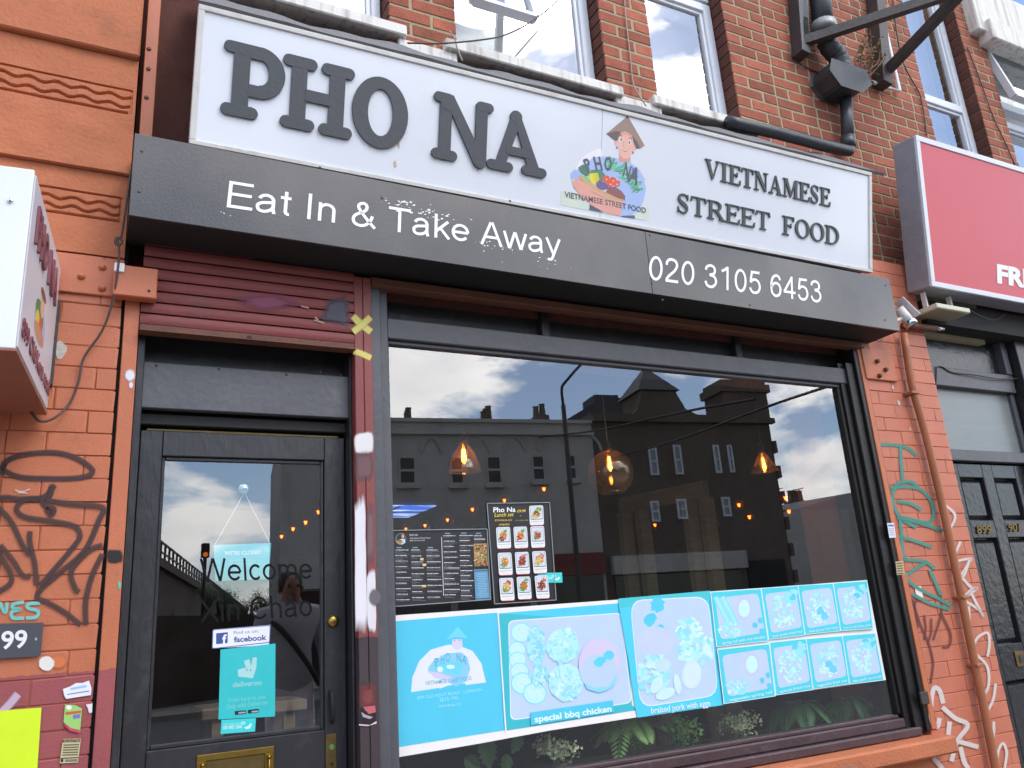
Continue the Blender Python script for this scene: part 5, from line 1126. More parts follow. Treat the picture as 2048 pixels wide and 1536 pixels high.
# closed sign hung inside the door pane from a suction hook
cs = empty('closed_sign', at(489, 980, DY + .05), 'translucent cyan closed sign hanging on strings inside the door pane', 'sign'); pc = plane_y(DY + .05)
s = MB(); s.prism([pc(*p, 0) for p in ((427, 1090), (543, 1086), (537, 1158), (431, 1162))], (0, .002, 0)); s.build('sheet', mat('closed_cyan', c(70, 196, 206), .4, .04, 6), cs)
o = Print(pc, (300, 890), 5.689); o.text("WE'RE CLOSED", (845, 1252), (1264, 1240), (846, 1210), c(214, 240, 242), .03); o.text('But will be cooking', (905, 1326), (1200, 1318), (905, 1304), c(150, 222, 228)); o.text('up a storm shortly', (905, 1360), (1190, 1352), (905, 1338), c(150, 222, 228)); o.build('print', PRT, cs)
MB().tube([pc(430, 1089, 0), pc(489, 985, .004)], .0011, 5).build('string', M['paper'], cs); MB().tube([pc(540, 1087, 0), pc(489, 985, .004)], .0011, 5).build('string', M['paper'], cs)
q = at(489, 976, DY + .03); MB().lathe([(0, -.006), (.008, -.006), (.012, -.002), (.02, .0), (.022, .003)], (q.x, DY + .036, q.z), 16, 'y').build('suction_hook', M['chrome'], cs, smooth=True)
# stickers on the piers
e, o = sticker('yellow_sticker', [(-30, 1424), (83, 1415), (73, 1560), (-30, 1560)], -.0045, c(206, 232, 40), 'fluorescent yellow square sticker at the foot of the left pier')
o.shape([(2, 1436), (14, 1435), (10, 1436), (3, 1437)], c(206, 232, 40)); 
e, o = sticker('number_plate', [(-40, 1248), (87, 1245), (81, 1312), (-40, 1320)], -.012, c(72, 74, 80), 'dark grey house number plate on the left pier', 'number plate')
o.l = 2; o.text('99', (2, 1298), (54, 1294), (3, 1264), c(226, 226, 230), .02); o.ell(72, 1278, 2.5, 3, c(170, 170, 174), 8); o.text('8', (-30, 1300), (-4, 1298), (-29, 1266), c(226, 226, 230), .02); o.build('print', PRT, e)
e, o = sticker('torn_sticker', [(126, 1378), (140, 1373), (152, 1366), (165, 1366), (178, 1361), (183, 1376), (182, 1390), (132, 1398), (128, 1390)], -.0045, c(224, 226, 234), 'torn white and blue paper sticker on the burgundy brick')
o.shape([(140, 1376), (172, 1370), (174, 1374), (142, 1380)], c(150, 190, 226)); o.shape([(134, 1388), (178, 1381), (178, 1383), (134, 1390)], c(120, 130, 150)); o.build('print', PRT, e)
e, o = sticker('green_sticker', [(130, 1409), (150, 1410), (164, 1417), (160, 1465), (140, 1460), (127, 1444)], -.0045, c(150, 200, 110), 'peeling green and red paper sticker below the torn white one')
o.shape([(131, 1424), (162, 1421), (162, 1426), (131, 1430)], c(196, 90, 60)); o.shape([(130, 1446), (142, 1456), (160, 1460), (159, 1466), (140, 1462), (128, 1450)], c(196, 70, 90)); o.shape([(146, 1430), (160, 1428), (160, 1436), (146, 1438)], c(120, 110, 190)); o.ell(138, 1415, 6, 5, c(226, 232, 226), 8); o.build('print', PRT, e)
e, o = sticker('shutter_sticker', [(126, 1478), (162, 1477), (156, 1525), (119, 1527)], -.0045, c(196, 184, 140), 'small cream sticker with dark print headed SG SHUTTERS on the left pier')
o.shape([(126, 1479), (161, 1478), (160, 1484), (125, 1485)], c(60, 58, 54)); o.text('SG.SHUTTERS', (128, 1484), (160, 1483), (128, 1480), c(196, 184, 140))
for k in range(5): o.shape([(127 - k * .6, 1489 + k * 5), (158 - k * .6, 1488 + k * 5), (158 - k * .6, 1490.5 + k * 5), (127 - k * .6, 1491.5 + k * 5)], c(92, 88, 80))
o.shape([(121, 1516), (157, 1514), (157, 1516), (121, 1518)], c(50, 48, 46)); o.ell(124, 1521, 3, 4, c(50, 48, 46), 10); o.shape([(130, 1519), (155, 1518), (155, 1523), (130, 1524)], c(120, 116, 104)); o.build('print', PRT, e)
e, o = sticker('white_sticker', [(172, 1409), (185, 1407), (184, 1425), (178, 1426), (176, 1417)], -.0045, c(222, 216, 220), 'small torn white scrap of paper beside the green sticker')
e, o = sticker('notice_sticker', [(1774, 1046), (1788, 1046), (1792, 1075), (1779, 1076)], -.0095, c(216, 218, 230), 'narrow white notice sticker with blue heading on the right strip')
o.shape([(1776, 1049), (1787, 1049), (1788, 1053), (1777, 1053)], c(90, 110, 180)); 
for k in range(4): o.shape([(1778 + k * .6, 1057 + k * 4), (1788 + k * .6, 1057 + k * 4), (1788 + k * .6, 1058.5 + k * 4), (1778 + k * .6, 1058.5 + k * 4)], c(150, 150, 160))
o.build('print', PRT, e)
e, o = sticker('shutter_sticker', [(1791, 1123), (1806, 1122), (1809, 1149), (1794, 1150)], -.0095, c(186, 172, 128), 'small cream printed sticker on the right strip below the white notice')
for k in range(5): o.shape([(1793 + k * .5, 1126 + k * 5), (1805 + k * .5, 1125 + k * 5), (1805 + k * .5, 1127.5 + k * 5), (1793 + k * .5, 1128.5 + k * 5)], c(92, 84, 70))
o.build('print', PRT, e)
e, o = sticker('white_sticker', [(1829, 1173), (1842, 1172), (1847, 1198), (1834, 1199)], -.0045, c(226, 214, 208), 'blank white rectangular sticker on the right pier between sprayed strokes')
e, o = sticker('torn_sticker', [(716, 1416), (750, 1411), (753, 1447), (736, 1452), (718, 1450)], -.0165, c(40, 34, 38), 'torn glossy dark sticker with pink edge on the shutter post')
o.shape([(726, 1414), (750, 1411), (752, 1424), (738, 1428), (730, 1420)], c(190, 96, 104)); o.shape([(718, 1448), (740, 1450), (753, 1442), (753, 1447), (736, 1452), (718, 1451)], c(232, 190, 206)); o.shape([(722, 1424), (732, 1430), (746, 1434), (740, 1438), (726, 1434)], c(170, 160, 166)); o.build('print', PRT, e)

# ================================================================== PROJECTING SIGN (left edge)
pj = empty('projecting_sign', (-.17, -.03, 2.1), 'white projecting box sign with red-brown letters PHO NA on the left pier', 'projecting sign')
A, B_ = Vector((-.147, -.03, 0)), Vector((-.196, -.665, 0)); zlo, zhi = 2.105, 2.617; tk = (B_ - A).cross(Vector((0, 0, 1))).normalized()   # tk: to +X side
if tk.x < 0: tk = -tk
TH = .27
def PJ(s, h, o=0.0): return B_ + (A - B_) * s + Vector((0, 0, zlo + (zhi - zlo) * h)) + tk * o
def pbox(s0, s1, h0, h1, o0, o1): return MB().hexa([PJ(s0, h0, o0), PJ(s1, h0, o0), PJ(s1, h0, o1), PJ(s0, h0, o1), PJ(s0, h1, o0), PJ(s1, h1, o0), PJ(s1, h1, o1), PJ(s0, h1, o1)])
pbox(0, 1, 0, 1, -TH, -.004).build('cabinet', M['sign_white'], pj, bevel=.003)
pbox(.02, .985, .02, .98, -.0035, 0).build('face_panel', mat('acrylic_grey', c(206, 204, 212), .3, .03, 4), pj)
pbox(0, 1, -.012, -.001, -TH, .0).build('base_tray', mat('tray_brown', c(150, 96, 78), .5, .15, 6), pj)
rd = mat('letter_wine', c(128, 74, 82), .5, .1, 9)
pf = lambda s, h, off=0.0: PJ(s, h, off)
islands('letter', 'PHO', pf, (.12, .66), (.47, .66), (.12, .86), rd, pj, .008, .007, .03); islands('letter', 'NA', pf, (.56, .66), (.86, .66), (.56, .86), rd, pj, .008, .007, .03)
islands('letter', '899 Old Kent road', pf, (.06, .10), (.96, .10), (.06, .20), rd, pj, .004, .003, .01)
o = Print(lambda a, b_, off=0.0: PJ(a, b_, off)); o.l = 1
for cx, cy, rx, ry, cc in ((.5, .36, .17, .12, c(170, 180, 214)), (.46, .40, .13, .08, c(92, 130, 80)), (.42, .35, .06, .06, c(220, 196, 70)), (.52, .36, .06, .05, c(206, 100, 60)), (.5, .3, .16, .05, c(196, 140, 110)), (.52, .48, .06, .07, c(216, 170, 150)), (.52, .55, .09, .03, c(130, 84, 70))): o.ell(cx, cy, rx, ry, cc, 14)
o.build('logo', PRT, pj)
for px, py in ((21, 402),): q = on(px, py, PJ(0, .5), (A - B_).normalized() * -1); MB().lathe([(0, -.008), (.006, -.006), (.008, 0)], q, 8, 'y').build('screw', M['chrome'], pj)
MB().box(-.2, -.14, -.03, .0, 2.2, 2.5, .003).build('mount', M['steel_dark'], pj)

# ---- cables
def cable(name, pts, r, m, label, y=None):
    P = spline([at(*p[:2], p[2] if len(p) > 2 else y) for p in pts], 8)
    return tag(MB().tube(P, r, 6).build(name, M[m], None, smooth=True), label, 'cable')
lp_ = [(237 + 7 * math.cos(t), 483 + 8 * math.sin(t), -.07) for t in (-1.4, 0, 1.4, 2.8, 4.2)]
cable('power_cable', [(262, 340, -.06), (254, 400, -.07), (243, 470, -.07)] + lp_ + [(238, 500, -.07), (236, 535, -.07), (226, 600, -.05), (205, 660, -.03), (168, 715, -.02), (158, 760, -.02), (140, 805, -.02), (110, 835, -.04), (80, 842, -.05), (58, 820, -.06)], .0042, 'cable_dark', 'thin brown cable looping from the fascia to the projecting sign')
cable('window_cable', [(815, 86, .0), (880, 87, -.03), (960, 80, -.05), (1010, 70, -.05), (1060, 45, -.03), (1100, 15, .0), (1135, -20, .05)], .004, 'cable_dark', 'dark cable hanging in a curve across the window above the letters')
cable('wall_cable', [(1247, -20, .09), (1252, 40, .09), (1260, 110, .09), (1266, 165, .085), (1278, 190, .05), (1292, 212, .03)], .004, 'cable_pale', 'pale cable running down the brick between two windows')
cable('wire_end', [(898, 62, .05), (908, 75, .0), (916, 100, -.02), (925, 122, -.03)], .0035, 'cable_pale', 'short bent wire hanging from the white sill end')
cable('wall_cable', [(1785, -20, .09), (1793, 60, .09), (1805, 120, .09), (1818, 150, .09), (1840, 190, .09), (1850, 240, .09), (1853, 270, .09)], .005, 'cable_dark', 'dark cable on the brick left of the tall window')
cable('wall_cable', [(2020, -20, .05), (2035, 40, .05), (2060, 110, .05)], .006, 'cable_dark', 'dark cable crossing the white lintel at the top right corner')
cable('wall_cable', [(1935, 95, .09), (1960, 160, .09), (1985, 230, .09), (2010, 285, .09), (2030, 330, .09)], .005, 'cable_dark', 'dark cable on the brick right of the tall window')
cable('wall_cable', [(1600, 128, .09), (1625, 140, .09), (1655, 152, .09)], .006, 'cable_dark', 'short dark cable on the brick between steel channel and hopper')
# ================================================================== PIPES, BRACKETS, CAMERA ON THE WALL
dp = empty('drain_pipe', at(1697, 300, .0), 'black drain pipe with square hopper on the brick wall right of the windows', 'drain pipe')
MB().tube([at(1634, -60, .0), at(1648, 62, .0)], .068, 16).build('soil_pipe', M['cast_iron'], dp, smooth=True)
MB().tube([at(1647, 50, .0), at(1649, 66, .0)], .083, 16).build('collar', M['galvanised'], dp, smooth=True)
P = spline([at(1650, 66, .0), at(1658, 92, .0), at(1678, 118, .0), at(1686, 150, .0)], 8); mb = MB()
mb.tube(P, [.062 + (.004 if i % 3 == 0 else 0) for i in range(len(P))], 14); mb.build('flexible_bend', M['cast_iron'], dp, smooth=True)
q = at(1686, 165, .0); mb = MB(); HX = [(-.13, .03), (.13, .03), (.15, -.06), (.06, -.15), (-.1, -.15), (-.16, -.06)]
mb.prism([(q.x + a * 1.15, -.07, q.z + b * .95 + .05) for a, b in HX], (0, .165, 0)); mb.build('hopper', M['cast_iron'], dp, bevel=.012)
MB().tube([at(1692, 190, .03), at(1696, 284, .03)], .04, 14).build('downpipe', M['cast_iron'], dp, smooth=True)
MB().tube([at(1695.5, 276, .03), at(1696.5, 296, .03)], .046, 14).build('collar', M['cast_iron'], dp, smooth=True)
P = spline([at(1697, 292, .03), at(1699, 300, .025), at(1690, 301, .02), at(1640, 289, .01), at(1560, 268, .01), at(1455, 243, .02)], 6)
MB().tube(P, .036, 12).build('branch_pipe', M['cast_iron'], dp, smooth=True)
dw = empty('dead_weed', at(1715, 160, .0), 'dry brown weed growing out of the drain hopper', 'plant')
rr = random.Random(21); mb = MB(); lf = MB()
for i in range(16):
    p = at(1712 + rr.uniform(-12, 22), 160 + rr.uniform(-6, 8), .0); tip = at(1735 + rr.uniform(-45, 45), 60 + rr.uniform(0, 115), rr.uniform(-.08, .06)); mid = (p + tip) / 2 + Vector((rr.uniform(-.04, .04), rr.uniform(-.04, .02), rr.uniform(-.03, .05)))
    S_ = spline([p, mid, tip], 5); mb.tube(S_, [.004 * (1 - .7 * k / len(S_)) for k in range(len(S_))], 5)
    for s in S_[3:]:
        for _ in range(3):
            d = Vector((rr.uniform(-1, 1), rr.uniform(-1, 1), rr.uniform(-1, .6))) * .025; u = Vector((rr.uniform(-1, 1), rr.uniform(-1, 1), rr.uniform(-1, 1))) * .007; lf.poly([s, s + d * .5 + u, s + d, s + d * .5 - u])
mb.build('stem', M['dry_stem'], dw); lf.build('dead_leaves', M['dry_stem'], dw, kind='stuff')
br_ = empty('sign_bracket', at(1773, 145, .05), 'dark steel bracket arms and wall channels without a sign above the red box', 'bracket')
def chan(a, b, w_, nm, m='steel_dark'): MB().bar(at(*a, .05), at(*b, .05), .09, w_, up=(1, 0, 0)).build(nm, M[m], br_, bevel=.004)
chan((1592, -40), (1603, 112), .075, 'wall_channel', 'cast_iron'); MB().bar(at(1606, -40, .02), at(1610, 78, .02), .03, .05, up=(1, 0, 0)).build('wall_channel', M['cast_iron'], br_)
chan((1748, -40), (1766, 172), .085, 'wall_channel')
a2 = at(1773, 143, .03); v = ray(1930, -22); t = a2.x / v.x; MP = CAMP + v * t
MB().bar(a2, a2 + (MP - a2) * 1.15, .055, .055).build('arm', M['steel_dark'], br_); a1 = at(1605, 84, .03); MB().bar(a1, a1 + (MP - a1) * 1.1, .05, .06).build('arm', M['steel_dark'], br_)
gpz = tag(MB().tube([at(1752, -30, .07), at(1760, 10, .07), at(1800, 183, .07), at(1765, 172, .07), at(1733, 160, .07)], .012, 8).build('gas_pipe', M['upvc'], None, smooth=True), 'thin white pipe bent round on the brick beside the steel channel', 'pipe')

bp_ = empty('brown_pipe', at(1990, 1536, -.03), 'brown painted conduit pipe running down the right pier', 'pipe')
P = [at(1808, 668, -.035), at(1824, 770, -.035), at(1851, 868, -.035), at(1880, 990, -.035), at(1910, 1130, -.035), at(1938, 1270, -.035), at(1965, 1400, -.035), at(1992, 1540, -.035), at(2010, 1630, -.035)]
xm = [p.x for p in P]; MB().tube(spline(P, 3), .021, 14).build('conduit', M['pipe_brown'], bp_, smooth=True)
for px, py in ((1822, 787), (1923, 1195), (1951, 1330)): q = at(px, py, -.03); MB().box(q.x - .03, q.x + .03, -.062, .0, q.z - .008, q.z + .008, .003).build('clip', M['pipe_brown'], bp_)
MB().tube([at(1806, 651, -.03), at(1872, 657, -.03)], .02, 12).build('stub', M['rust_brown'], bp_, smooth=True); MB().tube([at(1871, 657, -.03), at(1886, 658, -.03)], .014, 12).build('stub_end', M['chrome'], bp_, smooth=True)

cc = empty('security_camera', at(1795, 640, -.12), 'white bullet security camera on the right end of the grey fascia', 'security camera')
CY_ = -.14
a, b2 = at(1797, 618, CY_), at(1824, 650, CY_ - .03); ax = (b2 - a).normalized()
MB().tube([a, b2], .03, 16).build('body', M['alu_white'], cc, smooth=True)
MB().tube([b2 - ax * .03, b2 + ax * .004], .036, 16).build('lens_ring', M['chrome'], cc, smooth=True); MB().tube([b2 + ax * .0045, b2 + ax * .006], .026, 14).build('lens', M['black_matt'], cc)
up_ = Vector((.62, -.1, .78)); a3, b3 = at(1797, 600, CY_), at(1832, 634, CY_ - .03); MB().bar(a3, b3, .075, .006, up=(.6, 0, .8)).build('sunshield', M['upvc'], cc, bevel=.002)
q = at(1793, 645, CY_); MB().tube([Vector((FX1, CY_ + .03, q.z - .02)), Vector((FX1 + .012, CY_ + .03, q.z - .02))], .035, 14).build('mount', M['alu_white'], cc, smooth=True); MB().tube([Vector((FX1 + .01, CY_ + .03, q.z - .02)), (a + b2) / 2], .012, 8).build('swivel', M['alu_white'], cc, smooth=True)

# ================================================================== RED SIGN NEXT DOOR
rsn = empty('red_sign', (6, -.1, 3.0), 'red box sign with white edge and letters over the next door', 'shop sign')
RX0, RX1 = 4.29, 8.2; rzb, rzt = at(1862, 572, -.164).z, at(1830, 270, -.28).z
def RP(x, f, o=0.0): return Vector((x, -.164 - .116 * f, rzb + (rzt - rzb) * f)) + RN * o
RU = Vector((0, -.116, rzt - rzb)).normalized(); RN = Vector((1, 0, 0)).cross(RU)
def rbox(x0, x1, f0, f1, o0, o1, nm, m, bv=0): return MB().hexa([RP(x0, f0, o1), RP(x1, f0, o1), RP(x1, f0, o0), RP(x0, f0, o0), RP(x0, f1, o1), RP(x1, f1, o1), RP(x1, f1, o0), RP(x0, f1, o0)]).build(nm, M[m], rsn, bevel=bv)
rbox(RX0, RX1, 0, 1, -.16, -.012, 'cabinet', 'cabinet_grey', .006); rbox(RX0 + .034, RX1, .034, .962, -.0115, 0, 'face_panel', 'red_acrylic')
rbox(RX0, RX1, 0, .033, -.0115, .006, 'edge_trim', 'upvc', .002); rbox(RX0, RX1, .963, 1, -.0115, .006, 'edge_trim', 'upvc', .002); rbox(RX0, RX0 + .033, .0335, .9625, -.0115, .006, 'edge_trim', 'upvc', .002)
pf = lambda px, py, off=0.0: on(px, py, RP(RX0, 0, off), RN)
islands('letter', 'FRI', pf, (1995, 564), (2056, 575), (1994, 530), M['white_vinyl'], rsn, .003, .0025, .045)
MB().box(4.40, 8.2, -.02, .3, 2.93, rzb - .012).build('soffit', M['black_matt'], rsn)
fl_ = empty('flood_light', at(1910, 605, -.1), 'flat cream flood light fixed under the red sign', 'lamp')
p0, p1 = at(1873, 605, -.17), at(1940, 618, -.17); zc = p0.z
MB().box(p0.x, p1.x, -.17, .02, zc - .03, zc, .004).build('housing', mat('cream', c(204, 200, 178), .5, .05, 6), fl_); MB().box(p0.x + .02, p1.x - .02, -.155, .005, zc - .034, zc - .0305, .001).build('diffuser', mat('cream_dark', c(150, 142, 118), .4, .05, 6), fl_)
for xx in (p0.x + .03, p1.x - .04): MB().box(xx, xx + .015, -.09, -.06, zc + .0005, rzb + .0, .002).build('bracket', M['alu_white'], fl_)
cable('lamp_cable', [(1940, 620, -.1), (1965, 634, -.08), (1990, 640, -.05), (2010, 628, -.03)], .003, 'cable_dark', 'thin cable sagging from the cream flood light')

# ================================================================== NEXT DOOR ENTRANCE
nd = empty('neighbour_door', (4.8, .14, 0), 'black panelled door numbered 899 and 901 beside the right pier', 'door')
YN = .125; ND0, ND1 = XR1 + .004, 5.35
an = lambda px, py: at(px, py, YN)
zdt = an(1930, 927).z
def nbox(x0, x1, z0, z1, y0=YN, y1=.2, nm='stile', ch=.004, m='gloss_black', par=None): return MB().box(x0, x1, y0, y1, z0, z1, ch).build(nm, M[m], par or nd)
px1 = ((an(1920, 954).x + an(1938, 1040).x) / 2, (an(1969, 955).x + an(1986, 1040).x) / 2); px2 = ((an(1989.5, 955).x + an(2005, 1040).x) / 2, (an(2034, 956).x + an(2052, 1040).x) / 2)
zu1, zu0 = an(1945, 955).z, an(1962, 1040).z; zl1, zl0 = an(1970, 1076).z, an(2010, 1289).z; zm1 = an(2030, 1361).z; zm0 = .3
DXR = px2[1] + .095
nbox(ND0, DXR, .02, zdt, .162, .19, 'slab', 0)
nbox(ND0, px1[0], .02, zdt); nbox(px2[1], DXR, .02, zdt); nbox(px1[1], px2[0], .02, zdt, nm='muntin')
for z0, z1 in ((zu1, zdt), (zl1, zu0), (zm1, zl0), (.02, zm0)):
    for x0, x1 in (px1, px2): nbox(x0 + .0005, x1 - .0005, z0, z1, YN + .0008, .2, 'rail')
for x0, x1 in (px1, px2):
    for z0, z1 in ((zu0, zu1), (zl0, zl1), (zm0, zm1)):
        a = .006; h = .024; o = MB(); Q = [(x0 + a, z0 + a), (x1 - a, z0 + a), (x1 - a, z1 - a), (x0 + a, z1 - a)]; I_ = [(x0 + a + h, z0 + a + h), (x1 - a - h, z0 + a + h), (x1 - a - h, z1 - a - h), (x0 + a + h, z1 - a - h)]
        for k in range(4): j = (k + 1) % 4; o.poly([(Q[k][0], .160, Q[k][1]), (Q[j][0], .160, Q[j][1]), (I_[j][0], .140, I_[j][1]), (I_[k][0], .140, I_[k][1])])
        o.poly([(p[0], .140, p[1]) for p in I_]); o.build('raised_panel', M['gloss_black'], nd)
pn = plane_y(YN); islands('numeral', '899', pn, (1955, 1067), (1984, 1067), (1954, 1051), M['brass_dark'], nd, .008, .007, .02); islands('numeral', '901', pn, (2018, 1063), (2041, 1062), (2017, 1048), M['brass_dark'], nd, .008, .007, .02)
q = an(2027, 1304); ls = nbox(q.x, q.x + .28, an(2030, 1334).z, q.z, YN - .006, YN - .0005, 'letter_slot', .001, 'brass_dark'); nbox(q.x + .03, q.x + .25, an(2030, 1327).z, an(2030, 1311).z, YN - .009, YN - .0065, 'flap', .001, 'steel_dark', ls)
nf = empty('neighbour_transom', (4.8, .14, 2.2), 'black painted transom frame with frosted light above the numbered door', 'transom window')
def tbox(x0, x1, z0, z1, y0, y1, nm, m='charcoal_paint', ch=.004): return MB().box(x0, x1, y0, y1, z0, z1, ch).build(nm, M[m], nf)
zr_a, zr_b = an(1930, 925).z, an(1930, 902).z; zg0, zg1 = an(1930, 896).z, an(1930, 786).z; zt0, zt1 = an(1930, 778).z, an(1930, 742).z; XE = an(2034, 840).x
tbox(ND0, DXR + .1, zr_a + .004, zr_b, YN - .03, .2, 'rail'); tbox(ND0, DXR + .1, zt0, zt1, YN - .02, .2, 'rail'); tbox(XE, DXR + .1, zr_b + .001, zt0 - .001, YN, .2, 'stile')
tbox(ND0, ND0 + .012, zr_b + .001, zt0 - .001, YN, .2, 'stile')
tbox(ND0 + .012, XE, zr_b + .001, zt0 - .001, .15, .156, 'pane', 'frosted', 0) if 'frosted' in M else None
tbox(ND0, XE - .02, zt1 + .002, 2.93, .15, .2, 'panel', 'gloss_black', 0) if 'gloss_black' in M else None
tbox(XE - .02, DXR + .1, zt1 + .002, 2.93, .10, .2, 'stile')
nr = empty('neighbour_jamb', (5.4, .1, 0), 'black timber jamb right of the numbered door', 'door frame')
MB().box(DXR + .004, DXR + .12, .08, .25, .02, zr_a, .004).build('jamb', M['black_paint'], nr); MB().box(DXR + .12, 8.2, .05, .3, 0, 2.93, .004).build('side_panel', M['black_paint'], nr)
q = at(2045, 710, .08); tag(MB().lathe([(0, -.02), (.015, -.018), (.022, -.008), (.024, 0)], (q.x, .1, q.z), 14, 'y').build('door_buzzer', M['chrome'], None, smooth=True), 'small round chrome fitting at the right edge above the door', 'fitting')
cable('door_cable', [(1872, 790, .1), (1873, 745, .1), (1874, 734, .1), (1885, 734, .1), (1905, 745, .1), (1950, 750, .09), (2000, 758, .09), (2060, 756, .09)], .004, 'cable_dark', 'dark cable looping along the transom above the numbered door')

# ================================================================== INTERIOR
rm = MB(); X0i, X1i, Y1i, ZF, ZCe = .0, 6.6, 11.5, .1, 2.74
fx = tag(MB().box(X0i - .2, X1i + .2, .26, Y1i + .2, -.1, ZF).build('shop_floor', M['interior_dark']), kind='structure')
tag(MB().box(X0i - .2, X1i + .2, .21, Y1i + .2, ZCe, ZCe + .2).build('shop_ceiling', M['interior_dark']), kind='structure')
for nm, a in (('wall_left', (X0i - .2, X0i, .26, Y1i)), ('wall_right', (X1i, X1i + .2, .26, Y1i)), ('wall_back', (X0i - .2, X1i + .2, Y1i, Y1i + .2)), ('wall_front', (XR0 + .02, X1i, .21, .3))): tag(MB().box(a[0], a[1], a[2], a[3], ZF, ZCe).build(nm, M['interior_dark']), kind='structure')
tag(MB().box(.88, .97, .25, .3, ZF, ZCe).build('wall_divider', M['interior_dark']), kind='structure')
tag(MB().box(.95, XR0 + .02, .2, .26, -.05, .7025).build('wall_riser', M['interior_dark']), kind='structure')
sw = empty('display_shelf', (2.3, .45, .69), 'dark shelf carrying plants behind the shop window', 'shelf'); MB().box(.99, 3.73, .125, .75, .703, .715, .003).build('top', M['interior_dark'], sw); MB().box(.99, 3.73, .72, .75, .1, .689).build('back_board', M['interior_dark'], sw)
# ceiling light box with a sky print
sp = empty('sky_light_panel', (2, 6, ZCe), 'lit blue ceiling light panel printed with white clouds', 'light panel')
zc_ = Vector((0, 0, ZCe - .03)); zn = Vector((0, 0, 1)); A_ = on(873, 1012, zc_, zn); B2 = on(825, 1035, zc_, zn)
m = emit('sky_panel', (.1, .3, 1), .9); n_ = m.node_tree.nodes; l_ = m.node_tree.links; g = n_.new('ShaderNodeNewGeometry'); mpp = n_.new('ShaderNodeMapping'); mpp.inputs['Scale'].default_value = (1.2, 3.2, 1); l_.new(g.outputs['Position'], mpp.inputs[0]); no = n_.new('ShaderNodeTexNoise'); no.inputs['Scale'].default_value = 1.6; no.inputs['Detail'].default_value = 6; l_.new(mpp.outputs[0], no.inputs['Vector']); rp = n_.new('ShaderNodeValToRGB'); rp.color_ramp.elements[0].position = .45; rp.color_ramp.elements[1].position = .62; rp.color_ramp.elements[0].color = (.03, .12, .6, 1); rp.color_ramp.elements[1].color = (.7, .8, 1, 1); l_.new(no.outputs[0], rp.inputs[0]); l_.new(rp.outputs[0], n_['Emission'].inputs[0])
MB().box(A_.x - .95, A_.x, A_.y, B2.y, ZCe - .03, ZCe - .02).build('lit_sheet', m, sp)
for i in range(1, 3): MB().box(A_.x - .95 * i / 2.2 - .012, A_.x - .95 * i / 2.2 + .012, A_.y, B2.y, ZCe - .036, ZCe - .0305).build('grid_bar', M['black_matt'], sp)
MB().box(A_.x - .95, A_.x, (A_.y + B2.y) / 2 - .02, (A_.y + B2.y) / 2 + .02, ZCe - .036, ZCe - .0305).build('grid_bar', M['black_matt'], sp)
# timber partition
tp = empty('timber_partition', (3, 2, ZF), 'pale timber framed partition seen dimly inside the shop', 'partition')
h1 = at(1412, 978, 1.6); v = ray(1192, 1022); h0 = CAMP + v * ((h1.z - CZ) / v.z); h0 = h1 + (h0 - h1) * .75
MB().bar(h0, h1, .06, .12).build('header', M['interior_wood'], tp)
for t in (.03, .25, .80, .98): q = h0 + (h1 - h0) * t; MB().box(q.x - .05, q.x + .05, q.y - .03, q.y + .03, ZF, h1.z - .061).build('post', M['interior_wood'], tp)
tb = empty('bench', (.6, 1.3, ZF), 'tan wooden bench top seen low through the door pane', 'bench'); q = at(395, 1415, 1.3); q2 = at(600, 1400, 1.3)
MB().box(q.x, q2.x, 1.15, 1.5, q.z - .05, q.z, .006).build('seat', M['interior_wood'], tb)
for xx in (q.x + .05, q2.x - .1):
    for yy in (1.18, 1.43): MB().box(xx, xx + .05, yy, yy + .05, ZF, q.z - .051).build('leg', M['interior_wood'], tb)

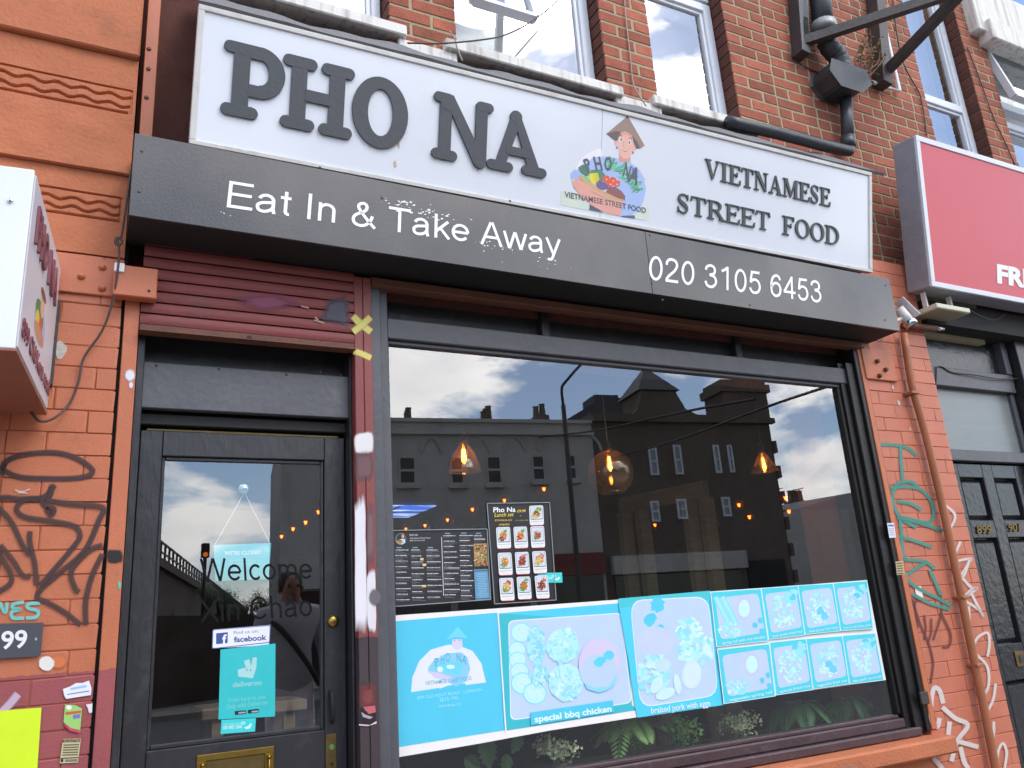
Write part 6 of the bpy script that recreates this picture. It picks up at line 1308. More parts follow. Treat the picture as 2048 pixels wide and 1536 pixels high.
def pendant(px, py, y, kind, label, group=None, r=None, far=False):
    q = at(px, py, y) ; e = empty('pendant_lamp', (q.x, q.y, q.z), label, 'pendant lamp', group); k = (q - CAMP).dot(f_) / FP
    if not far:
        top = {'bell': -58, 'globe': -42, 'cone': -38}[kind]; zt = q.z - top * k * .96
        prof = {'bell': [(.012, .072), (.018, .068), (.03, .05), (.05, .018), (.064, -.02), (.07, -.05), (.072, -.062)], 'globe': None, 'cone': [(.012, .052), (.02, .048), (.04, .012), (.062, -.03), (.07, -.046)]}[kind]
        if kind == 'globe': prof = [(.086 * math.sin(a), .086 * math.cos(a)) for a in [.24 + (2.65 - .24) * i / 18 for i in range(19)]]
        sc_ = {'bell': 1.05, 'globe': 1.36, 'cone': 1.1}[kind]; prof = [(a * sc_, b * sc_) for a, b in prof]; ztop = q.z + prof[0][1]
        MB().lathe(prof + [(a - .0018, b) for a, b in reversed(prof)], (q.x, q.y, q.z), 32).build('glass_shade', M['bulb_glass'], e, smooth=True)
        s = MB(); s.lathe([(.0, .055), (.008, .054), (.012, .045), (.017, .042), (.017, .012), (.021, .01), (.021, -.002), (.0, -.004)], (q.x, q.y, ztop), 16); s.build('socket', M['brass_dark'], e, smooth=True)
        MB().tube([(q.x, q.y, ztop + .05), (q.x, q.y, ZCe)], .0022, 6).build('cord', M['cable_pale'] if kind == 'globe' else M['cable_dark'], e)
        bz = ztop - .008; b = MB(); b.lathe([(.008, 0), (.010, -.012), (.018, -.035), (.02, -.055), (.017, -.08), (.008, -.096), (0, -.1)], (q.x, q.y, bz), 16); b.build('bulb', M['bulb_glass'], e, smooth=True)
        f = MB()
        if kind == 'bell':
            for j in range(8): a = j * .785; f.tube([(q.x + .006 * math.cos(a), q.y + .006 * math.sin(a), bz - .025), (q.x + .011 * math.cos(a), q.y + .011 * math.sin(a), bz - .078)], .0012, 4)
        else: f.tube([(q.x + (.004 + .006 * i / 60) * math.cos(i * .75), q.y + (.004 + .006 * i / 60) * math.sin(i * .75), bz - .02 - .062 * i / 60) for i in range(61)], .0013, 4)
        f.build('filament', M['filament'], e)
    else:
        R_ = r or .06
        MB().lathe([(R_ * math.sin(a), R_ * math.cos(a)) for a in [.2 + 2.6 * i / 12 for i in range(13)]], (q.x, q.y, q.z), 18).build('glass_shade', M['bulb_glass'], e, smooth=True)
        MB().tube([(q.x, q.y, q.z + R_), (q.x, q.y, ZCe)], .003, 5).build('cord', M['cable_dark'], e)
        f = MB()
        for j in range(5): a = j * 1.257; f.tube([(q.x + .003 * math.cos(a), q.y + .003 * math.sin(a), q.z - .016), (q.x + .013 * math.cos(a), q.y + .013 * math.sin(a), q.z + .012)], .0028, 4)
        f.build('filament', M['filament_far'], e)
pendant(928, 917, .5, 'bell', 'lit pendant lamp with bell shaped glass shade, left of three in the window')
pendant(1221, 946, .5, 'globe', 'lit pendant lamp with round globe glass shade, middle of three in the window')
pendant(1527, 926, .5, 'cone', 'lit pendant lamp with conical glass shade, right of three in the window')
G1 = 'row of small bulbs receding deep inside the shop'
for wh, (px, py) in zip(['nearest and rightmost','second from the right','third from the right','third from the left','second from the left','farthest and leftmost'], ((1088, 978), (1009, 1001), (945, 1019), (895, 1040), (850, 1051), (812, 1058))):
    v = ray(px, py); t = 3.45 / v.x; pendant(px, py, -CD + v.y * t, 'x', 'small glowing globe lamp, %s of the receding row above the menus' % wh, G1, .068, True)
G2 = 'small bulbs scattered at the back right of the shop'
for wh, (px, py, y) in zip(('leftmost', 'second from the left', 'third from the left', 'fourth from the left', 'upper of the fourth pair', 'lower of the fourth pair', 'rightmost upper', 'rightmost lower'), ((1258, 1056, 4.2), (1310, 1050, 4.0), (1372, 1036, 3.6), (1430, 1046, 3.0), (1478, 1010, 2.6), (1499, 1034, 2.6), (1571, 996, 2.2), (1578, 1023, 2.3))): pendant(px, py, y, 'x', 'small glowing lamp, %s of those right of the lunch menu' % wh, G2, .045, True)
G3 = 'small bulbs seen through the door'
for wh, (px, py) in zip(('highest and rightmost', 'second from the right', 'second from the left', 'lowest and leftmost'), ((637, 1024), (611, 1045), (586, 1058), (563, 1073))):
    v = ray(px, py); t = 1.75 / v.x; pendant(px, py, -CD + v.y * t, 'x', 'small glowing lamp, %s of the row seen through the door pane' % wh, G3, .055, True)

# ---- plants on the shelf behind the glass
def leafcluster(mb, cen, rx, rz, n, ls, sd, ry=.09):
    rr = random.Random(sd)
    for _ in range(n):
        a = rr.random() * 6.28; ph = math.acos(rr.uniform(-.6, 1)); q = rr.random() ** .4
        p = cen + Vector((rx * q * math.sin(ph) * math.cos(a), ry * q * math.sin(ph) * math.sin(a), rz * q * math.cos(ph)))
        d = Vector((rr.uniform(-1, 1), rr.uniform(-1.2, .4), rr.uniform(-.2, 1))).normalized() * ls * rr.uniform(.6, 1.3); u = d.cross(Vector((rr.uniform(-1, 1), rr.uniform(-1, 1), rr.uniform(-1, 1)))).normalized() * ls * .33
        mb.poly([p, p + d * .45 + u, p + d, p + d * .45 - u])
def bush(px, py, y, wpx, hpx, n, ls, m, label, sd):
    q = at(px, py, y); k = (q - CAMP).dot(f_) / FP; e = empty('potted_plant', (q.x, y, .715), label, 'plant'); mb = MB(); rr = random.Random(sd)
    for i in range(5): leafcluster(mb, q + Vector((rr.uniform(-.5, .5) * wpx * k * .5, rr.uniform(-.04, .04), rr.uniform(-.5, .5) * hpx * k * .5)), wpx * k * .3, hpx * k * .34, n // 5, ls, sd + i)
    mb.build('foliage', M[m], e, kind='stuff')
    st = MB()
    for i in range(6): p = q + Vector((rr.uniform(-.4, .4) * wpx * k, rr.uniform(-.04, .04), rr.uniform(-.1, .3) * hpx * k)); st.tube([(q.x, y, .74), (q + p) / 2 + Vector((0, 0, -.05)), p], .0025, 5)
    st.build('stem', M['leaf_deep'], e); h = max(.04, min(.1, q.z - hpx * k * .6 - .715 + .03)); MB().lathe([(.0, 0), (.04, 0), (.052, h), (.046, h), (.04, h * .8), (0, h * .8)], (q.x, y, .7155), 16).build('pot', M['clay_pot'], e, smooth=True)
bush(1117, 1500, .20, 90, 62, 420, .018, 'leaf_pale', 'pale flowering bushy plant behind the window between big leaf and fern', 1)
bush(1362, 1462, .20, 84, 66, 260, .024, 'leaf', 'mid green small-leaved bushy plant behind the window beside the fern', 2)
bush(1482, 1447, .19, 74, 70, 420, .018, 'leaf_pale', 'pale grey-green rounded plant in a pot behind the window', 3)
bush(1425, 1500, .45, 60, 40, 120, .022, 'leaf_deep', 'dim dark green plant low behind the pale rounded one', 4)
def fern(px, py, y, L_, n, label, sd, m='leaf'):
    q = at(px, py, y); e = empty('fern', (q.x, y, .715), label, 'plant'); mb = MB(); rr = random.Random(sd); st = MB(); root = Vector((q.x, y, .76))
    for i in range(n):
        a = 6.28 * i / n + rr.uniform(-.3, .3); ln = L_ * rr.uniform(.7, 1.15); dx = Vector((math.cos(a), math.sin(a) * .55, 0)); tip = q + dx * ln + Vector((0, 0, -ln * rr.uniform(.15, .5)))
        P = spline([root, q + dx * ln * .25 + Vector((0, 0, .03)), q + dx * ln * .65 + Vector((0, 0, .005)), tip], 7); st.tube(P, .0018, 4)
        for j, p in enumerate(P[5:]):
            t = (P[min(j + 6, len(P) - 1)] - P[j + 4]).normalized(); sd_ = t.cross(Vector((0, 0, 1))).normalized(); wl_ = .055 * math.sin(math.pi * min(1, (j + 3) / (len(P) - 1))) + .008
            for s_ in (-1, 1):
                for hh in (0, .5):
                    b0 = p + t * .012 * hh; d = (sd_ * s_ + t * .45 + Vector((0, 0, -.15))).normalized() * wl_; mb.poly([b0, b0 + d * .5 + t * .004, b0 + d, b0 + d * .5 - t * .004])
    mb.build('foliage', M[m], e, kind='stuff'); st.build('stem', M['leaf_deep'], e); MB().lathe([(0, 0), (.045, 0), (.055, .07), (.05, .07), (.045, .06), (0, .06)], (q.x, y, .7155), 16).build('pot', M['clay_pot'], e, smooth=True)
fern(1262, 1452, .24, .22, 9, 'green fern with arching fronds behind the middle of the window', 5)
fern(1600, 1420, .25, .22, 9, 'dim fern with drooping fronds behind the window at right', 6, 'leaf_deep'); fern(1700, 1412, .27, .2, 8, 'dim dark fern behind the right corner of the window', 7, 'leaf_deep')
lp2 = empty('big_leaf_plant', at(955, 1520, .3), 'plant with a few large split leaves low behind the banner', 'plant')
for px, py, sx, a in ((975, 1512, 30, .2), (1030, 1490, 22, -.5), (948, 1530, 22, .9), (1010, 1533, 20, -.3)):
    o = MB(); q = at(px, py, .28); k = .0022 * sx / 10
    pts = [(0, 2.2), (1, 1.6), (1.35, .6), (.9, .45), (1.3, .1), (.85, -.1), (1.1, -.6), (.6, -.7), (0, -1.6), (-.6, -.8), (-1.1, -.5), (-.8, -.1), (-1.35, .2), (-.9, .5), (-1.3, .9), (-.9, 1.7)]
    V = [q + Vector((x * math.cos(a) - z * math.sin(a), -.3 * abs(x), x * math.sin(a) + z * math.cos(a))) * k * 5 for x, z in pts]
    for i in range(len(V)): o.poly([q, V[i], V[(i + 1) % len(V)]])
    o.build('leaf', M['leaf_deep'], lp2)
MB().tube([(at(975, 1512, .28)), Vector((at(975, 1512, .28).x, .3, .72))], .004, 6).build('stem', M['leaf_deep'], lp2)
# ================================================================== ACROSS THE ROAD (seen as reflections)
MY = 2 * (GY)                      # mirror constant of the shop glass
def rv(px, py, Y): p = at(px, py, Y); return Vector((p.x, MY - p.y, p.z))
class Facade:
    def __init__(s, O, ang):
        s.O = Vector((O[0], O[1], 0)); s.ex = Vector((math.cos(ang), math.sin(ang), 0)); s.n = Vector((-s.ex.y, s.ex.x, 0)); s.ang = ang
        s.Ov = Vector((O[0], MY - O[1], 0)); s.exv = Vector((s.ex.x, -s.ex.y, 0)); s.nv = Vector((s.n.x, -s.n.y, 0))
    def loc(s, px, py): q = on(px, py, s.Ov, s.nv); return (q - s.Ov).dot(s.exv), q.z
    def p(s, u, z, o=0.0): return s.O + s.ex * u + s.n * o + Vector((0, 0, z))
    def box(s, mb, u0, u1, o0, o1, z0, z1): return mb.hexa([s.p(u0, z0, o1), s.p(u1, z0, o1), s.p(u1, z0, o0), s.p(u0, z0, o0), s.p(u0, z1, o1), s.p(u1, z1, o1), s.p(u1, z1, o0), s.p(u0, z1, o0)])
FT = Facade((5.11, -21.97), math.atan2(.155, .988))
te = empty('terrace_building', FT.O, 'pale stucco terrace with parapet across the road, reflected in the shop window', 'building')
uR = FT.loc(1187, 900)[0]; zP = FT.loc(980, 845)[1]
FT.box(MB(), 0, uR, -9, 0, 0, zP).build('wall', M['stucco'], te)
FT.box(MB(), -.1, uR, .001, .18, zP - .45, zP - .3).build('cornice', M['stucco'], te); FT.box(MB(), -.1, uR, .001, .12, zP - .02, zP + .1).build('coping', M['stucco'], te)
zo = lambda x, y: FT.loc(760 + x / 4.096, 680 + y / 4.096)
for a in ((150, 950, 295, 1190), (570, 950, 690, 1190), (865, 945, 1000, 1185), (1235, 940, 1355, 1160), (1525, 935, 1615, 1150)):
    (u0, z1), (u1, z0) = zo(a[0], a[1]), zo(a[2], a[3]); f = MB()
    for q in ((u0, u0 + .05, z0, z1), (u1 - .05, u1, z0, z1), (u0 + .05, u1 - .05, z0, z0 + .08), (u0 + .05, u1 - .05, z1 - .08, z1), (u0 + .05, u1 - .05, (z0 + z1) / 2 - .04, (z0 + z1) / 2 + .04)): FT.box(f, q[0], q[1], .002, .06, q[2], q[3])
    w_ = f.build('window', M['stucco'], te); FT.box(MB(), u0 + .05, u1 - .05, .004, .02, z0 + .08, z1 - .08).build('pane', M['far_pane'], w_); FT.box(MB(), u0 - .1, u1 + .1, .001, .2, z0 - .12, z0 - .001).build('sill', M['stucco'], w_)
    um, w2 = (u0 + u1) / 2, 1.15; ar = MB(); P = [FT.p(um + w2 * math.cos(math.pi * t / 14), z1 + .12 + .75 * math.sin(math.pi * t / 14), .03) for t in range(15)]; ar.tube(P, .06, 5); ar.build('arch_moulding', M['stucco'], te)
uS = .0
for i in range(4):
    u0, u1 = uR * i / 4 + .12, uR * (i + 1) / 4 - .12
    FT.box(MB(), u0, u1, .001, .04, .3, 2.75).build('shop_window', M['far_pane'], te); FT.box(MB(), u0 - .05, u1 + .05, .001, .22, 2.8, 3.5).build('shop_fascia', M[('stucco', 'charcoal_paint', 'slate', 'burgundy')[i]], te)
for a in ((815, 846, 842, 826, 3), (978, 846, 1010, 822, 3), (1090, 846, 1122, 812, 2)):
    (u0, z0), (u1, z1) = FT.loc(a[0], a[1]), FT.loc(a[2], a[3]); ch = FT.box(MB(), u0 + .15, u1, -2.0, -1.2, zP - .5, z1).build('chimney', M['london_brick'], te)
    for k in range(a[4]): q = FT.p(u0 + .3 + (u1 - u0 - .4) * k / max(1, a[4] - 1), z1, -1.6); MB().lathe([(.13, 0), (.1, .35 + .1 * k), (.13, .4 + .1 * k)], q, 8).build('chimney_pot', M['london_brick'], ch)
# gabled house rising behind the terrace
gh = empty('gabled_house', FT.p(uR - 1, 0, -14), 'slate gabled house with tall chimney behind the terrace', 'building')
FG = Facade((FT.p(0, 0, -12).x, FT.p(0, 0, -12).y), FT.ang); g1, g2, g3 = FG.loc(1128, 842), FG.loc(1190, 805), FG.loc(1222, 790)
FG.box(MB(), g1[0] - 1, g3[0] + 4, -6, 0, 0, g1[1]).build('wall', M['london_brick'], gh)
MB().prism([FG.p(g1[0], g1[1], 0), FG.p(g3[0] + 4, g1[1], 0), FG.p(g3[0] + 2, g2[1] + .6, 0), FG.p(g2[0], g2[1], 0)], -FG.n * 6).build('roof', M['slate'], gh); FG.box(MB(), g2[0], g3[0] + .4, -1.6, .01, g2[1] - 1, g3[1]).build('chimney', M['slate'], gh)
# brick corner building with turret
ce = empty('corner_building', FT.p(uR, 0, 0), 'brown brick corner building with pyramid turret across the road, reflected in the window', 'building')
uE = FT.loc(1546, 900)[0]; zB = FT.loc(1390, 829)[1]
FT.box(MB(), uR + .02, uE, -10, .01, 0, zB).build('wall', M['london_brick'], ce); FT.box(MB(), uR + .02, uE + .12, .011, .25, zB - .35, zB - .15).build('cornice', M['london_brick'], ce)
for k in range(7): FT.box(MB(), uE + .001, uE + .14, -.5, .1, 1.2 + k * .95, 1.65 + k * .95).build('quoin', M['london_brick'], ce)
z2 = lambda x, y: FT.loc(1200 + x / 3.657, 680 + y / 3.657)
t0, t1, te1, ap = z2(335, 520), z2(570, 420), z2(450, 360), z2(448, 240)
FT.box(MB(), t0[0], t1[0], -1.8, -.2, zB - .1, te1[1]).build('turret', M['london_brick'], ce)
w_ = t1[0] - t0[0]; cu, co = (t0[0] + t1[0]) / 2, -1.0; pr_ = MB(); B4 = [FT.p(t0[0] - .15, te1[1], -.05), FT.p(t1[0] + .15, te1[1], -.05), FT.p(t1[0] + .15, te1[1], -1.95), FT.p(t0[0] - .15, te1[1], -1.95)]; A4 = FT.p(cu, ap[1] + .55, co)
for k in range(4): pr_.poly([B4[k], B4[(k + 1) % 4], A4])
pr_.poly(B4); pr_.build('turret_roof', M['slate'], ce)
MB().prism([FT.p(t0[0] - .5, zB, -.15), FT.p(t1[0] + .9, zB, -.15), FT.p(t1[0] + .35, zB + .25, -.15), FT.p(t1[0] + .02, zB + .9, -.15), FT.p(t0[0] - .02, zB + .9, -.15), FT.p(t0[0] - .2, zB + .25, -.15)], -FT.n * .3).build('shaped_gable', M['london_brick'], ce)
c0, c1 = z2(930, 545), z2(1212, 290); FT.box(MB(), c0[0], c1[0], -1.4, -.1, zB - .1, c1[1]).build('chimney_stack', M['london_brick'], ce); FT.box(MB(), c0[0] - .12, c1[0] + .12, -1.5, 0, c1[1] - .5, c1[1] - .2).build('stack_band', M['london_brick'], ce)
q = z2(830, 540); FT.box(MB(), q[0] - .35, q[0] + .35, -2.2, -1.6, zB - .1, z2(830, 480)[1]).build('chimney', M['london_brick'], ce)
for a in ((345, 790, 430, 990), (525, 770, 610, 985), (815, 770, 890, 975), (920, 770, 985, 970), (360, 1180, 440, 1330), (550, 1165, 640, 1310), (880, 1150, 960, 1290)):
    (u0, z1), (u1, z0) = z2(a[0], a[1]), z2(a[2], a[3]); f = MB()
    for q in ((u0, u0 + .07, z0, z1), (u1 - .07, u1, z0, z1), (u0 + .07, u1 - .07, z0, z0 + .07), (u0 + .07, u1 - .07, z1 - .07, z1), (u0 + .07, u1 - .07, (z0 + z1) / 2 - .03, (z0 + z1) / 2 + .03)): FT.box(f, q[0], q[1], .012, .07, q[2], q[3])
    w_ = f.build('window', M['upvc'], ce); FT.box(MB(), u0 + .07, u1 - .07, .013, .03, z0 + .07, z1 - .07).build('pane', M['blind_pane'], w_)
FT.box(MB(), uR + .3, uE - 2.2, .011, .06, .3, 2.7).build('shop_window', M['far_pane'], ce); FT.box(MB(), uR + .2, uE - 2.0, .011, .3, 2.75, 3.35).build('shop_fascia', M['stucco'], ce); FT.box(MB(), uE - 1.9, uE - .3, .011, .06, .3, 3.0).build('shop_window', M['black_matt'], ce)
# houses further off at right
FW = Facade((rv(1600, 1100, 36).x, rv(1600, 1100, 36).y), .1)
we = empty('white_house', FW.O, 'plain white rendered house end far at the right of the reflection', 'building'); u0, u1 = FW.loc(1592, 1050)[0], FW.loc(1700, 1050)[0]; zt = FW.loc(1650, 1000)[1]
FW.box(MB(), u0, u1 + 5, -8, 0, 0, zt - .6).build('wall', M['stucco'], we); MB().prism([FW.p(u0, zt - .6, 0), FW.p(u1 + 5, zt - .6, 0), FW.p(u1 + 5, zt + 1.2, -4), FW.p(u0, zt + .0, -4)], -FW.n * 1).build('roof', M['slate'], we)
FW2 = Facade((rv(1560, 1100, 46).x, rv(1560, 1100, 46).y), .1); he = empty('chimney_house', FW2.O, 'distant brick house with a row of chimney pots and aerials at right of the reflection', 'building')
a0, a1, zt = FW2.loc(1552, 1050)[0], FW2.loc(1640, 1050)[0], FW2.loc(1580, 1010)[1]; FW2.box(MB(), a0, a1 + 6, -8, 0, 0, zt).build('wall', M['london_brick'], he)
b0, b1, bz = FW2.loc(1600, 1000)[0], FW2.loc(1634, 1000)[0], FW2.loc(1615, 997)[1]; st_ = FW2.box(MB(), b0, b1, -2, -1, zt - .5, bz).build('chimney', M['london_brick'], he)
for k in range(5): MB().lathe([(.18, 0), (.14, .8), (.18, .9)], FW2.p(b0 + .3 + (b1 - b0 - .6) * k / 4, bz, -1.5), 8).build('chimney_pot', M['london_brick'], st_)
for px in (1583, 1625): q = FW2.loc(px, 990)[0]; zz2 = FW2.loc(px, 972)[1]; mb = MB(); mb.tube([FW2.p(q, zt - .3, -1.5), FW2.p(q, zz2, -1.5)], .05, 5); mb.tube([FW2.p(q - .7, zz2 - .1, -1.5), FW2.p(q + .5, zz2 + .1, -1.5)], .04, 5); mb.build('aerial', M['steel_dark'], he)
# lamp post on the far kerb
a, b = rv(1134, 1230, 17.6), rv(1123, 772, 17.6); lo = empty('street_lamp', (b.x, b.y, 0), 'grey street lamp post with bent arm on the far kerb, reflected in the window', 'street lamp'); hz = b.z
MB().tube([(b.x, b.y, 0), (b.x, b.y, 1.4), (b.x, b.y, 1.45), (b.x, b.y, hz - .6)], [.11, .11, .08, .07], 12).build('post', M['steel_dark'], lo, smooth=True)
e_ = rv(1168, 735, 17.6); P = spline([(b.x, b.y, hz - .6), (b.x, b.y, hz - .1), (b.x + .15, b.y + .05, hz + .15), (e_.x, e_.y + .3, e_.z + .2), (e_.x + 1.2, e_.y + .8, e_.z + .8)], 6); MB().tube(P, .045, 8).build('arm', M['steel_dark'], lo, smooth=True)
MB().box(P[-1].x - .1, P[-1].x + .6, P[-1].y - .12, P[-1].y + .12, P[-1].z - .08, P[-1].z + .06, .02).build('lantern', M['galvanised'], lo)
# railway viaduct and signal
v0, v1 = rv(300, 1068, 42), rv(470, 1195, 110); vi = empty('railway_viaduct', (v0.x, v0.y, 0), 'long dark brick railway viaduct with railing at left, reflected in the door pane', 'viaduct')
d = (v1 - v0); d.z = 0; d.normalize(); nn = Vector((-d.y, d.x, 0)) ; nn = nn if nn.x < 0 else -nn; H = v0.z; st0 = v0 - d * 20; en = v1 + d * 30
def vb(mb, p, q, o0, o1, z0, z1): mb.hexa([Vector((r.x, r.y, z)) + nn * o for z in (z0, z1) for r, o in ((p, o0), (q, o0), (q, o1), (p, o1))]); return mb
vb(MB(), st0, en, 0, 9, 0, H - 1.0).build('deck_wall', M['viaduct_brick'], vi); vb(MB(), st0, en, -.3, .3, H - 1.4, H - .95).build('string_course', M['viaduct_brick'], vi)
rl = MB(); nP = 70
for i in range(nP): p = st0 + (en - st0) * i / nP; rl.box(p.x - .06, p.x + .06, p.y - .06, p.y + .06, H - 1, H + .1)
vb(rl, st0, en, -.05, .05, H + .02, H + .12); vb(rl, st0, en, -.04, .04, H - .5, H - .42); rl.build('railing', M['steel_dark'], vi)
for i in range(8): p = st0 + (en - st0) * (i + .5) / 9; vb(MB(), p - d * 3, p + d * 3, -.02, .5, 0, H * .55).build('arch_recess', M['black_matt'], vi)
q = rv(411, 1100, 55); sg_ = empty('rail_signal', (q.x, q.y, 0), 'dark railway signal head on a post beside the viaduct, reflected in the door', 'signal'); MB().tube([(q.x, q.y, 0), (q.x, q.y, q.z - .5)], .12, 8).build('post', M['steel_dark'], sg_); MB().box(q.x - .26, q.x + .26, q.y - .2, q.y + .2, q.z - .5, q.z + .45, .05).build('head', M['black_matt'], sg_); MB().lathe([(0, .06), (.14, .05), (.16, 0)], (q.x, q.y + .2, q.z - .3), 12, 'y').build('lens', emit('signal_amber', (1, .25, .03), 1.2), sg_)
# trees closing the side street
def tree(px, py, Y, rpx, label, sd):
    q = rv(px, py, Y); k = (at(px, py, Y) - CAMP).dot(f_) / FP; R_ = rpx * k; e = empty('tree', (q.x, q.y, 0), label, 'tree', 'trees beyond the side street'); rr = random.Random(sd); mb = MB(); tr = MB()
    tr.tube([(q.x, q.y, 0), (q.x + .1, q.y, q.z * .4), (q.x, q.y, q.z)], [.3, .22, .1], 8); cl = []
    for i in range(16):
        a = rr.random() * 6.28; p = q + Vector((R_ * rr.uniform(.1, .8) * math.cos(a), R_ * rr.uniform(.1, .8) * math.sin(a), R_ * rr.uniform(-.5, .6))); cl.append(p); tr.tube([(q.x, q.y, q.z * .55), (q + p) / 2 - Vector((0, 0, .3)), p], [.1, .06, .02], 5)
    for p in cl:
        for _ in range(150):
            o = Vector((rr.gauss(0, 1), rr.gauss(0, 1), rr.gauss(0, .8))) * R_ * .2; dd_ = Vector((rr.uniform(-1, 1), rr.uniform(-1, 1), rr.uniform(-1, 1))).normalized() * R_ * .055; u = dd_.cross(Vector((rr.random(), rr.random(), rr.random()))).normalized() * R_ * .03
            mb.poly([p + o, p + o + dd_ * .5 + u, p + o + dd_, p + o + dd_ * .5 - u])
    tr.build('trunk', M['bark'], e); mb.build('crown', M['tree_leaf'], e, kind='stuff')
for i, (px, py, Y, r) in enumerate(((445, 1210, 55, 42), (490, 1225, 50, 36), (530, 1205, 46, 34), (560, 1195, 40, 32), (415, 1190, 62, 26))): tree(px, py, Y, r, 'dark leafy tree %s, reflected in the door pane' % ('just right of the rail signal', 'below the closed sign', 'below the right end of the closed sign', 'rightmost beside the terrace end', 'leftmost against the viaduct')[i], 31 + i)
# low dark wall and parked car side by the viaduct
lw = tag(vb(MB(), rv(300, 1250, 20), rv(560, 1260, 24), 0, .4, 0, 2.2).build('yard_wall', M['viaduct_brick']), 'low dark brick yard wall across the road, reflected low in the door pane', 'wall')

# ---- pedestrian beside the photographer, reflected in the door pane
pe = rv(585, 1300, 4.05); bx_, by_ = pe.x, pe.y
J = {'pel': (0, 0, .98), 'spine': (0, 0, 1.22), 'chest': (0, .01, 1.42), 'neck': (0, .01, 1.56), 'head': (0, .03, 1.66), 'crown': (0, .02, 1.80), 'shl': (-.2, 0, 1.47), 'ell': (-.27, -.02, 1.18), 'wrl': (-.25, .08, .95), 'hal': (-.245, .1, .87), 'shr': (.2, 0, 1.47), 'elr': (.28, -.02, 1.18), 'wrr': (.26, .08, .95), 'har': (.255, .1, .87), 'hil': (-.1, 0, .93), 'knl': (-.11, .02, .52), 'anl': (-.11, -.02, .09), 'tol': (-.12, .16, .045), 'hir': (.1, 0, .93), 'knr': (.12, .04, .52), 'anr': (.13, .02, .09), 'tor': (.15, .2, .045)}
RAD = {'pel': (.17, .13), 'spine': (.17, .12), 'chest': (.19, .13), 'neck': (.06, .06), 'head': (.085, .1), 'crown': (.06, .075), 'shl': (.09, .09), 'ell': (.06, .06), 'wrl': (.042, .042), 'hal': (.045, .03), 'shr': (.09, .09), 'elr': (.06, .06), 'wrr': (.042, .042), 'har': (.045, .03), 'hil': (.1, .1), 'knl': (.07, .07), 'anl': (.05, .05), 'tol': (.045, .035), 'hir': (.1, .1), 'knr': (.07, .07), 'anr': (.05, .05), 'tor': (.045, .035)}
ED = [('pel', 'spine'), ('spine', 'chest'), ('chest', 'neck'), ('neck', 'head'), ('head', 'crown'), ('chest', 'shl'), ('shl', 'ell'), ('ell', 'wrl'), ('wrl', 'hal'), ('chest', 'shr'), ('shr', 'elr'), ('elr', 'wrr'), ('wrr', 'har'), ('pel', 'hil'), ('hil', 'knl'), ('knl', 'anl'), ('anl', 'tol'), ('pel', 'hir'), ('hir', 'knr'), ('knr', 'anr'), ('anr', 'tor')]
nm = list(J); sk = 1.06
V = [Vector(J[k]) * sk for k in nm]; E_ = [(nm.index(a), nm.index(b)) for a, b in ED]
for side in ('l', 'r'):
    for i, (dx, L_) in enumerate(((-.03, .07), (-.012, .085), (.008, .08), (.028, .065), (.045, .045))):
        h = nm.index('ha' + side); b = V[h]; sgn = 1 if side == 'r' else -1
        if i < 4: V += [b + Vector((0, dx, -.045)), b + Vector((-sgn * .01, dx * 1.15, -.045 - L_ * .6)), b + Vector((-sgn * .03, dx * 1.1, -.045 - L_))]
        else: V += [b + Vector((-sgn * .01, .035, -.005)), b + Vector((-sgn * .02, .055, -.03)), b + Vector((-sgn * .03, .055, -.055))]
        n0 = len(V) - 3; E_ += [(h, n0), (n0, n0 + 1), (n0 + 1, n0 + 2)]
me = bpy.data.meshes.new('person_skeleton'); me.from_pydata([tuple(v) for v in V], E_, []); so = bpy.data.objects.new('person_skeleton', me); COL.objects.link(so)
sm = so.modifiers.new('s', 'SKIN'); sm.use_smooth_shade = True; so.modifiers.new('u', 'SUBSURF').levels = 1
sv = me.skin_vertices[0].data
for i in range(len(V)): r = RAD[nm[i]] if i < len(nm) else (.0095, .0095); sv[i].radius = (r[0] * sk, r[1] * sk); sv[i].use_root = (i == 0)
bpy.context.view_layer.update(); dg = bpy.context.evaluated_depsgraph_get(); bm_ = bpy.data.meshes.new_from_object(so.evaluated_get(dg)); bpy.data.objects.remove(so)
for v in bm_.vertices: v.co += Vector((bx_, by_, 0))
pn_ = empty('person', (bx_, by_, 0), 'person in a grey jacket and light trousers standing on the pavement, reflected in the door', 'person')
bm_.materials.clear()
for k in ('skin', 'grey_cloth', 'light_cloth', 'black_matt'): bm_.materials.append(M[k])
for p in bm_.polygons:
    z = p.center.z; x = abs(p.center.x - bx_); p.material_index = 3 if z < .11 else 2 if z < .97 and x < .22 else 1 if .97 <= z < 1.655 or (x >= .085 and .99 < z < 1.74) else 0; p.use_smooth = True
bo = link('body', bm_, None, pn_)
hr = MB(); hr.lathe([(.0, .128), (.045, .122), (.078, .098), (.096, .06), (.101, .02), (.097, -.02), (.088, -.045)], (bx_, by_ - .018, 1.80), 20); hr.build('hair', M['hair'], pn_, smooth=True)
for s in (-1, 1): MB().tube([(bx_ + s * .088, by_ + .02, 1.735), (bx_ + s * .1, by_ + .012, 1.76), (bx_ + s * .098, by_ + .015, 1.79)], [.008, .014, .01], 8).build('ear', M['skin'], pn_, smooth=True)
for s in (-1, 1): MB().lathe([(0, .012), (.01, .009), (.013, 0)], (bx_ + s * .036 * 1.06, by_ + .118, 1.79), 8, 'y').build('eye', M['black_matt'], pn_)
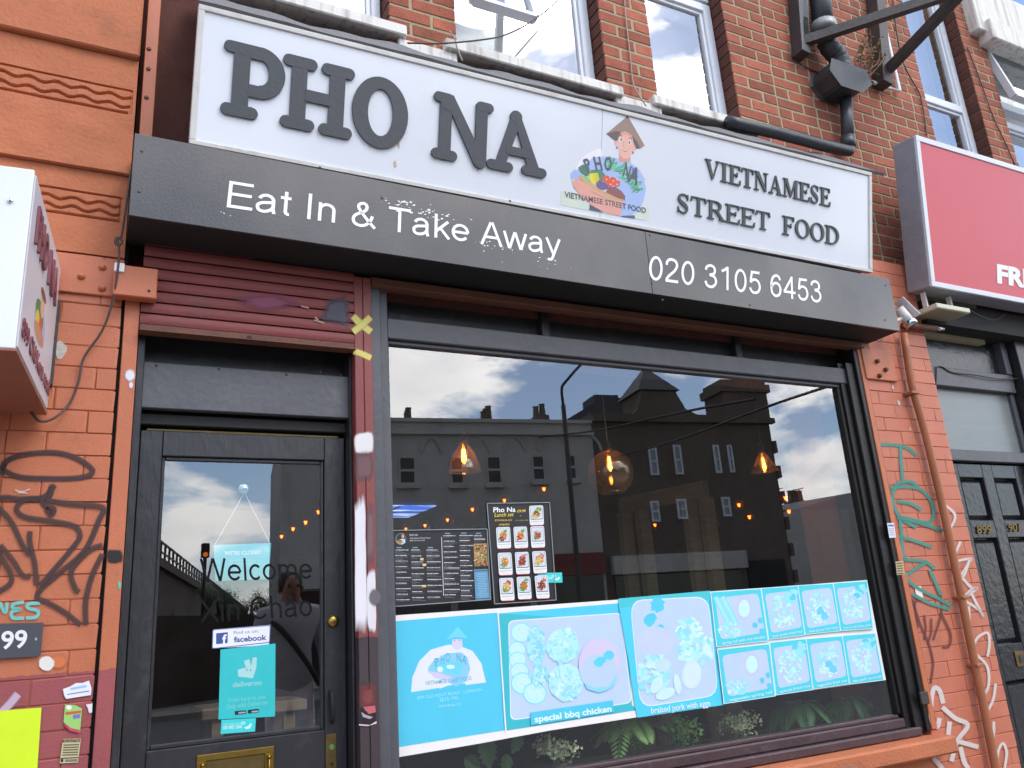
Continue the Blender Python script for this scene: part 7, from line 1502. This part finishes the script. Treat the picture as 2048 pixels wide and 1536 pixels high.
MB().prism([(bx_ - .012, by_ + .115, 1.735), (bx_ + .012, by_ + .115, 1.735), (bx_, by_ + .115, 1.785)], (0, .03, 0)).build('nose', M['skin'], pn_); MB().box(bx_ - .025, bx_ + .025, by_ + .108, by_ + .122, 1.698, 1.708, .003).build('mouth', mat('lip', c(150, 84, 76), .5), pn_)
MB().tube(spline([(bx_ - .2, by_ + .03, 1.55), (bx_ - .08, by_ + .16, 1.42), (bx_ + .1, by_ + .17, 1.18), (bx_ + .22, by_ + .1, 1.0)], 8), .022, 6).build('bag_strap', M['black_matt'], pn_, smooth=True)

for i, (a, b, Ya, Yb, lab) in enumerate((((1090, 873), (1365, 824), 20, 9, 'upper'), ((1240, 912), (1530, 815), 19, 8, 'lower'))):
    A_w, B_w = rv(*a, Ya), rv(*b, Yb); dv = (B_w - A_w) * .25; mid = (A_w + B_w) / 2 - Vector((0, 0, .08)); tag(MB().tube(spline([A_w - dv, A_w, mid, B_w, B_w + dv], 6), .025, 6).build('overhead_wire', M['black_matt'], None), '%s dark overhead wire crossing the street, reflected across the brick building' % lab, 'wire')
# black rubbish sack on the pavement under the sill
q = at(1655, 1524, -.26); rb = empty('rubbish_sack', (q.x, -.26, 0), 'black rubbish sack with blue tie standing under the sill at the bottom edge', 'rubbish sack'); bm = bmesh.new(); bmesh.ops.create_icosphere(bm, subdivisions=4, radius=1); rr = random.Random(3)
for v in bm.verts:
    x, y, z = v.co; k = 1 + .06 * math.sin(7 * x + 3 * z) + .05 * math.sin(9 * y - 4 * z + 1) + .04 * math.sin(13 * x * y + 5 * z); tp_ = 1 - .35 * max(0, z); v.co = Vector((q.x - .05 + x * .24 * k * tp_, -.30 + y * .15 * k * tp_, max(.004, .365 + z * .345 * k)))
MB().frombm(bm).build('sack', mat('sack_black', c(34, 33, 36), .3, .2, 12, .6, 18), rb, smooth=True)
q2 = at(1698, 1532, -.30); MB().lathe([(.0, .05), (.035, .045), (.05, .02), (.04, -.02), (.02, -.06)], (q2.x, -.30, q2.z - .055), 12).build('tie', mat('tie_blue', c(72, 98, 118), .5, .1, 12), rb, smooth=True)
